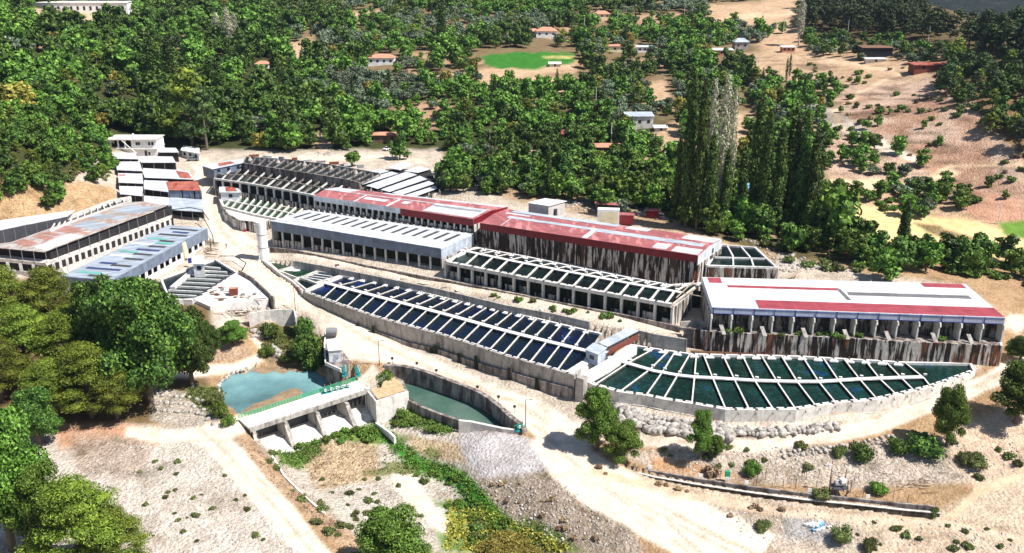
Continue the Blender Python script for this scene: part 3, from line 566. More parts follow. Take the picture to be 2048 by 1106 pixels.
# ------------------------------------------------------------------ raceway tanks
def raceway(name, label, front, mid, back, z, dividers, wall_mats, water, depth_front, depth_back=1.0, wt=0.55, freeboard=0.55, walk=1.3, div_w=0.42, ends=(True, True), group=None, gates=None, ledge=None, front_lip=True, divmat="concrete_pale", zwater=None):
    f3 = pts(front, z); b3 = pts(back, z); c = f3[len(f3) // 2]
    dfr = depth_front or 6.5; t = thing(name, label, "fish tank", (c[0], c[1], z - dfr), group)
    zb = [max(-8, min(zat(p[0], p[1] - 1.0), z - 1.0) - 0.6) if depth_front is None else z - depth_front for p in f3]
    mb = MB(); mb.ribbon(to2(f3), wt, zb, z); mb.build("front_wall", wall_mats[0], t)
    mb = MB(); mb.ribbon(to2(b3), wt, z - depth_back, z); mb.build("back_wall", wall_mats[1], t)
    for k, e in enumerate(ends):
        if not e: continue
        a = f3[0] if k == 0 else f3[-1]; b_ = b3[0] if k == 0 else b3[-1]
        a2, b2 = lerp(a, b_, 0.02), lerp(b_, a, 0.02)
        mb = MB(); mb.ribbon([a2[:2], b2[:2]], wt, z - (3.4 if k == 0 else dfr), z - 0.003); mb.build("end_wall", wall_mats[1 if k == 0 else 0], t)
    w = MB(); w.slab([(x, y, z - freeboard) for x, y, _ in f3 + b3[::-1]], 0.1); w.build("water", water, t)
    for d in dividers:
        l3 = pts(d, z); mb = MB(); l3 = [lerp(l3[0], l3[1], 0.01)] + l3[1:-1] + [lerp(l3[-1], l3[-2], 0.01)]
        mb.ribbon(to2(l3), div_w * .82, z - 2.2, z - 0.16); mb.mat(1).ribbon(to2(l3), div_w, z - 0.16, z - 0.04); mb.build("divider", ["concrete_wet_shade", divmat], t)
    if mid:
        for d in dividers:
            if len(d) > 2: p = at(d[1][0] + 6, d[1][1] - 1, z); mb = MB(); mb.box((p[0], p[1] + .95, z + .12), (.7, .5, .4), -.4); mb.build("overflow_block", "concrete_white", t)
        m3 = pts(mid, z); mb = MB(); mb.ribbon(to2(m3), walk, z - 0.12, z + 0.12); mb.build("walkway", "concrete_white", t)
    if front_lip:   # stop-log frames and outlets along the outer edge
        ln = pts(front, z)
        tot = sum(math.dist(a, b_) for a, b_ in zip(ln[:-1], ln[1:])); n = min(48, int(tot / 2.1))
        for i in range(n):
            p = along(ln, (i + 0.5) / n); q = along(ln, (i + 0.6) / n); a = math.atan2(q[1] - p[1], q[0] - p[0]); s = RNG.uniform(-0.1, 0.1)
            nx, ny = -math.sin(a), math.cos(a); mb = MB()
            mb.box((p[0] + nx * 0.75, p[1] + ny * 0.75, z - 0.12 + s * 0.3), (1.5, 0.32, 0.14), a); o = mb.build("outlet_lip", "concrete_white", t)
            if i % 2 == 0:
                p = along(ln, (i + 0.1) / n); q = along(ln, (i + 0.2) / n); a = math.atan2(q[1] - p[1], q[0] - p[0]); mb = MB()
                mb.box((p[0], p[1], z + 0.05), (0.45, 0.62, 0.14), a); mb.build("stop_board", "steel_dark", t)
    return t

def inlets(t, line, z, n, t0, t1, mat="concrete_white", size=1.0, hoppers=True):
    """the feed channel wall along the back edge: notch, black pipe and white splash hopper for every bay"""
    l3 = pts(line, z)
    for i in range(n):
        s = t0 + (t1 - t0) * i / (n - 1); p = along(l3, s); q = along(l3, min(1, s + 0.005)); a = math.atan2(q[1] - p[1], q[0] - p[0])
        nx, ny = math.sin(a), -math.cos(a); c = (p[0] + nx * 0.9 * size, p[1] + ny * 0.9 * size)
        mb = MB(); w = 0.85 * size
        co, si = math.cos(a), math.sin(a)
        def R(u, v, zz): return (c[0] + co * u + nx * v, c[1] + si * u + ny * v, zz)
        vs = [R(-0.35 * w, -0.7, z + 0.25), R(0.35 * w, -0.7, z + 0.25), R(w, 0.5, z - 0.15), R(-w, 0.5, z - 0.15), R(-0.3 * w, -0.7, z - 0.4), R(0.3 * w, -0.7, z - 0.4), R(0.8 * w, 0.5, z - 0.45), R(-0.8 * w, 0.5, z - 0.45)]
        mb.add(vs, [(0, 1, 2, 3), (7, 6, 5, 4), (0, 4, 5, 1), (1, 5, 6, 2), (2, 6, 7, 3), (3, 7, 4, 0)]); h = mb.build("inlet_spout", mat, t)
        mb = MB(); mb.cyl(R(0, -1.25, z + 0.38), R(0, -0.3, z + 0.2), 0.16 * size, n=7); mb.cyl(R(0, -1.25, z + 0.38), R(0, -1.25, z - 0.2), 0.16 * size, n=7); mb.build("inlet_pipe", "steel_dark", h)

def band(l, dy, dx=0): return [(p[0] + dx, p[1] + dy) + tuple(p[2:]) for p in l]
# --- the long straight tank
S1F = [(608,583),(680,609),(753,634),(820,652),(880,668),(950,690),(1012,711),(1077,729),(1150,750)]
S1B = [(685,551),(753,563),(799,573),(897,596),(1006,620),(1102,643),(1203,667)]
S1M = [(648,565),(720,584),(800,605),(900,631),(1012,662),(1100,684),(1174,702)]
fx = [641,662,683,705,725,748,771,794,818,842,867,895,925,953,978,1008,1038,1070,1104]
def on_line(line, x):
    for a, b_ in zip(line[:-1], line[1:]):
        if a[0] <= x <= b_[0]: t = (x - a[0]) / (b_[0] - a[0]); return (x, a[1] + (b_[1] - a[1]) * t)
    return line[-1] if x > line[-1][0] else line[0]
nb = 20; divs = []
for i in range(1, nb):
    t_ = i / nb
    pf = along(S1F, 0.03 + 0.955 * t_ ** 1.06); pm = along(S1M, t_ ** 1.02); pb = along(S1B, 0.03 + 0.96 * t_)
    divs.append([pb, pm, pf])
divs = [[along(S1B, 0.0), (648, 565), along(S1F, 0.0)]] + divs
s1 = raceway("raceway_tank", "long straight concrete tank of dark water beside the dirt road, white walkway down its middle", S1F, S1M, S1B, TS1, divs, ("concrete_grey", "concrete_white"), "water_blue", None, 3.0, walk=1.4, div_w=0.34)
inlets(s1, S1B, TS1, 20, 0.045, 0.955)
# lower footing of the outer wall, with dark blocks painted as its slots' shade
S1LOW = band(S1F, 0)
l3 = pts(S1F[2:], TS1); mb = MB(); lw = [(p[0] - 0.45, p[1] - 0.62) for p in l3]
mb.ribbon(lw, 0.35, [min(zat(p[0], p[1] - 1.5), 3) - 1.0 for p in lw], [zat(p[0], p[1] - 1.5) + (0.6 + 2.2 * i / (len(lw) - 1)) for i, p in enumerate(lw)]); foot = mb.build("footing", "concrete_canal", s1)
for sx, hh in ((752, 2.1), (868, 1.6), (877, 2.4), (924, 2.6), (958, 3.6), (1025, 3.2), (1080, 3.2), (720, 0.9)):
    p = on_line(S1F, sx); q = at(p[0], p[1], TS1); g = zat(q[0], q[1] - 2); a = math.atan2(-0.55, 0.83)
    mb = MB(); mb.box((q[0] - 0.62, q[1] - 0.85, g + hh / 2), (0.9 if hh > 1.5 else 0.5, 0.5, hh), a); mb.build("slot_shade_block", "concrete_moss_shade", s1)
# head basins upstream
def basin(name, label, outline, z, water, dpt=2.6, wallm="concrete_pale", divs=(), free=0.7, wt=0.5, cat="basin", foam=None, group=None, botz=None):
    o3 = pts(outline, z); c = o3[0]; t = thing(name, label, cat, (c[0], c[1], z - dpt), group)
    mb = MB(); mb.ribbon(to2(o3 + [o3[0]]), wt, z - dpt, z); mb.build("wall", wallm, t)
    mb = MB(); mb.slab([(x, y, z - free) for x, y, _ in o3], 0.1); w = mb.build("water", water, t)
    for d in divs: mb = MB(); mb.ribbon(to2(pts(d, z)), 0.35, z - dpt + 0.1, z - 0.05); mb.build("divider", "concrete_white", t)
    if foam:
        for i, (a, b_, r) in enumerate(foam):
            p = at(a, b_, z - free); mb = MB()
            vs = []
            for k in range(14): q = 2 * math.pi * k / 14; rr = r * RNG.uniform(0.6, 1.1); vs.append((p[0] + rr * 1.5 * math.cos(q), p[1] + rr * 1.1 * math.sin(q), p[2] + 0.03 + 0.004 * i))
            mb.slab(vs, 0.03); mb.build("white_water", "foam", w)
    return t
basin("head_basin", "small dark pool with foaming inflow at the foot of the white tower", [(532,520),(555,519),(592,530),(585,533),(556,540)], TS1, "water_green", foam=[(549,524,1.2)])
basin("settling_basin", "teal pool with a streak of white water above the long straight tank", [(556,540),(592,530),(634,541),(595,555)], TS1, "water_green", foam=[(588,538,1.9), (596,537,1.2)])
basin("filter_basin", "dark basin crossed by three narrow white beams", [(600,553),(636,542),(684,549),(632,564)], TS1, "water_dark", divs=[[(612,554),(648,560)],[(620,551),(656,556)],[(629,547),(664,552)]])
basin("outlet_basin", "black basin beside the red board at the head of the straight tank", [(588,559),(600,554),(637,567),(612,578)], TS1, "water_dark")
# outer wall from the tower to the red board
l = pts([(525,520),(545,535),(561,548),(586,564),(605,582)], TS1); t = MB(); t.ribbon(to2(l), 0.5, [zat(p[0] - 1, p[1] - 1.5) - 0.8 for p in l], TS1 + 0.25)
o = t.build("retaining_wall", "concrete_pale", loc=(l[0][0], l[0][1], 4)); tag(o, "curved low wall round the head pools, running from the white tower to the red board", "wall")
q = at(600, 594, 3.6); mb = MB(); mb.box((q[0], q[1] + 0.2, 5.0), (2.0, 0.12, 2.6), -0.65); o = mb.build("sign_board", "red_paint", loc=(q[0], q[1], 3.6)); tag(o, "dark red board hung on the tank's corner by the dirt road", "board")

# --- grey wall and walled path between the two straight tanks
GW = [(587,521),(640,530),(753,552),(880,578),(1012,610),(1102,626),(1180,643)]
l = pts(GW, 7.7); mb = MB(); mb.ribbon(to2(l), 0.5, 4.6, 7.7); o = mb.build("channel_wall", "concrete_grey", loc=(l[0][0], l[0][1], 4.6)); tag(o, "long plain grey wall between the feed channel and the pale path", "wall")
l = pts([(1270,658),(1310,668),(1374,678)], 7.7); mb = MB(); mb.ribbon(to2(l), 0.5, 4.0, 7.7); o = mb.build("corner_wall", "concrete_grey", loc=(l[0][0], l[0][1], 4.2)); tag(o, "grey block wall at the top left corner of the fan-shaped tank", "wall")
l = pts([(540,500),(587,505),(660,520),(742,538),(850,559),(912,570),(977,583),(1103,608),(1239,634),(1360,660)], 7.6); mb = MB(); mb.ribbon(to2(l), 0.45, 6.2, 8.5); o = mb.build("parapet", "concrete_canal", loc=(l[0][0], l[0][1], 6.5)); tag(o, "long low dark parapet between the pale path and the stained column walls", "wall")

# --- the middle straight tank on its colonnade
nb = 14; dv = []
S2M = [(921,500),(1030,523),(1150,546),(1270,569),(1362,585)]
for i in range(0, nb + 1):
    t_ = i / nb; dv.append([along(S2_BACK, 0.02 + 0.93 * t_), along(S2M, 0.01 + 0.96 * t_), along(S2_FRONT, 0.02 + 0.95 * t_)])
s2 = raceway("raceway_tank", "raised straight tank of square bays standing on a stained concrete colonnade", S2_FRONT, S2M, S2_BACK, TS2, dv, ("concrete_pale", "concrete_white"), "water_dark", 0.9, 3.5, walk=1.2, div_w=0.6)
inlets(s2, S2_BACK, TS2, 14, 0.05, 0.93)
l3 = pts(S2_FRONT, TS2); ln = [lerp(l3[0], l3[0], 0)] + l3[1:]
bw = [(p[0] + 1.2, p[1] + 1.8) for p in ln]; mb = MB(); mb.ribbon(bw, 0.5, 6.2, 12.4); mb.build("colonnade_wall", "concrete_moss_shade", s2)
n = 15
for i in range(n + 1):
    p = along(ln, i / n); mb = MB(); mb.box((p[0] + 0.1, p[1] + 0.2, 9.5), (0.55, 0.7, 5.2), -0.6); mb.build("column", "concrete_pale", s2)
    if i < n and i not in (9, 10):
        q = along(ln, (i + 0.55) / n); mb = MB(); h = RNG.uniform(2.4, 4.2) if i < 9 else RNG.uniform(2.0, 3.2); mb.box((q[0] + 0.5, q[1] + 0.75, 6.5 + h / 2), (RNG.uniform(2.2, 3.8), 0.3, h), -0.6); mb.build("infill_panel", "concrete_stained", s2)
e = [l3[-1], at(1401, 565, TS2)]; mb = MB(); mb.ribbon(to2(e), 0.5, 6.3, TS2 - 0.1); mb.build("gable_wall", "concrete_stained", s2)
e = [l3[0], at(951, 494, TS2)]; mb = MB(); mb.ribbon(to2(e), 0.5, 6.3, TS2 - 0.1); mb.build("gable_wall", "concrete_stained", s2)

# --- sheds
def shed(name, label, FL, FR, BR, BL, zf, zb_, fascia, roofm, fasm, gablem, rise=0.0, ridge=None, group=None, th=0.15, over=0.0, cat="shed", gfas=None):
    q = [at(*FL, zf), at(*FR, zf), at(*BR, zb_), at(*BL, zb_)]
    t = thing(name, label, cat, (q[0][0], q[0][1], zf - 6), group)
    if rise:
        ml, mr = lerp(q[0], q[3], 0.5), lerp(q[1], q[2], 0.5); ml = (ml[0], ml[1], ml[2] + rise); mr = (mr[0], mr[1], mr[2] + rise)
        mb = MB(); mb.slab([q[0], q[1], mr, ml], th); mb.slab([ml, mr, q[2], q[3]], th); r = mb.build("roof", roofm, t)
        t_q = ([q[0], q[1], mr, ml], [ml, mr, q[2], q[3]])
    else:
        mb = MB(); mb.slab(q, th); r = mb.build("roof", roofm, t); t_q = (q, q)
    mb = MB(); a, b_ = q[0], q[1]; mb.ribbon([a[:2], b_[:2]], 0.12, zf - fascia, zf - 0.02); mb.build("fascia", fasm, t)
    for a, b_, m_ in ((q[1], q[2], gablem), (q[0], q[3], gablem)):
        mb = MB(); mb.ribbon([a[:2], lerp(a, b_, 0.5)[:2], b_[:2]], 0.12, zf - (gfas or fascia), [a[2] - 0.16, (a[2] + b_[2]) / 2 + rise - 0.16, b_[2] - 0.16]); mb.build("gable", m_, t)
    return t, t_q, r
def panel(t, q, u0, u1, v0, v1, m, up=0.05, name="roof_panel", th=0.05):
    mb = MB(); mb.slab([bil(q, u0, v0, up), bil(q, u1, v0, up), bil(q, u1, v1, up), bil(q, u0, v1, up)], th); return mb.build(name, m, t)
def colonnade(t, a, b_, n, zb, zt, setback, colm, wallm, panelm=None, ph=0, panels=None, colw=0.45, side=1):
    """columns from a to b with a recessed wall behind; panels: which bays are filled below"""
    dx, dy = b_[0] - a[0], b_[1] - a[1]; l = math.hypot(dx, dy); nx, ny = -dy / l * side, dx / l * side; ang = math.atan2(dy, dx)
    mb = MB(); mb.ribbon([(a[0] + nx * setback, a[1] + ny * setback), (b_[0] + nx * setback, b_[1] + ny * setback)], 0.3, zb, zt - 0.02); mb.build("wall", wallm, t)
    for i in range(n + 1):
        p = lerp(a[:2], b_[:2], i / n); mb = MB(); mb.box((p[0] + nx * 0.35, p[1] + ny * 0.35, (zb + zt) / 2), (colw, 0.5, zt - zb - 0.03), ang); mb.build("column", colm, t)
    for i in range(n):
        if panels and panels.get(i, 0):
            p = lerp(a[:2], b_[:2], (i + 0.5) / n); h = panels[i]; mb = MB(); mb.box((p[0] + nx * 0.5, p[1] + ny * 0.5, zb + h / 2), (l / n - colw - 0.02, 0.25, h), ang); mb.build("infill_panel", panelm, t)

# grey shed with the strip of roof lights
g1, q1, r1 = shed("hatchery_shed", "long grey shed with a row of slanting dark roof lights, beside the white tower", (542,442), (882,497), (947,468), (615,420), 15.5, 15.9, 2.9, "metal_white", "metal_blue_grey", "metal_pale_blue")
Q = q1[0]
for i in range(16):
    u = 0.045 + i * 0.0595; panel(g1, [bil(Q, u, 0.40), bil(Q, u + 0.019, 0.40), bil(Q, u + 0.019, 0.86), bil(Q, u, 0.86)], 0, 1, 0, 1, "steel_dark", 0.06, "roof_light")
a, b_ = (Q[0][0], Q[0][1]), (Q[1][0], Q[1][1])
colonnade(g1, a, b_, 16, 6.6, 12.6, 2.2, "concrete_pale", "concrete_moss_shade", "concrete_stained", panels={0: 2.9, 1: 3.4, 2: 3.6, 3: 0, 4: 3.5, 5: 3.4, 6: 3.3, 7: 3.0, 8: 3.2, 14: 2.9})
mb = MB(); mb.ribbon([Q[1][:2], Q[2][:2]], 0.35, 6.6, 12.55); mb.build("end_wall", "concrete_stained", g1)
mb = MB(); mb.ribbon([Q[0][:2], Q[3][:2]], 0.35, 6.6, 12.55); mb.build("end_wall", "concrete_grey", g1)

# white tower (silo)
b0 = at(528, 514, 6.3); t = thing("silo", "tall plain white cylinder standing at the left end of the grey shed", "silo", b0)
mb = MB(); mb.cyl((b0[0], b0[1], 5.6), (b0[0], b0[1], 17.2), 1.45, 1.45, 24); o = mb.build("body", "white_paint", t)
mb = MB(); mb.cyl((b0[0], b0[1], 17.2), (b0[0], b0[1], 17.6), 1.5, 0.5, 24); mb.build("cap", "white_paint", t)
for k in range(3):
    mb = MB(); a_ = k * 2.1; mb.cyl((b0[0] + 2.2 * math.cos(a_), b0[1] + 2.2 * math.sin(a_), 5.6), (b0[0] + 1.4 * math.cos(a_), b0[1] + 1.4 * math.sin(a_), 8.4), 0.1); mb.build("strut", "white_paint", t)
mb = MB(); mb.cyl((b0[0], b0[1], 9.3), (b0[0], b0[1], 9.5), 1.52, 1.52, 24); mb.cyl((b0[0], b0[1], 13.3), (b0[0], b0[1], 13.5), 1.52, 1.52, 24); mb.build("hoop", "steel_grey", t)

# first red shed: pale fascia on the left part, dark red on the right
ra, qa, rr = shed("red_roofed_shed", "red and white roofed shed behind the grey one, pale fascia turning dark red", (627,391), (947,438), (1015,413), (673,375), 20.0, 20.0, 1.7, "metal_red", "metal_white", "metal_dark_red", rise=0.7)
FQ, BQ = qa; panel(ra, FQ, 0.29, 0.43, 0.42, 0.72, "metal_white"); panel(ra, FQ, 0.265, 0.275, 0, 1, "metal_white"); panel(ra, FQ, 0.47, 0.485, 0, 1, "metal_white")
panel(ra, FQ, 0.69, 0.985, 0.08, 0.97, "metal_white"); panel(ra, BQ, 0.0, 0.15, 0.05, 1, "metal_white"); panel(ra, BQ, 0.3, 1.0, 0.72, 1.0, "metal_white")
panel(ra, FQ, 0.0, 1.0, 0.93, 1.0, "metal_white", 0.09); panel(ra, FQ, 0.52, 0.56, 0.5, 0.8, "metal_white", 0.07)
for i in range(22): panel(ra, FQ, 0.70 + i * 0.0125, 0.706 + i * 0.0125, 0.66, 0.82, "steel_dark", 0.11, "vent_slot")
fa = lerp(FQ[0], FQ[1], 0.565); d_ = (0.03, -0.09)
mb = MB(); mb.ribbon([(fa[0] - .06, fa[1] - .1), (FQ[1][0] - .06, FQ[1][1] - .1)], 0.1, 17.9, 19.98); mb.build("fascia", "metal_dark_red", ra)
for k, (zt_, zb2) in enumerate(((18.3, 15.9), (15.8, 13.0))):
    a = (FQ[0][0] - 0.5 * k, FQ[0][1] - 0.9 * k); b_ = (FQ[1][0] - 0.5 * k, FQ[1][1] - 0.9 * k)
    colonnade(ra, a, b_, 26, zb2, zt_, 1.3, "concrete_pale", "concrete_stained" if k else "concrete_moss_shade", "concrete_stained", panels={i: 0.9 for i in range(26)})
mb = MB(); mb.ribbon([FQ[1][:2], lerp(FQ[1], BQ[2], 1)[:2]], 0.3, 12.5, 18.3); mb.build("end_wall", "concrete_stained", ra)

# second red shed: long dark red fascia over a wall black with water streaks
rb, qb, rr = shed("red_roofed_shed", "red roofed shed with a long dark red fascia over a wall streaked black", (960,446), (1396,511), (1443,478), (1012,418), 19.6, 19.6, 1.9, "metal_red", "metal_dark_red", "metal_white", rise=0.6, gfas=2.6)
FQ, BQ = qb
panel(rb, FQ, 0.08, 0.49, 0.80, 1.0, "metal_pale_blue", 0.08); panel(rb, FQ, 0.51, 0.98, 0.72, 1.0, "metal_pale_blue", 0.08); panel(rb, BQ, 0.05, 0.56, 0.62, 0.98, "metal_pale_blue", 0.08)
panel(rb, FQ, 0.80, 0.86, 0.1, 0.55, "metal_white"); panel(rb, FQ, 0.885, 0.995, 0.04, 0.50, "metal_white"); panel(rb, BQ, 0.86, 1.0, 0.3, 1.0, "metal_white"); panel(rb, FQ, 0.49, 0.515, 0, 1, "metal_white"); panel(rb, FQ, 0.1, 0.104, 0, 0.8, "metal_white")
panel(rb, BQ, 0.60, 0.70, 0.55, 0.98, "metal_white"); panel(rb, BQ, 0.04, 0.16, 0.3, 0.5, "metal_white"); panel(rb, FQ, 0.0, 1.0, -0.02, 0.02, "metal_red", 0.10)
a, b_ = FQ[0], FQ[1]
mb = MB(); mb.ribbon([(a[0] - .3, a[1] + .5), (b_[0] - .3, b_[1] + .5)], 0.5, 9.0, 17.75); mb.build("wall", "concrete_streaked", rb)
mb = MB(); mb.ribbon([b_[:2], BQ[2][:2]], 0.4, 9.0, 17.0); mb.build("end_wall", "concrete_stained", rb)
p = lerp(FQ[1], BQ[2], 0.62); mb = MB(); mb.box((p[0] + 0.1, p[1], 18.2), (0.14, 1.0, 1.3), 0); mb.build("window", "glass_dark", rb)

# white and red shed to the right, on two tiers of stained bays
rc, qc, rr = shed("processing_shed", "white roofed shed with red stripes at the right, on two tiers of stained bays", (1424,614), (2010,635), (1931,568), (1404,554), 15.0, 15.4, 1.6, "metal_white_e", "metal_lightblue_e", "metal_white_e")
Q = qc[0]
panel(rc, Q, 0.165, 1.0, 0.01, 0.27, "metal_red_e"); panel(rc, Q, 0.085, 0.50, 0.66, 0.735, "metal_red_e"); panel(rc, Q, 0.52, 0.96, 0.52, 0.62, "metal_grey_e"); panel(rc, Q, 0.83, 0.985, 0.86, 0.99, "metal_red_e"); panel(rc, Q, 0.02, 0.07, 0.80, 0.98, "metal_red_e")
mb = MB(); mb.slab([bil(Q, .49, .74, .08), bil(Q, .505, .70, .08), bil(Q, .515, .36, .08), bil(Q, .50, .36, .08)], .05); mb.build("roof_step", "metal_grey_e", rc)
for k in range(14):
    p = lerp(Q[0], Q[1], (k + 0.5) / 14 - 0.03); mb = MB(); mb.box((p[0], p[1] - 0.12, 14.2), (0.14, 0.10, 1.55)); mb.build("fascia_post", "blue_paint", rc)
a, b_ = Q[0], Q[1]
mb = MB(); mb.ribbon([(a[0], a[1] - .11), (b_[0], b_[1] - .11)], 0.06, 14.62, 14.74); mb.ribbon([(a[0], a[1] - .11), (b_[0], b_[1] - .11)], 0.06, 13.40, 13.52); mb.build("fascia_rail", "blue_paint", rc)
mb = MB(); mb.ribbon([(a[0], a[1] + 2.6), (b_[0], b_[1] + 2.6)], 0.3, 8.6, 13.35); mb.build("bay_wall", "concrete_bay", rc)
LED0, LED1 = at(1375, 662, 9.0), at(2000, 690, 9.0)
for k in range(15):
    p = lerp(a, b_, k / 14.0); mb = MB()
    vs = []
    for dx in (-0.16, 0.16): vs += [(p[0] + dx, p[1] + 2.4, 13.3), (p[0] + dx, p[1] - 0.6, 13.3), (p[0] + dx, p[1] - 0.9, 12.4), (p[0] + dx, p[1] - 0.35, 12.2), (p[0] + dx, p[1] - 0.35, 9.0), (p[0] + dx, p[1] + 2.4, 9.0)]
    mb.add(vs, [(0, 1, 2, 3, 4, 5), (11, 10, 9, 8, 7, 6)] + [(i, (i + 1) % 6, 6 + (i + 1) % 6, 6 + i) for i in range(6)]); mb.build("buttress", "concrete_pale", rc)
fw = pts([(1385,658),(1424,664),(1600,672),(1800,683),(2004,692)], 9.0)
mb = MB(); mb.prism([(p[0], p[1]) for p in fw] + [(b_[0], b_[1] + 2.8), (a[0] - 8, a[1] + 2.8)], 8.3, 9.0); mb.build("ledge", "concrete_canal", rc)
mb = MB(); mb.ribbon(to2(fw), 0.5, 2.5, 9.12); mb.build("lower_wall", "concrete_rusty", rc)
mb = MB(); mb.ribbon([fw[-1][:2], (b_[0] + 0.3, b_[1] + 1.5)], 0.5, 2.5, 9.1); mb.ribbon([(b_[0] + .1, b_[1]), (qc[0][2][0] + .1, qc[0][2][1])], 0.3, 5, 13.5); mb.build("end_wall", "concrete_pale", rc)
mb = MB(); mb.ribbon([(a[0] - .1, a[1] + .4), (qc[0][3][0] - .1, qc[0][3][1])], 0.35, 6.0, 13.5); mb.build("end_wall", "concrete_stained", rc)
for k in (0.6, 2.6, 4.6, 6.6, 8.6, 10.8, 12.5):   # leaning concrete slabs on the ledge
    p = lerp(a, b_, k / 14.0); mb = MB(); x, y = p[0], p[1] - 1.0
    mb.slab([(x - .45, y - .9, 9.1), (x + .5, y - .9, 9.1), (x - .1, y + .5, 10.9), (x - 1.0, y + .5, 10.9)], 0.15); o = mb.build("leaning_slab", "concrete_grey", loc=(x, y, 9.1)); tag(o, "flat concrete slab leaning in a bay under the white and red shed", "slab", "slabs leaning on the ledge under the white shed")

# --- fan-shaped tank
FM = [(1211,712),(1254,726),(1309,742),(1353,750),(1388,754),(1431,756),(1512,761),(1592,763),(1640,763),(1720,758),(1800,755),(1845,754)]
FD = [[(1307,697),(1256,725),(1189,769)],[(1337,701),(1301,737),(1239,783)],[(1350,703),(1325,743),(1292,790)],[(1380,707),(1355,750),(1327,797)],[(1393,708),(1389,754),(1384,806)],[(1407,708),(1426,756),(1452,818)],[(1446,709),(1469,758),(1499,819)],[(1485,710),(1510,761),(1547,818)],[(1523,710),(1554,762),(1592,818)],[(1563,711),(1595,763),(1632,811)],[(1605,712),(1638,763),(1672,805)],[(1646,714),(1678,761),(1714,802)],[(1688,717),(1720,758),(1755,798)],[(1730,719),(1760,757),(1794,789)],[(1771,722),(1803,755),(1829,781)],[(1811,725),(1848,755),(1862,773)]]
fan = raceway("raceway_tank", "fan-shaped tank of long teal bays at the lower right, curved white walkway through it", FAN_FRONT, FM, FAN_BACK, TFAN, FD, ("concrete_pale", "concrete_white"), "water_fan", None, 3.4, walk=1.2, div_w=0.32, freeboard=0.6)
inlets(fan, FAN_BACK[:-1], TFAN, 17, 0.06, 0.97, size=1.25)
l3 = pts([(1197,787),(1260,806),(1327,818),(1400,829),(1454,835),(1547,835),(1640,826),(1720,818),(1800,806),(1880,785)], 1.9)
for i in range(26):
    p = along(pts(FAN_FRONT, TFAN), 0.03 + i * 0.037); mb = MB(); mb.cyl((p[0], p[1] - 0.3, 3.9), (p[0], p[1] - 0.75, 3.6), 0.10, n=6); mb.build("drain_pipe", "steel_dark", fan)
# low stained foot wall of the fan tank
fo = [(p[0], p[1] - 0.6) for p in pts(FAN_FRONT[:-1], TFAN)]
mb = MB(); mb.ribbon(fo, 0.5, [zat(p[0], p[1] - 1.5) - 0.8 for p in fo], [zat(p[0], p[1] - 1.5) + 0.55 for p in fo]); mb.build("footing", "concrete_grey", fan)

# small square tank beyond the second red shed
k3 = [(1414,530),(1442,489),(1510,494),(1553,534)]
K = basin("raised_tank", "small square-sided tank with six black bays, just right of the long red shed", k3, 16.0, "water_dark", 5.2, "concrete_white", divs=[[(1425,513),(1534,516)],[(1455,491),(1466,511),(1467,532)],[(1482,492),(1502,515),(1508,533)]], wt=0.6, free=0.5, cat="fish tank")
f = [at(1414,530,16), at(1553,534,16)]; mb = MB(); mb.ribbon([(p[0], p[1] - 0.35) for p in f], 0.2, 8.0, 15.5); mb.build("stained_face", "concrete_rusty", K)
f = [at(1553,534,16), at(1510,494,16)]; mb = MB(); mb.ribbon([(p[0] + 0.35, p[1]) for p in f], 0.2, 10.0, 15.5); mb.build("stained_face", "concrete_rusty", K)
# concrete pit left of the white shed
pit = pts([(1360,655),(1400,652),(1424,662)], 7.8); mb = MB(); mb.ribbon(to2(pit), 0.4, 4.5, 9.3); o = mb.build("pit_wall", "concrete_grey", loc=pit[0]); tag(o, "curved block wall closing the dark pit left of the white roofed shed", "wall")
mb = MB(); mb.box((*at2(1395, 600, 10), 8.6), (7.0, 0.5, 7.5), 0); o = mb.build("pit_back_wall", "concrete_moss_shade", loc=(*at2(1395, 600, 10), 5)); tag(o, "black wet wall at the back of the pit left of the white shed", "wall")  # near-black wall closing the dark end of the pit
for (a_, b2_) in (((1345,607,13.0),(1402,570,13.0)), ((1362,585,13.1),(1412,595,13.4)), ((1352,596,13.0),(1388,562,14.5)), ((1340,615,12.6),(1384,580,14.0))):
    A_, B_ = at(*a_), at(*b2_); mb = MB(); mb.cyl(A_, B_, 0.16, n=6); o = mb.build("plank", "wood_grey", loc=A_); tag(o, "pale timber laid across the gap between the raised tank and the white shed", "plank", "timbers bridging the gap by the dark pit")
# rusty stair between the red shed and the white shed
t = thing("stair", "rusty open steel stair climbing the streaked wall's right end", "stair", at(1385, 575, 10.5))
A_, B_ = at(1383, 592, 10.3), at(1396, 533, 16.2)
for s in (-0.5, 0.5): mb = MB(); mb.cyl((A_[0] + s, A_[1] - 0.3, A_[2]), (B_[0] + s, B_[1] - 0.3, B_[2]), 0.09); mb.build("stringer", "rusty_steel", t)
for k in range(14): p = lerp(A_, B_, (k + .5) / 14); mb = MB(); mb.box((p[0], p[1] - .3, p[2]), (1.0, 0.3, 0.07)); mb.build("tread", "rusty_steel", t)

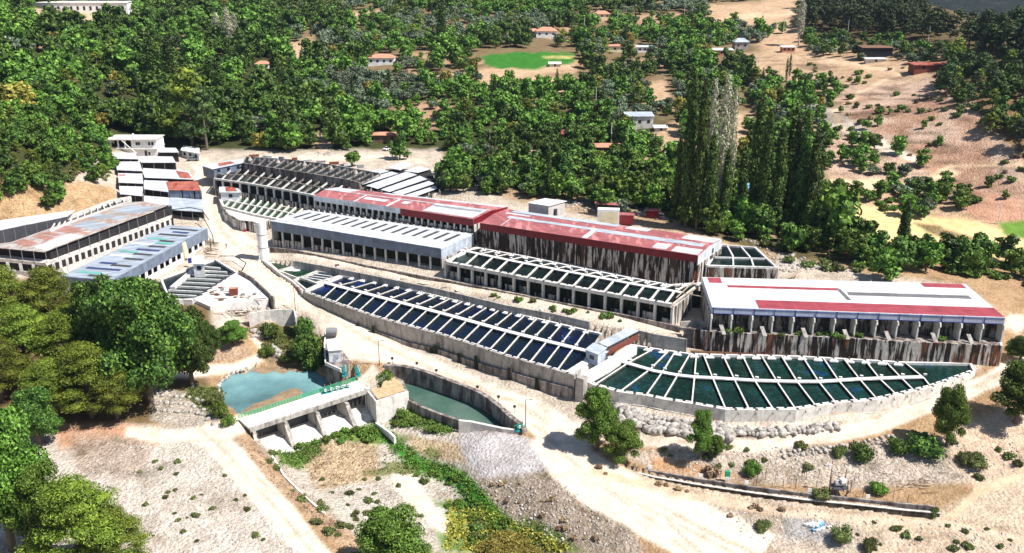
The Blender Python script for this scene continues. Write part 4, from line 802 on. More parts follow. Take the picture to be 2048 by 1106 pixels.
# booth on the cross wall and its long narrow roof
q = [at(1197,685,8.0), at(1215,693,7.8), at(1278,661,7.8), at(1254,655,8.0)]
t = thing("covered_walkway", "long narrow sheet metal roof over the cross wall between the two big tanks", "shelter", (q[0][0], q[0][1], TS1))
mb = MB(); mb.slab(q, 0.12); mb.build("roof", "metal_pale_blue", t)
mb = MB(); mb.ribbon([lerp(q[1], q[2], 0.05)[:2], lerp(q[1], q[2], 0.97)[:2]], 0.15, 5.6, 7.0); mb.build("side_wall", "rusty_steel", t)
for s in (0.02, 0.25, 0.5, 0.75, 0.98):
    for e in ((q[0], q[3]), (q[1], q[2])): p = lerp(*e, s); mb = MB(); mb.cyl((p[0], p[1], 5.4), (p[0], p[1], 7.75), 0.08); mb.build("post", "steel_dark", t)
q = [at(1171,699,8.6), at(1196,708,8.6), at(1213,695,8.4), at(1187,686,8.4)]
t = thing("pump_booth", "small boxy metal booth with a flat roof on the walkway between the two big tanks", "booth", (q[0][0], q[0][1], TS1))
mb = MB(); mb.slab([lerp(p, q[(i + 2) % 4], -0.04) for i, p in enumerate(q)], 0.15); mb.build("roof", "metal_pale_blue", t)
mb = MB(); ii_ = [lerp(p, q[(i + 2) % 4], 0.03) for i, p in enumerate(q)]; mb.prism(to2(ii_), 5.5, 8.3); w = mb.build("wall", "metal_lightblue_e", t)
p = lerp(ii_[0], ii_[1], 0.5); mb = MB(); mb.box((p[0], p[1] - .1, 7.2), (1.2, 0.1, 0.9), -0.6); mb.build("window", "glass_dark", t)
for l_, lab in (([(1137,745),(1174,722),(1205,700),(1250,676)], "white thick wall under the small booth, at the end of the straight tank"), ([(1167,751),(1212,727),(1268,690)], "white cross wall with a sheer grey face towards the fan-shaped tank")):
    w3 = pts(l_, TS1); mb = MB(); mb.ribbon(to2(w3), 1.7, 1.2, TS1 + 0.05); o = mb.build("cross_wall", "concrete_white", loc=(w3[0][0], w3[0][1], 2)); tag(o, lab, "wall")
mb = MB(); p = at(1160, 756, TS1); mb.box((p[0] + .4, p[1] + .5, 2.9), (2.0, 1.8, 6.3), -0.6); o = mb.build("corner_pier", "concrete_grey", loc=(p[0], p[1], 0)); tag(o, "square grey pier where the straight tank's outer wall meets the fan tank", "pier")
mat_plain("navy_sheet", (0.05, 0.07, 0.17), 0.6)
# ------------------------------------------------------------------ upper tanks in the north west
V1F = [(440,390),(446,408),(480,420),(540,432),(600,445),(640,434)]
l3 = pts([(438,392),(447,412),(510,428),(560,438),(612,437)], 12.0); b3 = pts([(438,387),(486,385),(560,402),(640,421)], 12.0)
t = thing("lower_terrace_tank", "low tank of slanting green bays between white dividers, by the track's bend", "fish tank", (l3[0][0], l3[0][1], 9))
mb = MB(); mb.ribbon(to2(l3), 0.8, 8.5, 12.0); mb.build("front_wall", "concrete_pale", t)
mb = MB(); mb.slab([(x, y, 11.4) for x, y, _ in l3 + b3[::-1]], 0.1); mb.build("water", "water_green", t)
for k in range(13):
    a = along([(450,411),(510,427),(560,438),(610,440)], k / 12.5); b_ = along([(470,385),(520,392),(580,405),(645,421)], 0.02 + k / 12.8); q = pts([a, b_], 12.0)
    mb = MB(); mb.ribbon(to2(q), 0.42, 10.4, 12.02); mb.build("divider", "concrete_pale", t)
q = pts([(452,400),(510,412),(570,424),(618,436)], 12.0); mb = MB(); mb.ribbon(to2(q), 0.6, 11.9, 12.15); mb.build("walkway", "concrete_pale", t)
# its apron and outer wall
ap = [(446,412),(452,425),(480,440),(515,443),(560,440),(620,436),(560,433),(500,424)]
t = thing("apron", "pale concrete apron with a tall patched wall, left of the white tower", "platform", at(480, 440, 9))
mb = MB(); mb.prism(to2(pts(ap, 11.4)), 6.0, 11.3); mb.build("slab", "concrete_pale", t)
fw = pts([(446,414),(455,428),(480,442),(515,446),(541,442)], 11.3); mb = MB(); mb.ribbon(to2(fw), 0.4, 5.4, 11.6); mb.build("wall", "concrete_stained", t)
for s, h, w in ((0.12, 3.4, 1.5), (0.3, 4.2, 2.2), (0.52, 2.4, 2.0), (0.7, 3.0, 1.4), (0.85, 2.6, 2.0)):
    p = along(fw, s); mb = MB(); mb.box((p[0] - .1, p[1] - .35, 10.9 - h / 2), (w, 0.15, h), -0.5); mb.build("patch_panel", "concrete_white", t)
p = at(490, 462, 8.4); mb = MB(); mb.cyl((p[0], p[1], 8.6), (p[0], p[1] - .15, 8.6), 0.5, n=14); o = mb.build("round_sign", "red_paint", loc=(p[0], p[1], 8.1)); tag(o, "round red disc on the patched wall left of the white tower", "sign")

def colwall(t, line3, n, zb, zt, colm="concrete_pale", backm="gap_shade", setback=1.2):
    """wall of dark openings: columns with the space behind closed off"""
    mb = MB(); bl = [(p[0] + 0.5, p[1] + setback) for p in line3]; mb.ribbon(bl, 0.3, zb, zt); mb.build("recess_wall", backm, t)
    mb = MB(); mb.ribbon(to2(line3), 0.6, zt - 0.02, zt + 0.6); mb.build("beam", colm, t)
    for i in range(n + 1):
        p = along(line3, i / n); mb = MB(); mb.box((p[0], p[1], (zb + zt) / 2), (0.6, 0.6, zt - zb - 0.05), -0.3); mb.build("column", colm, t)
# upper tank 1
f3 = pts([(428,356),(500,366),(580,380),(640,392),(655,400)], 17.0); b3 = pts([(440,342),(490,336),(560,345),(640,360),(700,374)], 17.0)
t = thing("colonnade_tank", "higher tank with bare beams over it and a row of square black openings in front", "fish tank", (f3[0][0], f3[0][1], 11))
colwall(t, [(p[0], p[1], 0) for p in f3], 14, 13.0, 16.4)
mb = MB(); mb.ribbon([(p[0], p[1] - 0.4) for p in f3], 0.5, 10.8, 13.4); mb.build("stained_wall", "concrete_stained", t)
mb = MB(); mb.slab([(x, y, 16.0) for x, y, _ in f3 + b3[::-1]], 0.1); mb.build("water", "water_dark", t)
for k in range(17):
    q = [along(f3, k / 16), along(b3, k / 16)]; mb = MB(); mb.ribbon(to2(q), 0.2, 16.4, 17.05); mb.build("beam", "concrete_pale" if k % 2 else "concrete_canal", t)
q = [lerp(a, b_, .5) for a, b_ in zip(f3, b3)]; mb = MB(); mb.ribbon(to2(q), 0.5, 16.9, 17.2); mb.build("walkway", "concrete_canal", t)
# upper tank 2, hoppers along it
f3 = pts([(486,326),(560,338),(640,350),(700,360),(720,366)], 19.0); b3 = pts([(492,314),(580,320),(660,330),(730,342),(760,348)], 19.0)
t = thing("highest_tank", "topmost tank with a row of dark cone-shaped hoppers, along the white upper road", "fish tank", (f3[0][0], f3[0][1], 15))
mb = MB(); mb.ribbon(to2(f3), 0.5, 15.5, 19.1); mb.build("front_wall", "concrete_canal", t)
mb = MB(); mb.ribbon(to2(b3), 0.5, 16.0, 19.3); mb.build("back_wall", "concrete_grey", t)
mb = MB(); mb.slab([(x, y, 18.4) for x, y, _ in f3 + b3[::-1]], 0.1); mb.build("water", "water_dark", t)
for k in range(16):
    q = [along(f3, k / 15), along(b3, k / 15)]; mb = MB(); mb.ribbon(to2(q), 0.2, 18.45, 19.05); mb.build("divider", "concrete_canal", t)
for k in range(15):
    p = lerp(along(f3, (k + .5) / 15), along(b3, (k + .5) / 15), 0.8); mb = MB(); mb.cyl((p[0], p[1], 18.4), (p[0], p[1], 19.8), 0.95, 0.12, 8); mb.build("hopper", "steel_dark" if k % 3 else "concrete_grey", t)
for k in range(9):
    p = along(pts([(500,312),(560,316),(640,324),(740,336)], 19.4), (k + .3) / 9); mb = MB(); mb.box((p[0], p[1], 19.6), (RNG.uniform(1.5, 3.5), 1.0, RNG.uniform(0.5, 1.1)), RNG.uniform(-.5, .5)); o = mb.build("junk_pile", ["rusty_steel", "concrete_pale", "steel_grey"][k % 3], loc=(p[0], p[1], 19)); tag(o, "small heap of scrap lying along the highest tank's back wall", "junk", "scrap along the upper road")
# striped sheet-metal shade roofs at the tanks' right end
strips = [((683,357),(703,364),(782,341),(762,336)),((706,365),(722,370),(800,346),(785,342)),((728,372),(752,379),(838,348),(815,342)),((757,380),(776,385),(858,357),(842,350)),((780,386),(800,391),(872,366),(862,360)),((803,392),(822,396),(877,376),(873,370)),((770,335),(800,341),(830,328),(806,323)),((805,342),(835,346),(862,338),(838,331))]
t = thing("shade_roof", "striped roofs of pale blue metal sheets with black gaps, right end of the high tanks", "roof", at(760, 385, 14))
for s in strips: mb = MB(); mb.slab([lerp(p_, at(sum(c_[0] for c_ in s) / 4, sum(c_[1] for c_ in s) / 4, 18.2), .08) for p_ in pts(s, 18.2)], 0.12); mb.build("roof_sheet", "metal_stack", t)
o3 = pts([(683,361),(800,395),(828,399),(880,380),(860,336),(770,337)], 17.6)
mb = MB(); mb.slab([(x, y, 17.3) for x, y, _ in o3], 0.1); mb.build("gap_shade_sheet", "gap_shade", t)  # added near-black sheet, painting the shade between the roof strips
mb = MB(); mb.ribbon(to2(o3[:4]), 0.5, 13.0, 17.2); mb.build("wall", "concrete_stained", t)
for k in range(10): p = along(o3[:4], k / 9); mb = MB(); mb.box((p[0] - .2, p[1] - .3, 15.6), (0.35, 0.35, 4.6)); mb.build("post", "concrete_pale", t)

# two little huts by the track
def hut(name, label, FL, FR, BR, BL, zr, zg, roofm, wallm, win=0, door=None, over=0.35, cat="hut", th=0.15, tilt=0.0, group=None, rise=0.0, winm="glass_dark"):
    q = [at(*FL, zr), at(*FR, zr), at(*BR, zr + tilt), at(*BL, zr + tilt)]; c = [sum(p[k] for p in q) / 4 for k in range(2)]
    t = thing(name, label, cat, (c[0], c[1], zg), group)
    ov = [(c[0] + (p[0] - c[0]) * (1 + over / 3), c[1] + (p[1] - c[1]) * (1 + over / 3), p[2]) for p in q]
    if rise:
        apex = [lerp(lerp(q[0], q[3], .5), lerp(q[1], q[2], .5), s) for s in (0.28, 0.72)]; apex = [(p[0], p[1], zr + rise) for p in apex]
        mb = MB(); mb.add([*ov, *apex], [(0, 1, 5, 4), (1, 2, 5), (2, 3, 4, 5), (3, 0, 4), (3, 2, 1, 0)]); mb.build("roof", roofm, t)
    else: mb = MB(); mb.slab(ov, th); mb.build("roof", roofm, t)
    mb = MB(); mb.prism(to2(q), zg - 0.8, [p[2] - th - 0.01 for p in q]); w = mb.build("wall", wallm, t)
    for e, n in ((0, win), (1, max(0, win - 1))):
        a, b_ = q[e], q[(e + 1) % 4]; dx, dy = b_[0] - a[0], b_[1] - a[1]; l = math.hypot(dx, dy); ang = math.atan2(dy, dx)
        for i in range(n):
            p = lerp(a, b_, (i + 0.5) / n); ww = min(1.2, l / n * 0.45); mb = MB(); mb.box((p[0] + dy / l * 0.04, p[1] - dx / l * 0.04, zr - 1.3), (ww, 0.12, 1.1), ang); mb.build("window", winm, t)
    if door is not None:
        a, b_ = q[0], q[1]; dx, dy = b_[0] - a[0], b_[1] - a[1]; l = math.hypot(dx, dy); p = lerp(a, b_, door); mb = MB(); mb.box((p[0] + dy / l * 0.04, p[1] - dx / l * 0.04, zg + 0.95), (1.0, 0.14, 2.0), math.atan2(dy, dx)); mb.build("door", "wood_brown", t)
    return t, q
t, q = hut("gate_hut", "low grey hut with patchy red and white roof where track meets upper road", (427,337), (485,325), (482,318), (405,330), 18.6, 15.4, "metal_stack", "metal_blue_grey", 3)
mb = MB(); mb.slab([bil(q, .25, .2, .12), bil(q, .75, .2, .12), bil(q, .7, .8, .12), bil(q, .35, .8, .12)], .05); mb.build("rusty_sheet", "metal_rust_red", t)
t, q = hut("block_hut", "tiny white block hut with rusty roof sheets beside the green-bayed tank", (441,384), (480,384), (472,372), (440,374), 14.6, 12.0, "metal_stack", "white_paint", 1)
mb = MB(); mb.slab([bil(q, .3, .1, .12), bil(q, .9, .1, .12), bil(q, .85, .9, .12), bil(q, .3, .9, .12)], .05); mb.build("rusty_sheet", "metal_rust_red", t)

# ------------------------------------------------------------------ stack of stepped roofs on the left of the track
tiles = [  # FL, FR, BR, BL, z, label tail, material
 ((231,317),(276,318),(270,305),(226,306),20.2,"topmost of the left-hand column","metal_stack"),
 ((234,340),(285,342),(279,323),(231,323),18.6,"second from the top of the left-hand column","metal_stack"),
 ((237,365),(287,367),(284,347),(236,346),17.2,"third from the top, left-hand column, with a red dash","metal_stack"),
 ((240,388),(285,392),(286,373),(238,372),15.8,"lowest of the left-hand column","metal_stack"),
 ((282,325),(352,325),(345,313),(275,312),18.0,"topmost of the right-hand column","metal_stack"),
 ((289,355),(388,359),(378,341),(286,336),16.4,"second of the right-hand column, with a red corner","metal_stack"),
 ((288,378),(337,384),(336,362),(288,360),15.0,"white one left of the red roof","metal_stack"),
 ((337,380),(402,381),(395,362),(333,363),15.2,"the all red roof beside the track","metal_rust_red"),
 ((286,406),(337,410),(338,395),(287,391),12.6,"just under the black gap, by the big left shed","metal_stack"),
 ((337,419),(408,424),(404,399),(338,394),11.8,"the pale blue sloping one at the bottom, beside the track","metal_pale_blue"),
]
for FL, FR, BR, BL, z, lab, m_ in tiles:
    q = [at(*FL, z), at(*FR, z), at(*BR, z + .7), at(*BL, z + .7)]; c = lerp(q[0], q[2], .5); gz = z - 3.2
    t = thing("stepped_shed", "stepped tin-roofed tank shed, " + lab, "shed", (c[0], c[1], gz), None)
    mb = MB(); mb.slab(q, 0.14); mb.build("roof", m_, t)
    mb = MB(); mb.ribbon([lerp(q[0], q[3], .25)[:2], lerp(q[1], q[2], .25)[:2]], 0.2, gz - 1.2, z - 0.05); mb.build("wall", "gap_shade", t)
    mb = MB(); mb.prism(to2([lerp(q[0], q[3], .3), lerp(q[1], q[2], .3), q[2], q[3]]), gz - 2.5, gz + 1.4); mb.build("tank", "concrete_canal", t)
    for s in (0.02, 0.35, 0.66, 0.98): p = lerp(q[0], q[1], s); mb = MB(); mb.box((p[0], p[1] + .2, z - 1.7), (0.16, 0.16, 3.2)); mb.build("post", "steel_grey", t)
    if "red corner" in lab: mb = MB(); mb.slab([bil(q, .73, .1, .06), bil(q, .97, .1, .06), bil(q, .95, .75, .06), bil(q, .7, .9, .06)], .05); mb.build("rusty_sheet", "metal_rust_red", t)
    if "red dash" in lab: mb = MB(); mb.slab([bil(q, .02, .72, .06), bil(q, .3, .72, .06), bil(q, .3, .84, .06), bil(q, .02, .84, .06)], .05); mb.build("rusty_sheet", "metal_rust_red", t)
    if "all red" in lab:
        for s0, s1 in ((0, .38), (.42, .75), (.8, 1)):
            a, b_ = lerp(q[0], q[1], s0), lerp(q[0], q[1], s1); mb = MB(); mb.ribbon([(a[0], a[1] + .35), (b_[0], b_[1] + .35)], 0.12, z - 3.0, z - 0.3); mb.build("wall_sheet", "metal_blue_grey", t)

# office building, two storeys, flat roof
z0 = 20.0; q = [at(228,309,16.4), at(318,309,16.6)]; zr = 23.0
RQ = [at(218,279,zr), at(312,275,zr), at(316,271,zr), at(236,266,zr)]
L0 = at(229,312,16.6); R0 = at(316,312,16.6); dep = 8.0
t = thing("office_building", "two storey white building with a flat pinkish roof at the top left of the farm", "building", L0)
x0, x1, y0 = L0[0] - 1, R0[0], L0[1]
def bx_(name, m_, xa, xb, ya, yb, za, zb_): mb = MB(); mb.box(((xa + xb) / 2, (ya + yb) / 2, (za + zb_) / 2), (xb - xa, yb - ya, zb_ - za)); return mb.build(name, m_, t)
w = x1 - x0
bx_("lower_wall", "white_paint", x0, x1, y0, y0 + dep, 15.0, 19.4); bx_("floor_slab", "concrete_white", x0 - .3, x1 + .2, y0 - .8, y0 + dep, 19.4, 19.75)
bx_("upper_wall", "white_paint", x0 + w * .45, x1 - .002, y0 + .05, y0 + dep, 19.752, 22.9); bx_("porch_back_wall", "gap_shade", x0 + .2, x0 + w * .449, y0 + 3.5, y0 + dep, 19.753, 22.9)
bx_("roof", "concrete_pale", x0 - 1.2, x1 + .4, y0 - 1.0, y0 + dep + .5, 22.902, 23.25)
for s in (0.0, 0.16, 0.31): bx_("column", "white_paint", x0 + w * s, x0 + w * s + .5, y0 - .3, y0 + .2, 19.752, 22.9)
for s, zc in ((.55, 21.4), (.60, 21.4), (.82, 21.4), (.89, 21.4), (.8, 17.6)):
    f_ = bx_("window", "glass_dark", x0 + w * s, x0 + w * s + .75, y0 - .04, y0 + .08, zc - .6, zc + .6)
bx_("door", "steel_dark", x0 + w * .72, x0 + w * .72 + 1.0, y0 - .05, y0 + .1, 16.6, 18.8)
mb = MB(); mb.cyl((x0 + w * .45, y0 + 3, 23.3), (x0 + w * .45, y0 + 3, 24.4), 0.5, n=12); mb.cyl((x0 + w * .45, y0 + 3, 24.4), (x0 + w * .45, y0 + 3, 24.8), 0.5, .1, n=12); mb.build("water_tank", "white_paint", t)
mb = MB(); mb.cyl((x0 + w * .95, y0 + 1, 23.25), (x0 + w * .95, y0 + 1, 25.5), 0.05); mb.build("antenna", "steel_grey", t)
mb = MB(); mb.cyl((x0 + w * .28, y0 - 1, 22.8), (x0 + w * .62, y0 - 3.2, 18.2), 0.18, n=6); mb.build("stair_rail", "concrete_white", t)
t, q = hut("open_garage", "low open-fronted shed with a flat grey roof, right of the white two storey building", (320,304), (356,304), (350,296), (320,296), 18.4, 15.4, "metal_stack", "gap_shade")
t, q = hut("site_cabin", "small white cabin with three little windows beside the woods at the upper road", (363,300), (397,306), (397,296), (368,291), 17.8, 15.3, "white_paint", "white_paint", 3)

# parked car near the upper road
p = at(397, 321, 14.8); p = (p[0], p[1], zat(p[0], p[1]))
def car(px, py, label, col, ang):
    p = ground(px, py); t = thing("parked_car", label, "car", p); co, si = math.cos(ang), math.sin(ang)
    def T(x, y, z): return (p[0] + x * co - y * si, p[1] + x * si + y * co, p[2] + z)
    prof = [(-2.1, .35), (-2.1, .85), (-1.9, .98), (-1.0, 1.0), (1.0, .98), (2.0, .85), (2.15, .6), (2.1, .35)]
    mb = MB(); vs = [T(x, -.85, z) for x, z in prof] + [T(x, .85, z) for x, z in prof]; n = len(prof)
    mb.add(vs, [tuple(range(n)), tuple(range(2 * n - 1, n - 1, -1))] + [(i, n + i, n + (i + 1) % n, (i + 1) % n) for i in range(n)]); mb.build("body", col, t)
    mb = MB(); pr = [(-1.6, .99), (-1.1, 1.45), (.3, 1.45), (.95, .99)]; vs = [T(x, -.72 if z < 1 else -.6, z) for x, z in pr] + [T(x, .72 if z < 1 else .6, z) for x, z in pr]
    mb.add(vs, [(0, 1, 2, 3), (7, 6, 5, 4), (0, 4, 5, 1), (2, 6, 7, 3)]); mb.build("windows", "glass_dark", t)
    mb = MB(); mb.slab([T(-1.1, -.6, 1.5), T(.3, -.6, 1.5), T(.3, .6, 1.5), T(-1.1, .6, 1.5)], .05); mb.build("roof", col, t)
    for x in (-1.35, 1.35):
        for y in (-.85, .85): mb = MB(); mb.cyl(T(x, y - .1, .33), T(x, y + .1, .33), .33, n=12); mb.build("wheel", "rubber_black", t)
car(386, 321, "grey car parked on the pale yard below the small white cabin", "steel_grey", 0.15)
car(777, 300, "white car standing under the trees at the end of the upper road", "white_paint", 0.9)

# ------------------------------------------------------------------ the big sheds on the far left
q = [at(0,497,15.0), at(87,504,15.0), at(334,411,15.6), at(286,403,15.8), at(243,405,15.8), at(23,484,15.0)]
LE = at(-60,486,15.0)
q[0] = at(-40,492,15.0)
t = thing("left_shed", "large shed with a patched rusty and grey tin roof on the far left", "shed", (q[1][0], q[1][1], 8))
mb = MB(); mb.slab([q[0], q[1], q[2], q[3], q[4], q[5]], 0.15); mb.build("roof", "metal_west", t)
W1R = [q[1], q[2], q[4], q[5]]
for u0, u1, v0, v1, m_ in ((.0, .08, .5, .95, "metal_faded_red"), (.14, .2, .45, .9, "metal_faded_red"), (.22, .26, .5, .9, "metal_faded_red"), (.30, .40, .4, .92, "metal_faded_red"), (.42, .55, .1, .7, "metal_west_blue"), (.33, .36, .05, .4, "metal_faded_red"), (.62, .7, .2, .9, "metal_west_blue"), (.78, .95, .1, .7, "metal_west_blue"), (.02, .3, .03, .38, "concrete_pale")):
    mb = MB(); mb.slab([bil(W1R, u0, v0, .06), bil(W1R, u1, v0, .06), bil(W1R, u1, v1, .06), bil(W1R, u0, v1, .06)], .04); mb.build("roof_panel", m_, t)
low = [at(-60,534,11.4), at(87,538,11.4), at(335,428,11.8)]
low = [(q[0][0], q[0][1] - .2, 0), (q[1][0] + .2, q[1][1] - .2, 0), (q[2][0] + .3, q[2][1] - .2, 0)]
mb = MB(); mb.ribbon([(p[0] + .0, p[1] + 3.0) for p in low], 0.3, 8.0, 14.8); mb.build("inner_wall", "gap_shade", t)
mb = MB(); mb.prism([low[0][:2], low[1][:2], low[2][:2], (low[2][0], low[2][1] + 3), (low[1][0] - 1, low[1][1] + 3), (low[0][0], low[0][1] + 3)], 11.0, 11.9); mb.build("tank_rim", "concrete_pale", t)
mb = MB(); mb.ribbon([(p[0], p[1] + .6) for p in low], 0.3, 5.0, 11.0); mb.build("back_recess", "gap_shade", t)
mb = MB(); mb.ribbon(to2(low), 0.4, 4.5, 8.9); mb.build("tank_wall", "concrete_pale", t)
for k in range(22):
    p = along(low[1:], k / 21); mb = MB(); mb.box((p[0], p[1], 9.9), (0.8, 0.45, 2.2), 0.95); mb.build("pier", "concrete_pale", t)
for k in range(6): p = along(low[:2], k / 5); mb = MB(); mb.box((p[0], p[1], 9.9), (0.8, 0.45, 2.2)); mb.build("pier", "concrete_pale", t)
for k in range(18):
    p = along(low, (k + .5) / 18); mb = MB(); mb.cyl((p[0], p[1], 11.8), (p[0], p[1], 14.9), 0.09); mb.build("post", "steel_grey", t)
# second shed: pale blue roof with dark and turquoise strips
q = [at(121,552,10.6), at(222,560,10.6), at(414,456,11.2), at(337,450,11.4)]
t = thing("left_shed", "lower pale blue shed with dark and turquoise roof strips, beside the trees on the left", "shed", (q[1][0], q[1][1], 5))
mb = MB(); mb.slab(q, 0.15); mb.build("roof", "metal_west_blue", t)
Q2 = [q[1], q[2], q[3], q[0]]
for u, v0, v1, m_ in ((.03, .1, .55, "steel_dark"), (.07, .4, .85, "green_tarp"), (.14, .15, .85, "navy_sheet"), (.21, .08, .5, "steel_dark"), (.235, .45, .8, "navy_sheet"), (.33, .1, .5, "steel_dark"), (.37, .45, .9, "white_paint"), (.42, .1, .5, "steel_dark"), (.45, .5, .9, "green_tarp"), (.50, .1, .62, "navy_sheet"), (.57, .12, .5, "steel_dark"), (.60, .5, .95, "white_paint"), (.64, .1, .5, "green_tarp"), (.68, .15, .5, "steel_dark"), (.71, .4, .85, "green_tarp"), (.80, .1, .8, "steel_dark"), (.86, .2, .6, "navy_sheet"), (.92, .1, .8, "steel_dark")):
    mb = MB(); mb.slab([bil(Q2, u, v0, .06), bil(Q2, u + .028, v0, .06), bil(Q2, u + .028, v1, .06), bil(Q2, u, v1, .06)], .04); mb.build("roof_panel", m_, t)
a, b_ = q[1], q[2]
mb = MB(); mb.ribbon([(a[0] + .1, a[1] - .1), (b_[0] + .1, b_[1] - .1)], 0.12, 7.9, [10.5, 11.1]); mb.ribbon([(q[0][0], q[0][1] - .1), (a[0], a[1] - .1)], 0.12, 7.9, 10.5); mb.build("fascia", "metal_blue_grey", t)
mb = MB(); mb.ribbon([(b_[0] + .1, b_[1]), (q[3][0], q[3][1])], 0.12, 7.9, [11.1, 11.3]); mb.build("end_sheet", "metal_blue_grey", t)
mb = MB(); mb.ribbon([a[:2], b_[:2]], 0.35, 4.2, 6.2); mb.ribbon([q[0][:2], a[:2]], 0.35, 4.2, 7.8); mb.build("wall", "concrete_white", t)
mb = MB(); mb.ribbon([(a[0] - 1, a[1] + .8), (b_[0] - 1, b_[1] + .8)], 0.3, 4.2, 7.9); mb.build("inner_wall", "gap_shade", t)
for k in range(17): p = lerp(a, b_, k / 16); mb = MB(); mb.box((p[0], p[1], 7.05), (0.9 if k % 2 else .5, 0.4, 1.68), 0.95); mb.build("pier", "concrete_white", t)
# third: pale roof and dark side behind the large shed
q = [at(-40,468,17.0), at(135,432,17.0), at(150,420,17.4), at(-40,446,17.4)]
t = thing("left_shed", "narrow pale roof with a dark netted side, behind the large rusty-roofed shed", "shed", (q[0][0], q[0][1], 12))
mb = MB(); mb.slab(q, .14); mb.build("roof", "metal_stack", t)
mb = MB(); mb.ribbon([q[0][:2], q[1][:2]], .2, 12.0, 16.8); mb.build("net_side", "steel_dark", t)
for k in range(9): p = lerp(q[0], q[1], k / 8); mb = MB(); mb.box((p[0], p[1] - .25, 14.6), (.14, .14, 4.6)); mb.build("post", "steel_grey", t)
q = pts([(100,462),(140,445),(235,412),(262,402),(262,396),(225,402),(140,434),(110,446)], 15.6)
t = thing("open_channel", "long narrow concrete channel with bare beams, at the foot of the earth cutting", "channel", q[0])
mb = MB(); mb.ribbon(to2(q[:4]), .4, 12.5, 15.8); mb.ribbon(to2(q[4:]), .4, 12.5, 16.2); mb.build("wall", "concrete_pale", t)
for k in range(13): A_, B_ = along(q[:4], k / 12), along(q[4:][::-1], k / 12); mb = MB(); mb.ribbon([A_[:2], B_[:2]], .3, 15.3, 15.75); mb.build("beam", "concrete_pale", t)
mb = MB(); mb.slab([(x, y, 14.9) for x, y, _ in q], .1); mb.build("water", "water_dark", t)

# raceway next to the tracks at the left, with slanting ladder of beams
z = 6.3; o3 = pts([(322,556),(395,530),(430,518),(474,545),(392,596),(340,600)], z)
t = thing("corner_tank", "wedge-shaped tank of black water with a ladder of white beams, by the white yard", "fish tank", (o3[3][0], o3[3][1], 4))
mb = MB(); mb.ribbon(to2(o3 + [o3[0]]), .5, 3.5, z); mb.build("wall", "concrete_white", t)
mb = MB(); mb.slab([(x, y, z - .6) for x, y, _ in o3], .1); mb.build("water", "water_dark", t)
L_ = [(398,530),(355,565),(330,590)]; R_ = [(425,520),(462,543),(392,593)]
for k in range(9):
    yy = 532 + k * 8.0; xa = 398 - (yy - 530) * 1.22; xb = (440 + (yy - 532) * 1.7) if yy < 545 else 468 - (yy - 545) * 1.62
    A_, B_ = at(xa, yy - 1, z), at(max(xb, xa + 6), yy + 3, z); mb = MB(); mb.ribbon([A_[:2], B_[:2]], .34, z - 2, z - .03); mb.build("beam", "concrete_white", t)
mb = MB(); mb.ribbon(to2(pts([(398,530),(345,574)], z)), 1.5, z - 1, z + .08); mb.build("walkway", "concrete_white", t)
for k in range(8): p = lerp(at(468,545,z), at(395,594,z), (k + .5) / 8); mb = MB(); mb.box((p[0], p[1], z + .1), (1.6, .8, .1), .95); mb.build("hatch", "steel_dark", t)
# white yard slab with rubbish
y3 = pts([(392,600),(478,545),(500,560),(540,590),(536,598),(460,606),(420,612)], 6.0)
t = thing("yard_slab", "bright white triangular concrete slab strewn with scrap beside the track", "slab", y3[0])
mb = MB(); mb.prism(to2(y3), 3.0, 5.9); mb.build("slab", "concrete_white", t)
l = pts([(478,543),(505,558),(548,598)], 6.6); mb = MB(); mb.ribbon(to2(l), .4, 3.5, 7.0); o = mb.build("track_wall", "concrete_canal", loc=l[0]); tag(o, "low dark retaining wall between the track and the white yard slab", "wall")
l = pts([(497,628),(540,622),(588,620),(592,636)], 4.6); mb = MB(); mb.ribbon(to2(l), .4, .2, 4.9); o = mb.build("river_wall", "concrete_pale", loc=l[0]); tag(o, "pale retaining wall with square panels above the stream's upper end", "wall")
c = at(468, 590, 5.9); mb = MB(); mb.box((c[0], c[1], 6.9), (2.1, 1.8, 2.0), .15); t = thing("waste_crate", "rust red box with an open top on the white slab", "crate", (c[0], c[1], 5.9)); mb.build("body", "rusty_steel", t)
mb = MB(); mb.box((c[0], c[1], 7.92), (1.7, 1.4, .06), .15); mb.build("contents", "red_tile", t)
r2 = random.Random(5)
for k in range(34):
    px_, py_ = r2.uniform(425, 520), r2.uniform(575, 602)
    if px_ > 500 and py_ < 585: continue
    p = at(px_, py_, 5.95); mb = MB(); L2 = r2.uniform(.6, 3.5); a = r2.uniform(-.6, .9)
    if k % 3: mb.box((p[0], p[1], 6.02 + k * .002), (L2, .16, .12), a)
    else:
        n = 6; vs = [(p[0] + r2.uniform(.5, 1) * .9 * math.cos(i * 1.05), p[1] + r2.uniform(.5, 1) * .7 * math.sin(i * 1.05), 6.15 + r2.uniform(0, .4)) for i in range(n)]; mb.slab(vs, .25)
    o = mb.build("scrap_piece", ["wood_grey", "concrete_white", "rusty_steel", "steel_grey", "wood_brown"][k % 5], loc=(p[0], p[1], 5.95)); tag(o, "piece of scrap lying on the bright white slab", "scrap", "scrap on the white yard slab")
for k in range(9):
    p = at(r2.uniform(430, 490), r2.uniform(618, 634), 4.3); mb = MB(); g = zat(*p[:2]); a = r2.uniform(.1, .5); mb.box((p[0], p[1], g + .15 + k * .05), (r2.uniform(4, 7), .18, .14), a); o = mb.build("timber", ["wood_brown", "wood_grey"][k % 2], loc=(p[0], p[1], g)); tag(o, "long timber in the stack above the stream", "timber", "stacked timbers above the stream")
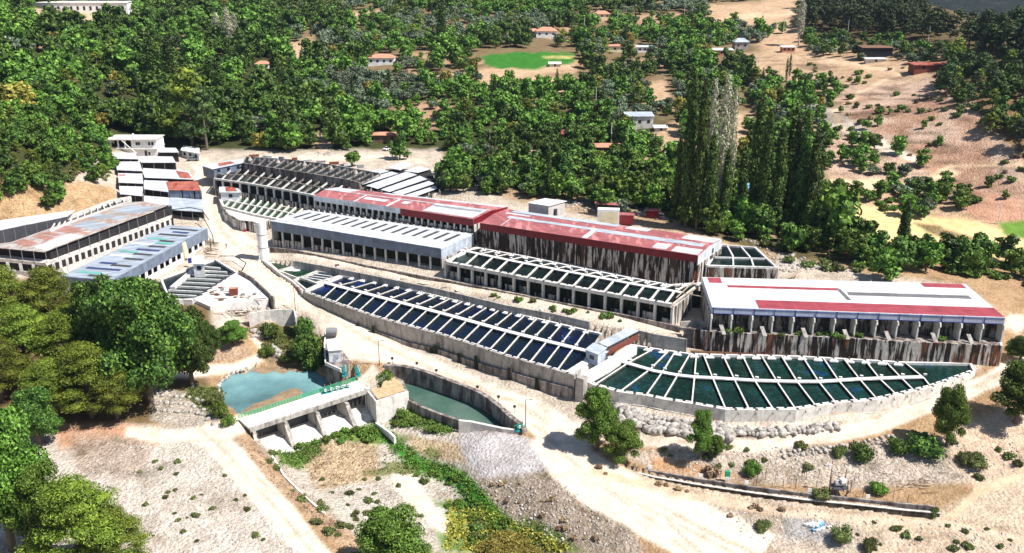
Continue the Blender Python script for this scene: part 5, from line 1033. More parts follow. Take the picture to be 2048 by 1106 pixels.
# machine house and tank by the blue shed's end
t, q = hut("machine_cabin", "small white boxy cabin at the near end of the blue-roofed shed", (386,527), (408,527), (406,512), (386,512), 9.8, 6.3, "metal_stack", "white_paint", 1)
p = at(372, 512, 6.4); mb = MB(); mb.cyl((p[0], p[1], 6.0), (p[0] - .5, p[1], 10.6), .9, n=14); o = mb.build("round_tank", "cream_paint", loc=(p[0], p[1], 6.2)); tag(o, "leaning cream drum standing beside the small white cabin", "drum")
p = at(382, 522, 6.4); mb = MB(); mb.cyl((p[0], p[1] - 1, 6.2), (p[0], p[1] - 1, 7.6), .5, n=14); o = mb.build("barrel", "blue_paint", loc=(p[0], p[1] - 1, 6.2)); tag(o, "dark blue barrel at the corner of the small white cabin", "barrel")
for k in range(12):
    p = at(r2.uniform(412, 432), r2.uniform(480, 502), 7.5); g = zat(*p[:2]); mb = MB(); mb.box((p[0], p[1], g + .3 + .1 * k), (r2.uniform(2, 5), .25, .15), r2.uniform(-.9, .2)); o = mb.build("board", ["wood_brown", "wood_grey"][k % 2], loc=(p[0], p[1], g)); tag(o, "board in the tangle of timber beside the track at the blue shed's end", "board", "tangle of boards beside the track")
for k in range(3):
    ln = [at(545 - k * 3, 500 + k, 6.6) if 0 else at(*pp) for pp in ([(440,512,7.0),(470,512,6.9),(492,526,6.6),(485,540,6.4)], [(395,430,12.5),(410,440,11.5),(425,470,8.5),(428,490,8)], [(338,420,14),(380,415,14),(404,420,13),(418,440,11)])[k]]
    mb = MB(); mb.tube(ln, .14); o = mb.build("hose", "rubber_black", loc=ln[0]); tag(o, ["black hose curving across the dirt beside the wedge-shaped tank", "black pipe hanging along the track beside the stepped roofs", "dark pipe sagging over the pale blue sloping roof"][k], "hose")
# ------------------------------------------------------------------ river, weir bridge, canal
mb = MB(); mb.slab([at(550 + (p[0] - 550) * 1.08, 782 + (p[1] - 782) * 1.12, -3.4) for p in POOL], 0.15); o = mb.build("river_pool", "water_pool"); tag(o, kind="structure")
bar = pts([(470,838),(476,824),(500,808),(540,795),(560,783),(583,774),(600,772),(612,782),(606,800),(580,812),(540,826),(500,842)], -3.3)
mat_plain("river_silt", (0.30, 0.21, 0.13), 0.6, var=0.3, scale=0.8)
n = len(bar); c = [sum(p[k] for p in bar) / n for k in range(2)]
mb = MB(); vs = [(p[0], p[1], -3.46) for p in bar] + [(c[0] + (p[0] - c[0]) * .6, c[1] + (p[1] - c[1]) * .6, -3.22) for p in bar]; mb.add(vs, [(i, (i + 1) % n, n + (i + 1) % n, n + i) for i in range(n)] + [tuple(range(n, 2 * n))]); o = mb.build("sand_bar", "river_silt"); tag(o, kind="structure")
sh = pts([(500,742),(512,734),(540,728),(575,726),(610,729),(628,736),(612,738),(604,745),(580,741),(566,748),(548,742),(530,748),(515,745)], -3.37)
mb = MB(); mb.slab(sh, .05); o = mb.build("river_shallows", "river_silt"); tag(o, kind="structure")
can = [(770,750),(795,752),(830,762),(870,778),(905,793),(950,812),(985,830),(1008,848),(1014,860),(960,850),(925,842),(880,828),(842,810),(810,790)]
mb = MB(); mb.slab(pts([(p[0], p[1]) for p in can], -2.9), .12); o = mb.build("canal_water", "water_canal"); tag(o, kind="structure")
# stream behind and below the bridge
strm = [(905,950),(915,948),(925,965),(945,1000),(962,1022),(955,1030),(935,1010),(915,975)]
mb = MB(); s3 = [(lambda g: (g[0], g[1], g[2] + .12))(ground(*p)) for p in strm]; zz = min(p[2] for p in s3); mb.slab(s3, .05); o = mb.build("stream", "water_green"); tag(o, kind="structure")
s3 = [(lambda g: (g[0], g[1], g[2] + .15))(ground(*p)) for p in [(530,690),(545,688),(562,708),(585,722),(600,735),(585,738),(560,728),(540,710)]]
mat_plain("stream_bed", (0.20, 0.17, 0.12), 0.3, var=0.3)
mb = MB(); mb.slab(s3, .05); o = mb.build("stream_bed", "stream_bed"); tag(o, kind="structure")
# canal walls
lf = [at(p[0], p[1], TCAN + (1.2 * (1 - i / 11))) for i, p in enumerate(CANAL_FAR)]
mb = MB(); mb.ribbon(to2(lf), 1.1, -4.2, [p[2] for p in lf]); o = mb.build("canal_wall", "concrete_canal", loc=(lf[0][0], lf[0][1], -3)); tag(o, "tall stained wall carrying the dirt road along the canal's far side", "wall")
ln = [at(p[0], p[1], -1.7) for p in [(814,797),(842,812),(880,827),(925,842)]]
mb = MB(); mb.ribbon(to2(ln), .7, -5.2, -1.7); o = mb.build("canal_wall", "concrete_canal", loc=(ln[0][0], ln[0][1], -4)); tag(o, "low stained wall between the canal and the green river bank", "wall")
ln = [at(p[0], p[1], -1.0) for p in [(918,840),(945,843),(1005,856),(1040,860)]]
mb = MB(); mb.ribbon(to2(ln), .7, -4.4, -1.0); o = mb.build("canal_wall", "concrete_pale", loc=(ln[0][0], ln[0][1], -3)); tag(o, "short pale wall end at the canal's lower gate, in front of the grey gravel", "wall")
# bridge
NL, NR = at(500, 858, .0), at(742, 778, .6); FLp, FRp = at(478, 838, 0), at(712, 762, .6)
dk = [NL, NR, FRp, FLp]
t = thing("weir_bridge", "narrow concrete bridge on stubby piers over the weir, green railing upstream", "bridge", lerp(NL, NR, .5))
mb = MB(); mb.slab(dk, .4); mb.build("deck", "concrete_white", t)
mb = MB(); mb.ribbon([NL[:2], NR[:2]], .35, [-.75, -.15], [.18, .78]); mb.build("edge_beam", "concrete_grey", t)
def rail(t, a, b_, n, h, m_, r=.04, rails=2, name="railing"):
    mb = MB()
    for i in range(n + 1): p = lerp(a, b_, i / n); mb.cyl(p, (p[0], p[1], p[2] + h), r, n=5)
    for k in range(rails): z = h * (k + 1) / rails; mb.cyl((a[0], a[1], a[2] + z), (b_[0], b_[1], b_[2] + z), r, n=5)
    return mb.build(name, m_, t)
rail(t, (NL[0], NL[1], .15), (NR[0], NR[1], .78), 22, .85, "steel_grey")
rail(t, (FLp[0], FLp[1], .0), (FRp[0], FRp[1], .6), 40, 1.0, "green_paint", .07, 4)
def P_(u, v, z): a = bil(dk, u, v); return (a[0], a[1], z)
for u in (.02, .265, .52, .77, 1.0):
    mb = MB(); pl = [P_(u - .012, -.18, 0), P_(u + .012, -.18, 0), P_(u + .012, 1.0, 0), P_(u - .012, 1.0, 0)]
    mb.prism(to2(pl), -6.2, -.56); 
    pl = [P_(u - .016, -.62, 0), P_(u + .016, -.62, 0), P_(u + .016, -.16, 0), P_(u - .016, -.16, 0)]; mb.prism(to2(pl), -6.2, [-5.0, -5.0, -.9, -.9]); mb.build("pier", "concrete_stained" if u in (.02, 1.0) else "concrete_grey", t)
for a, b_ in ((.03, .255), (.277, .51), (.532, .76), (.785, .985)):
    mb = MB(); mb.add([P_(a, -.85, -6.0), P_(b_, -.85, -6.0), P_(b_, -.15, -4.1), P_(a, -.15, -4.1), P_(a, 1.0, -4.1), P_(b_, 1.0, -4.1), P_(a, 1.0, -6), P_(b_, 1.0, -6), P_(a, -.85, -6.4), P_(b_, -.85, -6.4)], [(0, 1, 2, 3), (3, 2, 5, 4), (4, 5, 7, 6), (8, 9, 1, 0)]); mb.build("spillway", "concrete_pale", t)
    mb = MB(); mb.ribbon([P_(a, .55, 0)[:2], P_(b_, .55, 0)[:2]], .15, -4.2, -1.2); mb.build("gate_leaf", "steel_dark", t)
# abutment block, soil on top
ab = [(735,781),(752,803),(816,783),(806,760),(780,748),(768,756),(762,775)]
a3 = pts(ab, .3); t = thing("abutment", "big square concrete block filled with soil at the bridge's right end", "abutment", (a3[1][0], a3[1][1], -5))
mb = MB(); mb.prism(to2(a3), -6.2, .3); mb.build("block", "concrete_canal", t)
c = [sum(p[k] for p in a3) / len(a3) for k in range(2)]; mb = MB(); q_ = [(c[0] + (p[0] - c[0]) * .84, c[1] + (p[1] - c[1]) * .84, .34) for p in a3]
mat_plain("soil", (0.55, 0.38, 0.22), .95, var=.3, scale=1.0); mb.slab(q_, .06); mb.build("soil_fill", "soil", t)
mb = MB(); mb.ribbon(to2(a3[:3]), .5, -6.1, .42); mb.build("front_face", "concrete_pale", t)
rail(t, at(742, 776, .6), at(775, 757, .6), 6, 1.0, "steel_grey")
l = pts([(752,846),(780,866),(790,876)], -4.6); mb = MB(); mb.ribbon(to2(l), .5, -6.5, -4.4); o = mb.build("toe_wall", "concrete_white", loc=l[0]); tag(o, "thin white toe wall running downstream from the concrete block", "wall")
l = [(lambda g: (g[0], g[1], g[2]))(ground(*p)) for p in [(538,895),(545,915),(570,955),(610,995),(650,1030)]]; mb = MB(); mb.ribbon(to2(l), .4, [p[2] - 1.2 for p in l], [p[2] + .35 for p in l]); o = mb.build("bank_wall", "concrete_pale", loc=l[0]); tag(o, "thin curved wall along the river's left bank below the bridge", "wall")
# intake block beside the pool with its white cabin
ib = [(650,700),(648,668),(672,664),(690,722),(686,740),(668,742)]; i3 = pts([(651,728),(649,690),(652,668),(662,664),(700,722),(682,742)], 1.8)
t = thing("intake_block", "tall concrete intake block at the pool's right edge, dry grass on top", "intake", (i3[0][0], i3[0][1], -3.4))
mb = MB(); mb.prism(to2(i3), -4.6, 1.7); mb.build("block", "concrete_canal", t); mb = MB(); mb.ribbon(to2([i3[5], i3[0], i3[1], i3[2]]), .3, 1.5, 2.3); mb.build("kerb", "concrete_white", t)
t, q = hut("gate_cabin", "small white cabin with a shallow gabled roof above the turquoise pool", (657,700), (682,698), (678,678), (654,680), 4.9, 1.75, "white_paint", "metal_white_e", 0, over=.3)
p = lerp(q[0], q[1], .5); mb = MB(); mb.box((p[0], p[1] - .05, 3.3), (1.7, .1, .9)); mb.build("window", "metal_pale_blue", t)
mb = MB(); mb.box((p[0] - .2, p[1] - .06, 2.2), (.9, .1, 1.1)); mb.build("door", "metal_lightblue_e", t)
p = at(664, 672, 2.4); mb = MB(); mb.cyl((p[0] - 1.3, p[1], 3.6), (p[0] + 1.3, p[1], 3.6), 1.0, n=16); o = mb.build("water_tank", "steel_grey", loc=(p[0], p[1], 2.6)); tag(o, "round grey tank lying on its side behind the gate cabin", "tank")
# green gate hoists
def hoist(px, py, z, label, n, ang, ht=2.6, spread=1.5):
    b0 = at(px, py, z); t = thing("gate_hoist", label, "hoist", b0, None); co, si = math.cos(ang), math.sin(ang)
    def T(u, v, h): return (b0[0] + co * u - si * v, b0[1] + si * u + co * v, z + h)
    L2 = n * spread
    mb = MB(); mb.slab([T(-.4, -.5, .15), T(L2, -.5, .15), T(L2, .5, .15), T(-.4, .5, .15)], .2); mb.build("base_plate", "teal_paint", t)
    for v in (-.5, .5): mb = MB(); mb.cyl(T(-.4, v, 1.1), T(L2, v, 1.1), .06); [mb.cyl(T(u * 1.2 - .3, v, 0), T(u * 1.2 - .3, v, 1.1), .05) for u in range(int(L2 / 1.2) + 1)]; mb.build("railing", "green_paint", t)
    for i in range(n):
        u = (i + .4) * spread; mb = MB(); mb.box(T(u, 0, .75), (.7, .6, .6), ang); g = mb.build("gearbox", "teal_paint", t)
        mb = MB(); mb.cyl(T(u, -.35, 1.0), T(u, -.42, 1.0), .35, n=12); mb.build("hand_wheel", "white_paint", g)
        mb = MB(); mb.cyl(T(u, 0, .2), T(u, 0, ht), .07); mb.build("spindle", "steel_grey", t)
hoist(646, 788, .3, "row of green and teal sluice hoists along the bridge's upstream edge", 5, .48, 2.2, 1.3)
hoist(689, 752, 1.2, "short row of teal hoists with a tall black frame beside the intake block", 3, 1.75, 3.6, 1.3)
hoist(716, 752, 1.2, "separate teal hoist on the road side behind the intake block", 3, 1.85, 2.4, 1.2)
hoist(1034, 862, -.5, "small teal sluice hoist at the canal's lower end by the lamp pole", 2, .7, 1.8, 1.1)
p = at(731, 779, .5); mb = MB(); mb.cyl((p[0], p[1] - .3, -5.6), (p[0], p[1] - .3, 1.0), .12, n=8); o = mb.build("drain_pipe", "concrete_white", loc=(p[0], p[1] - .3, -5.6)); tag(o, "thin white pipe down the corner of the concrete abutment", "pipe")
# poles
def pole(px, py, h, label, m_="steel_grey", r=.1, lamp=True, group=None, lean=0.0, name="lamp_post", cat="lamp post"):
    g = ground(px, py); t = thing(name, label, cat, g, group); mb = MB(); mb.cyl((g[0], g[1], g[2] - .5), (g[0] + lean, g[1], g[2] + h), r, r * .7, 8); mb.build("pole", m_, t)
    if lamp: mb = MB(); mb.cyl((g[0] + lean, g[1], g[2] + h - .05), (g[0] + lean + .9, g[1] - .3, g[2] + h + .15), .05); mb.box((g[0] + lean + 1.1, g[1] - .35, g[2] + h + .15), (.6, .25, .12)); mb.build("lamp_head", "steel_grey", t)
    return t
pole(759, 730, 6.2, "tall lamp post at the corner of the canal beside the dirt road", "steel_dark")
pole(591, 622, 7.5, "rusty post standing where the stream's wall meets the road", "rusty_steel", .1)
pole(1051, 858, 6.8, "tall lamp post at the canal's lower end beside the teal hoist", "steel_dark")
for i, (a, b_) in enumerate(((785,731),(834,741),(873,756),(955,788),(997,808),(1029,828))):
    g = ground(a, b_ - 2); t = thing("marker_sign", "small dark round marker on a thin stake along the canal's edge", "marker", g, "round markers along the canal edge")
    mb = MB(); mb.cyl(g, (g[0], g[1], g[2] + 1.5), .05, n=5); mb.build("stake", "steel_grey", t); mb = MB(); mb.cyl((g[0], g[1] - .03, g[2] + 1.6), (g[0], g[1] - .1, g[2] + 1.6), .36, n=12); mb.build("disc", "steel_dark", t)
# small channel in the right foreground
def chn(line, dz=0): return [(lambda g: (g[0], g[1], g[2]))(ground(*p)) for p in line]
far = [at(p[0], p[1], -2.5 - .3 * i / 7) for i, p in enumerate(SMALLCH)]; near = [at(p[0] + 8 if i < 7 else p[0] + 12, p[1] + 13, -3.0 - .3 * i / 7) for i, p in enumerate(SMALLCH)]
t = thing("ditch_channel", "narrow open concrete channel running across the right foreground", "channel", near[0])
mb = MB(); mb.ribbon(to2(far), .35, -5.2, [p[2] for p in far]); mb.build("far_wall", "concrete_canal", t)
mb = MB(); mb.ribbon(to2(near), .34, -5.2, [p[2] - .12 for p in near]); mb.mat(1).ribbon(to2(near), .46, [p[2] - .12 for p in near], [p[2] for p in near]); mb.build("near_wall", ["concrete_wet_shade", "concrete_pale"], t)  # dark body below the pale rim has the wall's shade and brown painted in
mb = MB(); mb.ribbon([far[-1][:2], near[-1][:2]], .35, -5.2, near[-1][2] + .01); mb.build("end_wall", "concrete_pale", t)
mb = MB(); mb.prism(to2(far) + to2(near[::-1]), -5.3, -4.55); mb.build("channel_floor", "concrete_moss_shade", t)
for i, u in enumerate((.10, .27, .42, .62, .8)):
    p = along(far, u); mb = MB(); mb.box((p[0], p[1] + .35, p[2] + .45), (.75, .12, .75)); o = mb.build("gauge_board", "white_paint", loc=p); tag(o, "small square white board on the far rim of the narrow foreground channel", "board", "white boards along the foreground channel")
p = at(1455, 958, -2.6); t = thing("green_cabinet", "small green cabinet with a white sign on a post beside the narrow channel", "cabinet", (p[0], p[1], -3))
mb = MB(); mb.box((p[0], p[1] + .3, -1.7), (.9, .6, 1.3)); mb.build("body", "green_paint", t); mb = MB(); mb.box((p[0] - .1, p[1] - .2, -2.4), (.8, .08, .7)); mb.build("sign", "white_paint", t); mb = MB(); mb.cyl((p[0], p[1] - .2, -4.5), (p[0], p[1] - .2, -2.5), .08); mb.build("post", "white_paint", t)
# pump rig at the channel
p = at(1676, 985, -3); t = thing("pump_rig", "dark iron pump frame with tall rusty masts standing over the narrow channel", "pump", (p[0], p[1], -4))
for dx in (-1.3, 1.3):
    for dy in (-.9, .9): mb = MB(); mb.cyl((p[0] + dx, p[1] + dy, -4.4), (p[0] + dx, p[1] + dy, 0), .1); mb.build("leg", "steel_dark", t)
mb = MB(); mb.slab([(p[0] - 1.5, p[1] - 1.1, -1.6), (p[0] + 1.5, p[1] - 1.1, -1.6), (p[0] + 1.5, p[1] + 1.1, -1.6), (p[0] - 1.5, p[1] + 1.1, -1.6)], .15); mb.build("platform", "steel_dark", t)
mb = MB(); mb.cyl((p[0] - .8, p[1], -1.1), (p[0] + .9, p[1], -1.1), .5, n=12); mb.build("motor", "steel_grey", t)
mb = MB(); mb.box((p[0] + .6, p[1], -.4), (1.0, .9, .7), .3); mb.build("gearbox", "white_paint", t)
mb = MB(); mb.tube([(p[0] + .4, p[1] - .9, -1.4), (p[0] + 1.6, p[1] - 1.2, -2.0), (p[0] + .6, p[1] - 1.4, -3.2), (p[0] + .6, p[1] - 1.4, -4.4)], .13); mb.tube([(p[0] - .6, p[1] - 1, -1.7), (p[0] - .8, p[1] - 1.3, -4.4)], .12); mb.build("suction_pipe", "steel_dark", t)
for dx, h in ((-1.4, 5.2), (1.4, 3.4)): mb = MB(); mb.cyl((p[0] + dx, p[1] + .9, -4.4), (p[0] + dx, p[1] + .9, h - 2), .08); mb.build("mast", "rusty_steel", t)
mb = MB(); mb.box((p[0] - 1.7, p[1] + .9, 2.3), (.6, .4, .6)); mb.build("lamp", "white_paint", t)
# fence stakes round the pump
for i, (a, b_) in enumerate(((1566,975),(1590,978),(1612,960),(1637,955),(1632,981),(1700,985),(1708,968),(1725,995),(1786,1003),(1814,1007),(1550,968),(1530,960),(1870,1018),(1512,972))):
    g = ground(a, b_); t = MB(); h = 1.9 + (i % 3) * .4; t.cyl((g[0], g[1], g[2] - .3), (g[0] + (.1 if i % 2 else -.05), g[1], g[2] + h), .06, n=5); o = t.build("fence_post", "rusty_steel" if i % 2 else "steel_grey", loc=g); tag(o, "thin fence stake beside the pump rig and narrow channel", "fence post", "fence stakes round the pump")
# heap of white bags
for i in range(26):
    a, b_ = 1632 + RNG.gauss(0, 10), 1052 + RNG.gauss(0, 4); g = ground(a, b_); mb = MB(); n = 7
    vs = [(g[0] + .42 * math.cos(k * .9) * RNG.uniform(.7, 1.2), g[1] + .32 * math.sin(k * .9) * RNG.uniform(.7, 1.2), g[2] + RNG.uniform(.25, .55)) for k in range(n)]; mb.slab(vs, .35)
    o = mb.build("plastic_bag", "white_paint" if i % 6 else "blue_tarp", loc=g); tag(o, "crumpled %s plastic bag in the heap at the lower right" % ("white" if i % 6 else "blue"), "bag", "heap of plastic bags")
# litter of brushwood at right
for i in range(24):
    g = ground(1790 + RNG.gauss(25, 28), 962 + RNG.gauss(5, 8)); a = RNG.uniform(-.9, .6); L2 = RNG.uniform(1.2, 3.2); mb = MB(); mb.cyl((g[0], g[1], g[2] + .1), (g[0] + L2 * math.cos(a), g[1] + L2 * math.sin(a), g[2] + RNG.uniform(.2, .7)), .07, .03, 5); o = mb.build("branch", "wood_brown", loc=g); tag(o, "dry reddish branch in the brushwood heap right of the pump rig", "branch", "heap of brushwood")
# timber and pipes behind the square tank
for i in range(5):
    A_, B_ = ground(1566 + i * 6, 562 - i), ground(1592 + i * 3, 545 - i); mb = MB(); mb.cyl((A_[0], A_[1], A_[2] + .2 + .12 * i), (B_[0], B_[1], B_[2] + .3 + .12 * i), .14, n=6); o = mb.build("timber", "wood_grey", loc=A_); tag(o, "long pale beam lying on the gravel behind the white roof", "timber", "beams on the gravel behind the white shed")
# ------------------------------------------------------------------ buildings beyond the farm
HOUSES = []
def house(px, py, w, d, h, label, roofm="red_tile", wallm="white_paint", rise=1.4, win=3, ang=0.0, cat="house", name="village_house", flat=False):
    HOUSES.append((px, py, w * 2.6)); g = ground(px, py); t = thing(name, label, cat, g); co, si = math.cos(ang), math.sin(ang)
    def T(u, v, z): return (g[0] + co * u - si * v, g[1] + si * u + co * v, g[2] + z)
    w /= 2; b4 = [T(-w, 0, 0), T(w, 0, 0), T(w, d, 0), T(-w, d, 0)]
    mb = MB(); mb.prism(to2(b4), g[2] - 2.0, g[2] + h); mb.build("wall", wallm, t); o_ = .5
    if flat:
        mb = MB(); mb.slab([T(-w - o_, -o_, h + .15), T(w + o_, -o_, h + .15), T(w + o_, d + o_, h + .55), T(-w - o_, d + o_, h + .55)], .13); mb.build("roof", roofm, t)
    else:
        mb = MB(); e = [T(-w - o_, -o_, h), T(w + o_, -o_, h), T(w + o_, d + o_, h), T(-w - o_, d + o_, h), T(-w * .45, d / 2, h + rise), T(w * .45, d / 2, h + rise)]; mb.add(e, [(0, 1, 5, 4), (1, 2, 5), (2, 3, 4, 5), (3, 0, 4), (3, 2, 1, 0)]); mb.build("roof", roofm, t)
    for i in range(win):
        u = -w + 2 * w * (i + .5) / win; mb = MB(); mb.box(T(u, -.04, h * .6), (min(1.2, w / win), .1, 1.1), ang); mb.build("window", "glass_dark", t)
    mb = MB(); mb.box(T(w + .04, d / 2, 1.1), (.1, 1.0, 2.1), ang); mb.build("door", "wood_brown", t)
    return t
house(1093, 76, 13, 9, 4.2, "white villa with a hipped orange roof right above the bright green field", rise=2.2)
house(1066, 72, 7, 7, 3.0, "low orange-roofed annex just left of the white hillside villa", wallm="cream_paint", win=1)
house(762, 131, 14, 8, 4.0, "white house with an orange roof among the grey-green trees, left of centre", rise=1.8, win=4)
house(524, 138, 7, 6, 2.6, "small pink and white roofed house in the woods left of centre", rise=1.4)
house(1204, 38, 11, 8, 3.4, "orange-roofed house near the top edge, right of the white villa", wallm="cream_paint", rise=2.0)
house(1230, 104, 12, 6, 3.2, "long low house with a pink roof edge among trees, right of the green field", flat=True, wallm="cream_paint")
house(1290, 105, 9, 6, 3.0, "flat-roofed pale house beside the long low pink-roofed one", "metal_stack", flat=True)
house(1443, 112, 13, 7, 3.2, "flat-roofed brick house below the grey hipped roof, upper right", "concrete_white", "red_tile", flat=True)
house(1483, 100, 8, 7, 4.5, "grey house with a pale hipped tin roof among dark trees, upper right", "metal_pale_blue", "concrete_grey", 2.0, 2)
house(1577, 105, 7, 5, 2.8, "small brick shed with no visible roof by the bare slope, upper right", "concrete_pale", "red_tile", flat=True)
t = house(1754, 118, 15, 8, 5.5, "open timber-framed house with a thin brown roof and a white lean-to on the bare hill", "wood_brown", "glass_dark", flat=True)
house(1752, 125, 10, 3, 1.6, "white lean-to roof in front of the open timber house on the bare hill", "metal_white_e", "concrete_pale", flat=True, win=1)
house(1865, 142, 17, 7, 2.6, "long low shed with a dull red roof at the end of the hill track", "metal_rust_red", "rusty_steel", flat=True, win=2)
house(1279, 258, 11, 8, 5.2, "blue-white tin-roofed house on the bare ground left of the tall poplars", "metal_pale_blue", "concrete_pale", flat=True)
house(1322, 262, 5, 4, 1.2, "little flat white shed roof just right of the blue-white roofed house", "metal_white_e", "concrete_pale", flat=True, win=1)
house(1216, 310, 11, 7, 3.0, "hut with a patched orange roof in the orchard left of the poplars", "red_tile", "wood_brown", .9)
house(983, 328, 11, 4, 2.0, "long narrow pink roof in the trees behind the red shed", "metal_red_e", "wood_brown", flat=True)
house(769, 285, 9, 6, 3.0, "brown-roofed hut at the end of the upper road", "red_tile", "wood_brown", .8)
house(1132, 283, 5, 4, 3.0, "small pink gable peeping out of the dense trees", "metal_red_e", "red_tile", 1.5, 1)
house(1492, 395, 5, 4, 3.2, "tiny hut with a bright blue tarpaulin roof under the poplars", "blue_tarp", "concrete_pale", 1.2, 1)
house(1589, 468, 5, 4, 2.2, "little brick shed with a white roof sheet at the poplars' foot", "metal_white_e", "red_tile", flat=True, win=1)
house(50, 78, 2.6, 2.6, 3.4, "tiny white kiosk on the left hillside", "white_paint", "white_paint", flat=True, win=1)
house(1110, 134, 6, 5, 1.6, "small pale shed roof at the lower edge of the green field", "concrete_white", "concrete_pale", flat=True, win=1)
# long white building at the top left
t = house(150, 22, 66, 8, 5.0, "very long low white building on the ridge at the top left", "concrete_white", "white_paint", flat=True, win=0, name="hilltop_building", cat="building")
g = BASE[t.name]
for i in range(16): mb = MB(); mb.box((g[0] - 30 + i * 4, g[1] - .05, g[2] + 1.7), (1.3, .12, 2.3)); mb.build("window", "glass_dark", t)
HOUSES += [(1093, 412, 86), (1232, 448, 100), (1305, 438, 40)]
# near outbuildings behind the red sheds
t, q = hut("block_hut", "grey block hut with a flat white roof behind the long red sheds", (1057,405), (1097,411), (1130,402), (1090,397), 21.4, 17.6, "concrete_white", "block_wall", 0, tilt=.1, over=.3)
mb = MB(); p = lerp(q[1], q[2], .4); mb.box((p[0] + .05, p[1] - .1, 18.9), (.9, 1.0, 2.0), .9); mb.build("door", "steel_dark", t)
# cream tank-like box and red container
p = at(1217, 448, 16.2); t = thing("cream_container", "upright cream coloured box with rounded frame beside the red container", "container", (p[0], p[1], 15.5))
def frame_box(cx, cy, z0, w, h, d): 
    pass
mb = MB(); mb.box((p[0], p[1] + 1, 18.3), (6.4, 2.4, 4.6), -.12); mb.build("body", "white_paint", t); mb = MB(); mb.box((p[0] + .0, p[1] - .16, 18.2), (5.2, .12, 3.4), -.12); mb.build("side_panel", "cream_paint", t)
p = at(1250, 447, 16.0); t = thing("red_container", "dark red steel container beside the cream box, behind the long red shed", "container", (p[0], p[1], 15.5))
mb = MB(); mb.box((p[0], p[1] + 1, 17.1), (5.2, 2.4, 2.7), -.15); mb.build("body", "metal_dark_red", t); mb = MB(); mb.slab([(p[0] - 2.7, p[1] + .1, 18.65), (p[0] + 2.7, p[1] - .6, 18.65), (p[0] + 3, p[1] + 2.1, 18.75), (p[0] - 2.4, p[1] + 2.6, 18.75)], .12); mb.build("roof", "metal_red", t); mb = MB(); mb.box((p[0] - 2.4, p[1] - .02, 17.0), (.7, .12, 2.2), -.15); mb.build("door", "white_paint", t)
p = at(1216, 425, 16.5); mb = MB(); mb.slab([(p[0] - 4, p[1], 19.2), (p[0] + 5, p[1] - 1.2, 19.0), (p[0] + 5, p[1] + 1.4, 19.2), (p[0] - 4, p[1] + 2.2, 19.4)], .15); t = thing("canopy_roof", "thin red roof strip above the cream box", "canopy", (p[0], p[1], 16)); mb.build("roof", "metal_red", t)
for s in (-3.5, 4.5): mb = MB(); mb.cyl((p[0] + s, p[1] + .5, 15.5), (p[0] + s, p[1] + .5, 19.1), .1); mb.build("post", "steel_grey", t)
p = at(1305, 436, 15.2); t = thing("red_kiosk", "small dark red shed under the trees, right of the red container", "shed", (p[0], p[1], 14.8))
mb = MB(); mb.box((p[0], p[1] + 1, 16.2), (3.6, 2.4, 2.6), -.05); mb.build("wall", "metal_dark_red", t); mb = MB(); mb.box((p[0], p[1] + 1, 17.56), (4.0, 2.8, .12), -.05); mb.build("roof", "metal_red", t)
# utility poles on the hill
for a, b_, h in ((1168,70,11),(1234,56,11),(1368,46,12),(1529,18,9),(1566,72,11),(1694,78,11),(1856,84,9),(1781,108,8),(1191,230,12),(1222,290,9),(1270,300,9),(241,62,8),(980,300,8),(1996,448,7)):
    pole(a, b_, h, "thin pale utility pole standing among the hillside trees", "concrete_white", .16, False, "utility poles on the hillside", name="utility_pole", cat="utility pole")
# rubble and rocks beside the huts
# ------------------------------------------------------------------ trees and other plants
mat_leaf("leaf_green", (0.026, 0.060, 0.007), (0.070, 0.145, 0.018), (0.155, 0.27, 0.040))
mat_leaf("leaf_dark", (0.013, 0.038, 0.007), (0.040, 0.095, 0.013), (0.125, 0.225, 0.035))
mat_leaf("leaf_olive", (0.045, 0.075, 0.035), (0.10, 0.14, 0.08), (0.22, 0.27, 0.17))
mat_leaf("leaf_pine", (0.035, 0.060, 0.008), (0.095, 0.140, 0.014), (0.20, 0.26, 0.030))
mat_leaf("leaf_pine_dark", (0.018, 0.035, 0.012), (0.04, 0.075, 0.022), (0.09, 0.14, 0.035))
mat_leaf("leaf_pale", (0.26, 0.27, 0.17), (0.42, 0.41, 0.28), (0.58, 0.55, 0.42))
mat_leaf("leaf_yellow", (0.08, 0.09, 0.012), (0.20, 0.19, 0.03), (0.38, 0.34, 0.07))
mat_leaf("leaf_scrub", (0.035, 0.060, 0.015), (0.085, 0.115, 0.03), (0.17, 0.20, 0.06))
mat_leaf("leaf_dry", (0.14, 0.10, 0.05), (0.30, 0.22, 0.12), (0.50, 0.39, 0.23))
mat_leaf("leaf_poplar", (0.013, 0.036, 0.007), (0.040, 0.090, 0.014), (0.12, 0.20, 0.035))
ICO = None
def ico():
    global ICO
    if ICO is None:
        t = (1 + 5 ** .5) / 2; v = np.array([(-1, t, 0), (1, t, 0), (-1, -t, 0), (1, -t, 0), (0, -1, t), (0, 1, t), (0, -1, -t), (0, 1, -t), (t, 0, -1), (t, 0, 1), (-t, 0, -1), (-t, 0, 1)], float); v /= np.linalg.norm(v[0])
        f = [(0, 11, 5), (0, 5, 1), (0, 1, 7), (0, 7, 10), (0, 10, 11), (1, 5, 9), (5, 11, 4), (11, 10, 2), (10, 7, 6), (7, 1, 8), (3, 9, 4), (3, 4, 2), (3, 2, 6), (3, 6, 8), (3, 8, 9), (4, 9, 5), (2, 4, 11), (6, 2, 10), (8, 6, 7), (9, 8, 1)]
        ICO = (v, np.array(f))
    return ICO
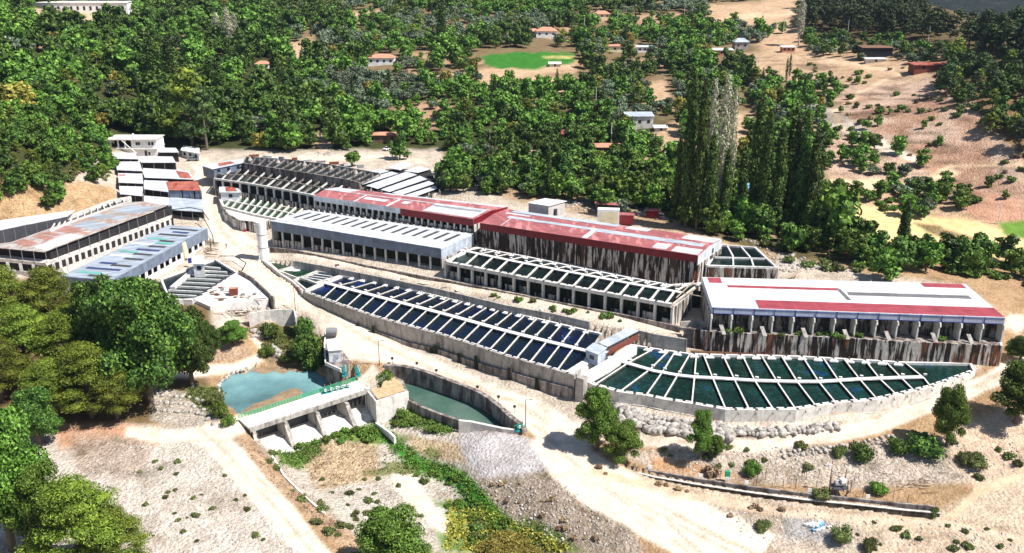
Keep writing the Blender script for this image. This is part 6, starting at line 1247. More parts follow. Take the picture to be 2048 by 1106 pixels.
def leaves(lobes, n, s, seed, flat=0.0, up=0.25, aspect=0.7):
    """leaf clumps: n small 3-cornered tufts spread over and just inside the lobes' surfaces"""
    r = np.random.RandomState(seed); Lb = np.array(lobes, float); w = (Lb[:, 3] * Lb[:, 4] + Lb[:, 3] * Lb[:, 5]); w /= w.sum()
    k = r.choice(len(Lb), n * 2, p=w); d = r.normal(size=(n * 2, 3)); d[:, 2] += up; d /= np.linalg.norm(d, axis=1)[:, None]
    rad = r.uniform(0.72, 1.12, (n * 2, 1)); p = Lb[k, :3] + d * Lb[k, 3:6] * rad
    keep = np.ones(len(p), bool)
    for L in Lb: keep &= (((p - L[:3]) / L[3:6]) ** 2).sum(1) > 0.42
    p, d = p[keep][:n], d[keep][:n]; n = len(p)
    nn = d + r.normal(size=(n, 3)) * 0.75; nn[:, 2] += flat; nn /= np.linalg.norm(nn, axis=1)[:, None]
    a = np.cross(nn, r.normal(size=(n, 3))); a /= np.linalg.norm(a, axis=1)[:, None]; b_ = np.cross(nn, a)
    sz = s * r.uniform(0.55, 1.35, (n, 1)); a = a * sz; b_ = b_ * sz * aspect
    q = np.stack([p - a, p - b_ * r.uniform(.5, 1.1, (n, 1)) + a * .1, p + a, p + b_ * r.uniform(.5, 1.1, (n, 1)) - a * .1], 1)
    q[:, 1] += nn * sz * r.uniform(-.3, .3, (n, 1)); q[:, 3] += nn * sz * r.uniform(-.3, .3, (n, 1))
    return q.reshape(-1, 3), np.arange(n * 4).reshape(-1, 4)
def core(lobes, k=0.72):
    v, f = ico(); V, Fc = [], []
    for i, L in enumerate(lobes): V.append(v * (np.array(L[3:6]) * k) + np.array(L[:3])); Fc.append(f + 12 * i)
    return np.concatenate(V), np.concatenate(Fc)
def limb(V, Fc, p0, p1, r0, r1, n=6):
    m_ = MB(); m_.cyl(p0, p1, r0, r1, n, caps=False); k = len(V); V.extend(m_.v); Fc.extend([tuple(i + k for i in f) for f in m_.f])
def make_mesh(name, parts):
    """parts: list of (vertices, faces, material)"""
    me = bpy.data.meshes.new(name); V, loops, starts, mi, tot = [], [], [], [], 0; base = 0; mats = []
    for v, f, m_ in parts:
        f = np.asarray(f); k = f.shape[1]; V.append(np.asarray(v, float)); loops.append((f + base).ravel()); starts.append(np.arange(len(f)) * k + tot); tot += f.size; base += len(v)
        if m_ not in mats: mats.append(m_)
        mi.append(np.full(len(f), mats.index(m_)))
    V = np.concatenate(V); loops = np.concatenate(loops); starts = np.concatenate(starts); mi = np.concatenate(mi)
    me.vertices.add(len(V)); me.vertices.foreach_set("co", V.astype(np.float32).ravel()); me.loops.add(len(loops)); me.loops.foreach_set("vertex_index", loops.astype(np.int32))
    me.polygons.add(len(starts)); me.polygons.foreach_set("loop_start", starts.astype(np.int32)); me.polygons.foreach_set("material_index", mi.astype(np.int32)); me.update(calc_edges=True)
    for m_ in mats: me.materials.append(MATS[m_])
    return me
def lobes_round(r, R, H, n, z0, jit=0.55, size=(0.34, 0.52)):
    out = [(0, 0, z0 + H * .5, R * .5, R * .5, H * .38)]
    for i in range(n):
        a = 2 * math.pi * (i + r.uniform(-.3, .3)) / n * 2.4; t = r.uniform(0.12, 0.95); rr = R * (0.82 * math.sin(math.pi * (0.18 + 0.74 * t)) ** .8) * r.uniform(jit, 1.0); s = R * r.uniform(*size)
        out.append((rr * math.cos(a), rr * math.sin(a), z0 + H * t, s, s, s * r.uniform(.6, .9)))
    return out
def proto(kind, seed, hi=False):
    """returns (crown parts, trunk parts, height)"""
    r = random.Random(seed); TV, TF = [], []; bark = "bark"
    if kind in ("leafy", "walnut", "yellow"):
        R, H, z0 = 4.0, 7.0, 1.6; lb = lobes_round(r, R, H + .8, 40 if hi else 14, z0 - .8, size=(.17, .31) if hi else (.28, .46), jit=.35 if hi else .45); leaf = {"leafy": "leaf_green", "walnut": "leaf_dark", "yellow": "leaf_yellow"}[kind]
        q = leaves(lb, 20000 if hi else 640, .13 if hi else .6, seed); c = core(lb, .6 if hi else .72)
        limb(TV, TF, (0, 0, -.6), (0.1, 0, 3.2), .36, .24); top = (.1, 0, 3.2)
        for L in lb[1:8]: limb(TV, TF, top, (L[0] * .8, L[1] * .8, L[2]), .16, .05, 5)
        ht = 8.8
    elif kind == "olive":
        R, H, z0 = 3.4, 4.2, 1.2; lb = lobes_round(r, R, H, 11, z0); leaf = "leaf_olive"; q = leaves(lb, 560, .5, seed); c = core(lb, .66)
        limb(TV, TF, (0, 0, -.5), (0, 0, 2.0), .34, .22)
        for L in lb[1:6]: limb(TV, TF, (0, 0, 1.9), (L[0] * .8, L[1] * .8, L[2]), .13, .04, 5)
        ht = 5.6
    elif kind in ("pine", "pine_dark"):
        leaf = "leaf_pine" if kind == "pine" else "leaf_pine_dark"; lb = []; nl = 34 if hi else 14
        for i in range(nl):
            t = i / (nl - 1); z = 3.0 + 7.4 * t; rr = (3.9 * (1 - t) ** .55 + .2) * r.uniform(.45, 1.0); a = i * 2.4 + r.uniform(-.4, .4); s = r.uniform(1.0, 1.7) * (1 if not hi else .82)
            lb.append((rr * math.cos(a), rr * math.sin(a), z, s * 1.2, s * 1.2, s * .55))
        q = leaves(lb, 18000 if hi else 640, .125 if hi else .5, seed, flat=.3, up=.6, aspect=.45); c = core(lb, .62)
        limb(TV, TF, (0, 0, -.8), (.2, .1, 10.0), .30, .08)
        for L in lb[::1]: limb(TV, TF, (.1, 0, L[2] - 1.2), (L[0] * .85, L[1] * .85, L[2] - .1), .09, .03, 5)
        ht = 11.0
    elif kind in ("poplar", "pale_poplar"):
        leaf = "leaf_poplar" if kind == "poplar" else "leaf_pale"; lb = []; n = 40 if kind == "poplar" else 34
        for i in range(n):
            t = i / (n - 1); z = (3.0 if kind == "poplar" else 8) + (30 - (3 if kind == "poplar" else 8)) * t; wd = 2.1 * (math.sin(math.pi * min(1, .12 + .86 * t)) ** .6) + .12; a = i * 2.4; rr = wd * r.uniform(.2, .65); s = wd * r.uniform(.45, .75)
            lb.append((rr * math.cos(a), rr * math.sin(a), z, s, s, s * 1.8))
        q = leaves(lb, 3600 if kind == "poplar" else 1500, .42 if kind == "poplar" else .36, seed, aspect=.6); c = core(lb, .6 if kind == "poplar" else .2)
        if kind == "pale_poplar": bark = "bark_pale"
        limb(TV, TF, (0, 0, -1), (0, 0, 29), .42, .05)
        for i in range(26): z = 4 + i * .9; a = i * 2.4; limb(TV, TF, (0, 0, z), (1.2 * math.cos(a), 1.2 * math.sin(a), z + 4.5), .10, .02, 4)
        ht = 31
    elif kind == "conifer":
        leaf = "leaf_dark"; lb = []
        for i in range(30): t = i / 29; a = i * 2.4; rr = 3.0 * (1 - t) * r.uniform(.4, .8); s = 1.5 * (1 - t) + .35; lb.append((rr * math.cos(a), rr * math.sin(a), 1.5 + 11.5 * t, s, s, s * .4))
        q = leaves(lb, 1800, .38, seed, flat=.8, aspect=.4); c = core(lb, .6); limb(TV, TF, (0, 0, -.6), (0, 0, 13.4), .3, .04); ht = 13.6
    else:   # bushes: unit size about 2 m across
        leaf = {"bush": "leaf_scrub", "green_bush": "leaf_green", "dark_bush": "leaf_dark", "dry_bush": "leaf_dry"}[kind]; lb = [(0, 0, .55, .8, .8, .6)]
        for i in range(7): a = i * .9 + r.uniform(-.3, .3); rr = r.uniform(.4, .9); s = r.uniform(.35, .6); lb.append((rr * math.cos(a), rr * math.sin(a), r.uniform(.3, .9), s, s, s * .8))
        q = leaves(lb, 900 if hi else 260, .10 if hi else .2, seed); c = core(lb, .7)
        for i in range(4): a = i * 1.57; limb(TV, TF, (0, 0, -.3), (.7 * math.cos(a), .7 * math.sin(a), .8), .05, .02, 4)
        ht = 1.3
    return [(q[0], q[1], leaf), (c[0], c[1], leaf)], [(np.array(TV), np.array(TF), bark)], ht
PROTO = {}
for kd, cnt in (("leafy", 5), ("walnut", 4), ("olive", 4), ("pine", 2), ("pine_dark", 4), ("poplar", 3), ("pale_poplar", 2), ("conifer", 1), ("bush", 4), ("green_bush", 3), ("dark_bush", 3), ("dry_bush", 2), ("yellow", 1)):
    PROTO[kd] = []
    for i in range(cnt): c, t_, ht = proto(kd, 100 + 17 * i + len(kd) * 5); PROTO[kd].append((make_mesh(kd + "_mesh", c + t_), c + t_, ht))
HI = {}
for kd, cnt in (("leafy", 3), ("walnut", 2), ("pine", 3), ("bush", 2), ("green_bush", 2), ("dark_bush", 2), ("yellow", 1)):
    HI[kd] = []
    for i in range(cnt): c, t_, ht = proto(kd, 500 + 13 * i + len(kd), True); HI[kd].append((make_mesh("crown", c), make_mesh("trunk", t_), ht))
KNAME = {"leafy": ("leafy_tree", "tree"), "walnut": ("walnut_tree", "tree"), "olive": ("olive_tree", "olive tree"), "pine": ("pine_tree", "pine tree"), "pine_dark": ("pine_tree", "pine tree"), "poplar": ("poplar_tree", "poplar"), "pale_poplar": ("poplar_tree", "poplar"), "conifer": ("fir_tree", "fir tree"), "bush": ("bush", "bush"), "green_bush": ("shrub", "shrub"), "dark_bush": ("bush", "bush"), "dry_bush": ("dry_bush", "bush"), "yellow": ("willow_tree", "tree")}
def near_tree(kind, px, py, h, wd, label, seed=0, dz=0, group=None, loc=None):
    """a tree close to the camera: Empty with crown and trunk; h height, wd crown width in metres"""
    g = loc or ground(px, py); cm, tm, ht = HI[kind][seed % len(HI[kind])]; t = thing(KNAME[kind][0], label, KNAME[kind][1], (g[0], g[1], g[2] + dz), group)
    base_w = {"pine": 9.4, "bush": 2.5, "green_bush": 2.5, "dark_bush": 2.5}.get(kind, 9.6)
    t.scale = (wd / base_w, wd / base_w, h / ht); t.rotation_euler = (0, 0, seed * 1.7)
    for nm, m_ in (("crown", cm), ("trunk" if "bush" not in kind else "stem", tm)): o = bpy.data.objects.new(nm, m_); COL.objects.link(o); o.parent = t
    return t
def far_tree(kind, g, s, label, group, rnd, sz=None):
    me_, _, ht = rnd.choice(PROTO[kind]); o = bpy.data.objects.new(KNAME[kind][0], me_); COL.objects.link(o); o.location = (g[0], g[1], g[2] - .1); o.rotation_euler = (0, 0, rnd.uniform(0, 6.28)); o.scale = (s * rnd.uniform(.9, 1.1), s * rnd.uniform(.9, 1.1), sz or s * rnd.uniform(.85, 1.15))
    return tag(o, label, KNAME[kind][1], group)

# ---- trees one by one in the foreground
NT = [
 ("walnut", 300, 805, 30, 28, "huge dark spreading broadleaf tree between the black-water tank and the pool", 0),
 ("walnut", 385, 775, 20, 16, "dark broadleaf tree forming the huge tree's right shoulder, nearest the pool path", 1),
 ("walnut", 215, 765, 26, 20, "dark broadleaf tree behind the huge tree's left shoulder", 1),
 ("walnut", 412, 722, 11, 10, "dark olive-green tree at the huge tree's right flank, above the sandy bank", 0),
 ("pine", 20, 690, 20, 20, "yellow-green pine at the left edge, behind the other pines", 0),
 ("pine", 110, 680, 19, 20, "tall bushy pine left of the huge dark tree, nearest the pale blue shed", 1),
 ("pine", 60, 760, 18, 19, "broad yellow-green pine in the middle of the left cluster", 2),
 ("pine", 150, 765, 18, 19, "rounded pine directly left of the huge dark tree", 0),
 ("pine", 185, 835, 17, 18, "yellow-green pine in front of the huge dark tree's left side", 2),
 ("pine", 235, 838, 12, 14, "small low pine at the edge of the red earth, under the huge dark tree", 1),
 ("pine", 5, 800, 15, 16, "pine with half its crown cut off by the left edge", 1),
 ("pine", 110, 840, 14, 15, "pine with bare trunk showing above the dark round tree", 0),
 ("walnut", 80, 890, 13, 15, "dark round tree shading the red earth on the left", 1),
 ("leafy", 25, 1100, 25, 21, "large bright green leafy tree in the bottom left corner", 0),
 ("leafy", 95, 1110, 17, 13, "bright green leafy tree just right of the large corner tree", 1),
 ("pine", 175, 1165, 19, 19, "olive-yellow pine at the bottom edge, right of the corner trees", 2),
 ("pine", 235, 1150, 13, 13, "low olive-yellow pine at the bottom edge, spilling onto the pale gravel", 0),
 ("leafy", 785, 1165, 13, 17, "dark round tree rising from the bottom edge, left of the river plants", 1),
 ("yellow", 1015, 1165, 9, 15, "yellow-green willow at the bottom edge in the riverbed", 0),
 ("leafy", 1195, 900, 14, 12, "leafy tree leaning over the road junction, casting its shadow leftwards", 2),
 ("leafy", 1243, 925, 8.5, 10.5, "lower leafy clump right against the leaning roadside tree", 1),
 ("leafy", 1400, 920, 10.5, 7.2, "slim leafy tree alone below the boulder wall", 0),
 ("leafy", 1432, 915, 5.0, 5.0, "small leafy offshoot right beside the slim lone tree", 2),
 ("leafy", 1893, 893, 13.0, 9.6, "upright leafy tree on the road bank at the right", 1),
 ("leafy", 2030, 845, 13, 15, "dark tree at the right edge below the road", 0),
 ("walnut", 2040, 722, 6.5, 9, "dark leafy tree cut by the right edge beside the upper road", 1),
 ("leafy", 470, 690, 6.5, 10, "round green bush-like tree below the retaining wall by the stream", 2),
]
for kd, a, b_, h, w, lab, sd in NT: near_tree(kd, a, b_, h, w, lab, sd)
BS = [("dark_bush", 1840, 905, 4.0, 9, "dark spreading bush at the foot of the upright bank tree", 0), ("dark_bush", 1795, 905, 3, 5, "dark bush left of the spreading one on the road bank", 1),
 ("dark_bush", 1722, 920, 3.6, 5.5, "round dark bush alone on the stony slope above the pump rig", 1), ("bush", 1678, 912, 2.4, 3.2, "small olive bush just left of the round dark one", 0), ("green_bush", 1505, 950, 3, 3.6, "bright green bush behind the narrow channel, near the green cabinet", 0),
 ("green_bush", 440, 835, 4.0, 4.6, "round green bush on the pool's lower left bank", 1), ("green_bush", 458, 850, 2.2, 3.4, "low green bush at the bridge's left end", 0), ("bush", 425, 812, 3.0, 4, "yellowish bush on the pool's left shore", 1),
 ("dark_bush", 610, 715, 6.5, 10, "large dark thicket hanging over the stream, under the road edge", 0), ("dark_bush", 628, 735, 5, 8, "dark thicket right above the pool, next to the intake block", 1), ("dark_bush", 605, 670, 5, 6.5, "dark thicket at the top of the stream bank below the lamp post", 0),
 ("dark_bush", 540, 672, 3.2, 6.5, "dark green bush in the stream head below the panelled wall", 1), ("green_bush", 535, 712, 3, 4.5, "green shrub on the stream's left bank", 0), ("green_bush", 575, 722, 2, 5, "low green growth along the middle of the stream", 1), ("green_bush", 770, 768, 3.2, 5, "green and rust shrub on top of the concrete block", 0), ("bush", 782, 757, 2, 4, "dry shrub behind the concrete block's top", 1),
 ("bush", 1640, 1000, 2.2, 4, "reddish dry shrub left of the pump rig", 1), ("green_bush", 1755, 985, 2.2, 4.4, "low olive-green bush right of the pump rig", 1), ("bush", 1525, 1060, 2.0, 3.4, "small olive bush left of the white bag heap", 0), ("bush", 1680, 1085, 3, 4.2, "olive bush below the white bag heap", 1), ("bush", 1738, 1100, 2.6, 3, "small green bush at the bottom edge right of the bag heap", 0),
 ("bush", 1930, 925, 2.4, 4, "olive bush beside the pale block on the right slope", 0), ("bush", 1952, 935, 2.0, 4.5, "low olive bush right of the pale block on the right slope", 1), ("bush", 1868, 1032, 2, 1.8, "little dark bush at the narrow channel's right end", 0), ("dry_bush", 1425, 950, 1.8, 4, "dry brown bush beside the slim tree's foot", 0)]
PROTO_HI_DRY = HI["bush"]; HI["dry_bush"] = [(PROTO["dry_bush"][0][0], None, 1.3)]; 
for kd, a, b_, h, w, lab, sd in BS:
    if kd == "dry_bush": far_tree("dry_bush", ground(a, b_), w / 2.5, lab, None, random.Random(1))
    else: near_tree(kd, a, b_, h * 1.0, w, lab, sd)
# tall poplars right of centre
PP = [(1370,455,150,30,"poplar","very tall slim dark poplar, first and highest of the row"),(1392,462,170,26,"poplar","tall dark poplar touching the first one"),(1415,465,270,26,"poplar","dark poplar in front of the pale-topped ones"),(1352,440,275,16,"poplar","slender small poplar left of the tall row"),
 (1412,450,168,16,"pale_poplar","half-bare poplar, left of the pale pair"),(1435,450,160,20,"pale_poplar","pale bare-topped poplar with whitish branches"),(1452,450,185,14,"pale_poplar","thinnest bare poplar, at the right of the pale group"),(1446,460,300,24,"poplar","dark poplar under the pale bare tops"),
 (1503,455,185,30,"poplar","broad dark poplar left of the gap with the blue hut"),(1520,468,225,30,"poplar","broad poplar behind the blue tarpaulin hut"),(1548,470,250,30,"poplar","poplar in the middle of the thick right-hand group"),(1570,465,215,34,"poplar","tallest poplar of the thick right-hand group"),(1592,470,225,32,"poplar","dark poplar near the right-hand group's edge"),(1614,478,262,30,"poplar","last tall poplar on the right of the group"),(1628,470,330,20,"poplar","short poplar at the right foot of the group"),(1480,440,290,22,"poplar","mid-height poplar in the gap between the two groups"),
 (1612,490,400,30,"poplar","short dark poplar in front at the group's right end"),
 (438,100,28,14,"pale_poplar","pale slim poplar on the far left hillside, left of the pair"),(460,105,18,16,"pale_poplar","pale poplar on the far left hillside, the middle one"),(474,100,30,12,"pale_poplar","pale poplar on the far left hillside, the right one"),(425,200,115,24,"poplar","tall green poplar behind the umbrella-shaped pine"),(445,215,130,22,"poplar","green poplar just right of the one behind the umbrella-shaped pine"),(310,185,70,30,"poplar","bushy poplar in the dark woods at the left"),(345,190,75,28,"poplar","leaning poplar in the dark woods at the left"),(885,100,10,20,"poplar","lone dark poplar near the top edge, left of the villa"),(1597,92,5,14,"pale_poplar","slim pale poplar at the pine forest's edge"),(1802,508,400,26,"poplar","feathery young poplar in front of the straw-coloured field")]
for a, b_, pt, wpx, kd, lab in PP:
    g = ground(a, b_); dep = g[1] * CP - (g[2] - CZ) * SP; h = (b_ - pt) / F * dep * 1.06; me_, _, ht = PROTO[kd][int(a) % len(PROTO[kd])]
    c, t_ = None, None
    t = thing("poplar_tree", lab, "poplar", (g[0], g[1], g[2] - .2)); w = wpx / F * dep / 4.6
    key = kd + str(int(a) % len(PROTO[kd]))
    if key not in PROTO:
        pr = proto(kd, 100 + 17 * (int(a) % len(PROTO[kd])) + len(kd) * 5); PROTO[key] = (make_mesh("crown", pr[0]), make_mesh("trunk", pr[1]))
    for nm, m_ in zip(("crown", "trunk"), PROTO[key]): o = bpy.data.objects.new(nm, m_); COL.objects.link(o); o.parent = t
    w *= 1.45 if kd == 'pale_poplar' else 1; t.scale = (w * .98, w * .98, h / ht); t.rotation_euler = (0, 0, a % 6)
rr_ = random.Random(11)
for a, b_, kd, s, lab in ((573,300,"conifer",1.45,"dark blue-green fir beside the yellow earth patch, left of centre"),(385,290,"pine",2.6,"wide umbrella-shaped pine behind the white cabin"),(415,300,"pine_dark",2.0,"dark pine with bare trunks, right of the umbrella-shaped pine"),(455,150,"olive",1.7,"pale spreading tree below the pale poplars"),(38,225,"yellow",1.5,"bright yellow-green tree near the left edge"),(1212,408,"leafy",1.1,"light green tree between the grey hut and the cream box"),(1190,408,"leafy",.8,"small tree right beside the grey hut"),(800,318,"walnut",1.0,"round tree standing alone at the upper road's end"),(705,332,"leafy",.75,"small green tree on the white upper road"),(915,372,"leafy",1.5,"round green tree just behind the striped sheet roofs"),(905,385,"walnut",1.1,"tree overlapping the end of the striped roofs"),(990,365,"olive",1.3,"grey olive tree in the clearing behind the red shed"),(1640,215,"yellow",.6,"small yellowish tree on the bare hill, upper right"),(1770,560,"leafy",1.1,"pale green shrub-tree right behind the white roof"),(1700,520,"leafy",1.2,"leafy sapling left of the dark riverside trees"),(1665,498,"leafy",1.9,"big leafy tree at the foot of the poplar row's right end")):
    far_tree(kd, ground(a, b_), s, lab, None, rr_)

# ---- the woods
CLEAR = [[(950,98),(1155,96),(1165,150),(1060,160),(960,152)], [(1068,64),(1125,64),(1125,84),(1068,84)], [(730,112),(800,112),(800,140),(730,140)], [(60,14),(262,18),(258,52),(55,45)],
 [(620,272),(665,268),(668,312),(632,312)], [(350,290),(480,295),(560,306),(850,296),(900,330),(880,350),(700,330),(480,330),(350,330)], [(850,325),(945,328),(940,345),(880,345)],
 [(1250,232),(1345,240),(1340,275),(1250,268)], [(1190,292),(1245,292),(1245,316),(1190,316)], [(960,318),(1005,318),(1005,338),(960,336)], [(1185,25),(1225,25),(1225,42),(1185,42)], [(1212,94),(1310,94),(1310,112),(1212,112)], [(1425,100),(1510,88),(1520,118),(1425,122)], [(505,124),(545,124),(545,144),(505,144)],
 [(1470,105),(1560,95),(1600,130),(1570,165),(1500,150)], [(1410,8),(1600,-5),(1590,70),(1470,45),(1420,60)], [(1350,235),(1300,280),(1340,330),(1372,300)], [(1455,220),(1500,215),(1490,300),(1455,380)], [(700,24),(762,18),(772,40),(705,48)], [(560,92),(640,74),(640,108),(570,122)], [(1100,-5),(1300,-5),(1300,12),(1130,12)], [(1030,148),(1190,160),(1190,178),(1030,178)], [(200,205),(285,200),(300,228),(225,226)],
 [(1475,378),(1512,378),(1512,402),(1475,402)], [(750,275),(790,275),(790,305),(755,305)], [(1290,165),(1345,160),(1345,215),(1300,212)]]
WOOD = [(-300,-200),(1600,-200),(1600,60),(1500,90),(1480,110),(1640,185),(1640,350),(1500,490),(1420,476),(1345,440),(1185,406),(1040,386),(950,376),(870,335),(700,305),(420,300),(330,285),(250,262),(200,262),(-300,130)]
LHILL = [(-300,130),(200,262),(218,300),(228,345),(205,375),(170,360),(140,370),(150,395),(100,425),(0,415),(-300,400)]
PINEF = [(1605,-60),(1800,-60),(1850,60),(1930,88),(2060,92),(2400,92),(2400,150),(2048,130),(1960,110),(1880,95),(1760,80),(1680,68),(1610,65)]
SCRUB = [(1870,130),(2400,130),(2400,340),(2048,300),(1985,280),(1950,240),(1890,215),(1850,160)]
HAMLET = [(1600,75),(1760,85),(1880,100),(1960,125),(1870,130),(1740,125),(1610,110)]
BARE = [(1480,110),(1870,140),(1960,240),(2048,310),(2400,340),(2400,420),(1960,400),(1880,330),(1700,330),(1640,185)]
BAND = [(1640,345),(1640,260),(1700,285),(1780,300),(1850,330),(1840,350),(1760,352)]
BAND2 = [(1560,195),(1640,150),(1700,200),(1690,215),(1620,205)]
ROWR = [(1640,380),(1720,395),(1840,370),(1890,350),(1960,400),(1930,425),(1830,440),(1760,432),(1700,410),(1640,430)]
THICK = [(1345,438),(1440,460),(1640,430),(1700,470),(1740,500),(1900,520),(2048,525),(2400,530),(2400,600),(2048,625),(1960,575),(1900,560),(1740,545),(1650,520),(1540,500)]
HUTB = [(872,330),(1040,362),(1180,395),(1340,430),(1345,444),(1200,424),(1130,398),(1040,398),(930,386),(884,384)]
def inp(p, poly):
    c = False; n = len(poly); x, y = p
    for i in range(n):
        x0, y0 = poly[i]; x1, y1 = poly[(i + 1) % n]
        if (y0 > y) != (y1 > y) and x < (x1 - x0) * (y - y0) / (y1 - y0) + x0: c = not c
    return c
def fb1(x, y, s, seed): return float(fbm(np.array([x]), np.array([y]), s, seed)[0])
TREES = []; rt = random.Random(42); y = 240.0
while y < 900:
    sp = 4.3 if y < 330 else (5.6 if y < 480 else 6.8)
    x = -0.66 * y
    while x < 0.70 * y:
        X = x + rt.uniform(-.45, .45) * sp; Y = y + rt.uniform(-.45, .45) * sp; x += sp
        z = zat(X, Y); p = proj(X, Y, z)
        if p[1] < -45 or p[1] > 640 or p[0] < -300 or p[0] > 2390: continue
        if any(inp(p, c) for c in CLEAR) or any(abs(p[0] - h[0]) < h[2] * .62 and -8 < p[1] - h[1] < (30 if h[1] < 200 else 24) for h in HOUSES): continue
        kd = None; s = 1.0; u = rt.random()
        if inp(p, LHILL):
            if 1:
                kd = "leafy" if u < .4 else ("pine" if u < .62 else ("bush" if u < .7 else "walnut")); s = rt.uniform(.5, .85) * (.7 if kd == "pine" else 1) * (1 if kd != "bush" else 3.0)
        elif inp(p, WOOD):
            up_ = p[1] < 235 and p[0] > 560; bare = fb1(X, Y, 38, 5) > (0.30 if up_ else 0.33); ol = fb1(X, Y, 60, 15) + rt.gauss(0, .16); dk = fb1(X, Y, 70, 25) + rt.gauss(0, .2)
            if bare:
                if u < .35: kd, s = rt.choice((("bush", 1.8), ("green_bush", 2.0), ("leafy", .6), ("olive", .8)))
            elif u < (.80 if up_ else .90):
                if ol > (.62 if p[0] < 600 else (.20 if up_ else .42)): kd, s = "olive", rt.uniform(.8, 1.2)
                elif dk > .12: kd, s = "walnut", rt.uniform(.6, 1.35)
                else: kd, s = "leafy", rt.choice((.42, .55, .7, .85, 1.0, 1.3))
                if p[0] < 700 and 60 < p[1] < 300: s *= rt.choice((1.0, 1.15, 1.4))
                if p[0] < 700 and kd == 'leafy' and rt.random() < .5: kd = 'walnut'
                if s > 1.5 and rt.random() < .35: continue
                if p[0] > 850 and p[1] > 150: s *= .85
                if u < .06: kd, s = rt.choice((("pine", 1.0), ("poplar", .42), ("conifer", .7), ("yellow", .8)))
        elif inp(p, PINEF):
            if u < .62: kd, s = "pine_dark", rt.uniform(1.1, 1.6)
        elif inp(p, SCRUB):
            if u < .8: kd = rt.choice(("walnut", "pine_dark", "bush", "walnut", "pine")); s = rt.uniform(.7, 1.2) * (2.0 if kd == "bush" else 1)
        elif inp(p, HAMLET):
            if u < .55: kd, s = rt.choice(("walnut", "leafy", "olive")), rt.uniform(.6, .9)
        elif inp(p, BAND) or inp(p, BAND2) or inp(p, ROWR):
            if u < .75: kd, s = rt.choice(("leafy", "walnut", "leafy", "olive", "green_bush")), rt.uniform(.55, .85); s *= 2.4 if "bush" in kd else 1
        elif inp(p, THICK):
            if u < .8: kd, s = rt.choice(("leafy", "walnut", "walnut", "green_bush", "bush")), rt.uniform(.6, 1.05); s *= 2.2 if "bush" in kd else 1
        elif inp(p, HUTB):
            if u < .85: kd, s = rt.choice(("olive", "leafy", "walnut", "bush")), rt.uniform(.6, .9)
        elif inp(p, BARE):
            clump = fb1(X, Y, 16, 35); 
            if u < (.8 if clump > .22 else (.32 if clump > -.1 else .12)): kd, s = rt.choice((("bush", 1.6), ("bush", 1.1), ("dark_bush", 1.4), ("green_bush", 1.6), ("dry_bush", 1.2), ("leafy", .45))); s *= rt.uniform(.6, 1.2)
        if kd: TREES.append((Y, X, z, kd, s, p))
    y += sp
TREES.sort(); cnt = {}; STUFF = []
LANDMARKS = [("the white villa",1093,62),("the green field",1060,118),("the white orange-roofed house",762,122),("the small pink-roofed house",524,132),("the long hilltop building",150,15),("the pale hillside poplars",460,60),("the umbrella-shaped pine",385,200),("the blue-green fir",573,240),("the white cabin",380,298),("the big left shed",150,440),("the two storey building",265,285),("the yellow-green left tree",38,200),("the white kiosk",50,72),("the upper road's end",780,300),("the striped sheet roofs",790,350),("the grey hut",1095,395),("the red container",1250,440),("the patched orange hut",1216,300),("the long pink roof",983,322),("the tin-roofed house",1279,245),("the small pink gable",1132,276),("the tallest poplar",1385,300),("the bare-topped poplars",1440,230),("the thick poplar group",1590,350),("the blue tarpaulin hut",1492,390),("the top-edge orange house",1204,32),("the long pink-edged house",1230,98),("the grey hipped house",1483,90),("the brick shed",1577,100),("the timber house",1754,110),("the dull red shed",1865,138),("the straw-coloured field",1800,460),("the square raised tank",1485,515),("the white shed's back corner",1931,568),("the bare red slope",1950,400),("the hill track's bend",1680,240),("the pale rock slope",1700,240),("the pine forest's slim poplar",1597,50),("the dark pine ridge",1850,40),("the top right corner",2000,60),("the right edge scrub",2000,220),("the middle woodland",900,230),("the woods above the striped roofs",700,240),("the wooded slope's middle",300,120),("the top middle edge",900,20),("the top edge woods",600,20),("the red shed's far side",1000,370)]
def wood_label(kd, p, s=1.0):
    lm = min(LANDMARKS, key=lambda q: (q[1] - p[0]) ** 2 + 2.5 * (q[2] - p[1]) ** 2); dx, dy = p[0] - lm[1], (p[1] - lm[2]) * 1.6; d = math.hypot(dx, dy)
    rel = ("right of" if dx > 0 else "left of") if abs(dx) > abs(dy) else ("below" if dy > 0 else "above")
    rel = ("just " if d < 45 else ("a little " if d < 95 else "well ")) + rel
    sz = "small" if s < .75 else ("tall" if s > 1.05 else "middling")
    nm = {"leafy": "fresh green tree", "walnut": "dark green tree", "olive": "grey-green olive tree", "pine": "yellow-green pine", "pine_dark": "dark flat-crowned pine", "poplar": "slender poplar", "conifer": "dark pointed fir", "yellow": "yellow-green tree", "bush": "olive-brown bush", "green_bush": "green shrub", "dark_bush": "dark bush", "dry_bush": "dry brown bush"}[kd]
    return "%s %s %s %s" % (sz, nm, rel, lm[0]), "%ss near %s" % (KNAME[kd][1], lm[0])
LIM = {"poplar_tree": 20, "willow_tree": 20, "fir_tree": 20, "leafy_tree": 270, "walnut_tree": 290, "olive_tree": 250, "pine_tree": 260, "bush": 45, "shrub": 60, "dry_bush": 40}
for Y, X, z, kd, s, p in TREES:
    nm = KNAME[kd][0]; cnt[nm] = cnt.get(nm, 0) + 1
    if cnt[nm] <= LIM.get(nm, 100) and -30 < p[0] < 2080: lb_, gr = wood_label(kd, p, s); far_tree(kd, (X, Y, z), s, lb_, gr, rt)
    else: STUFF.append((X, Y, z, kd, s))
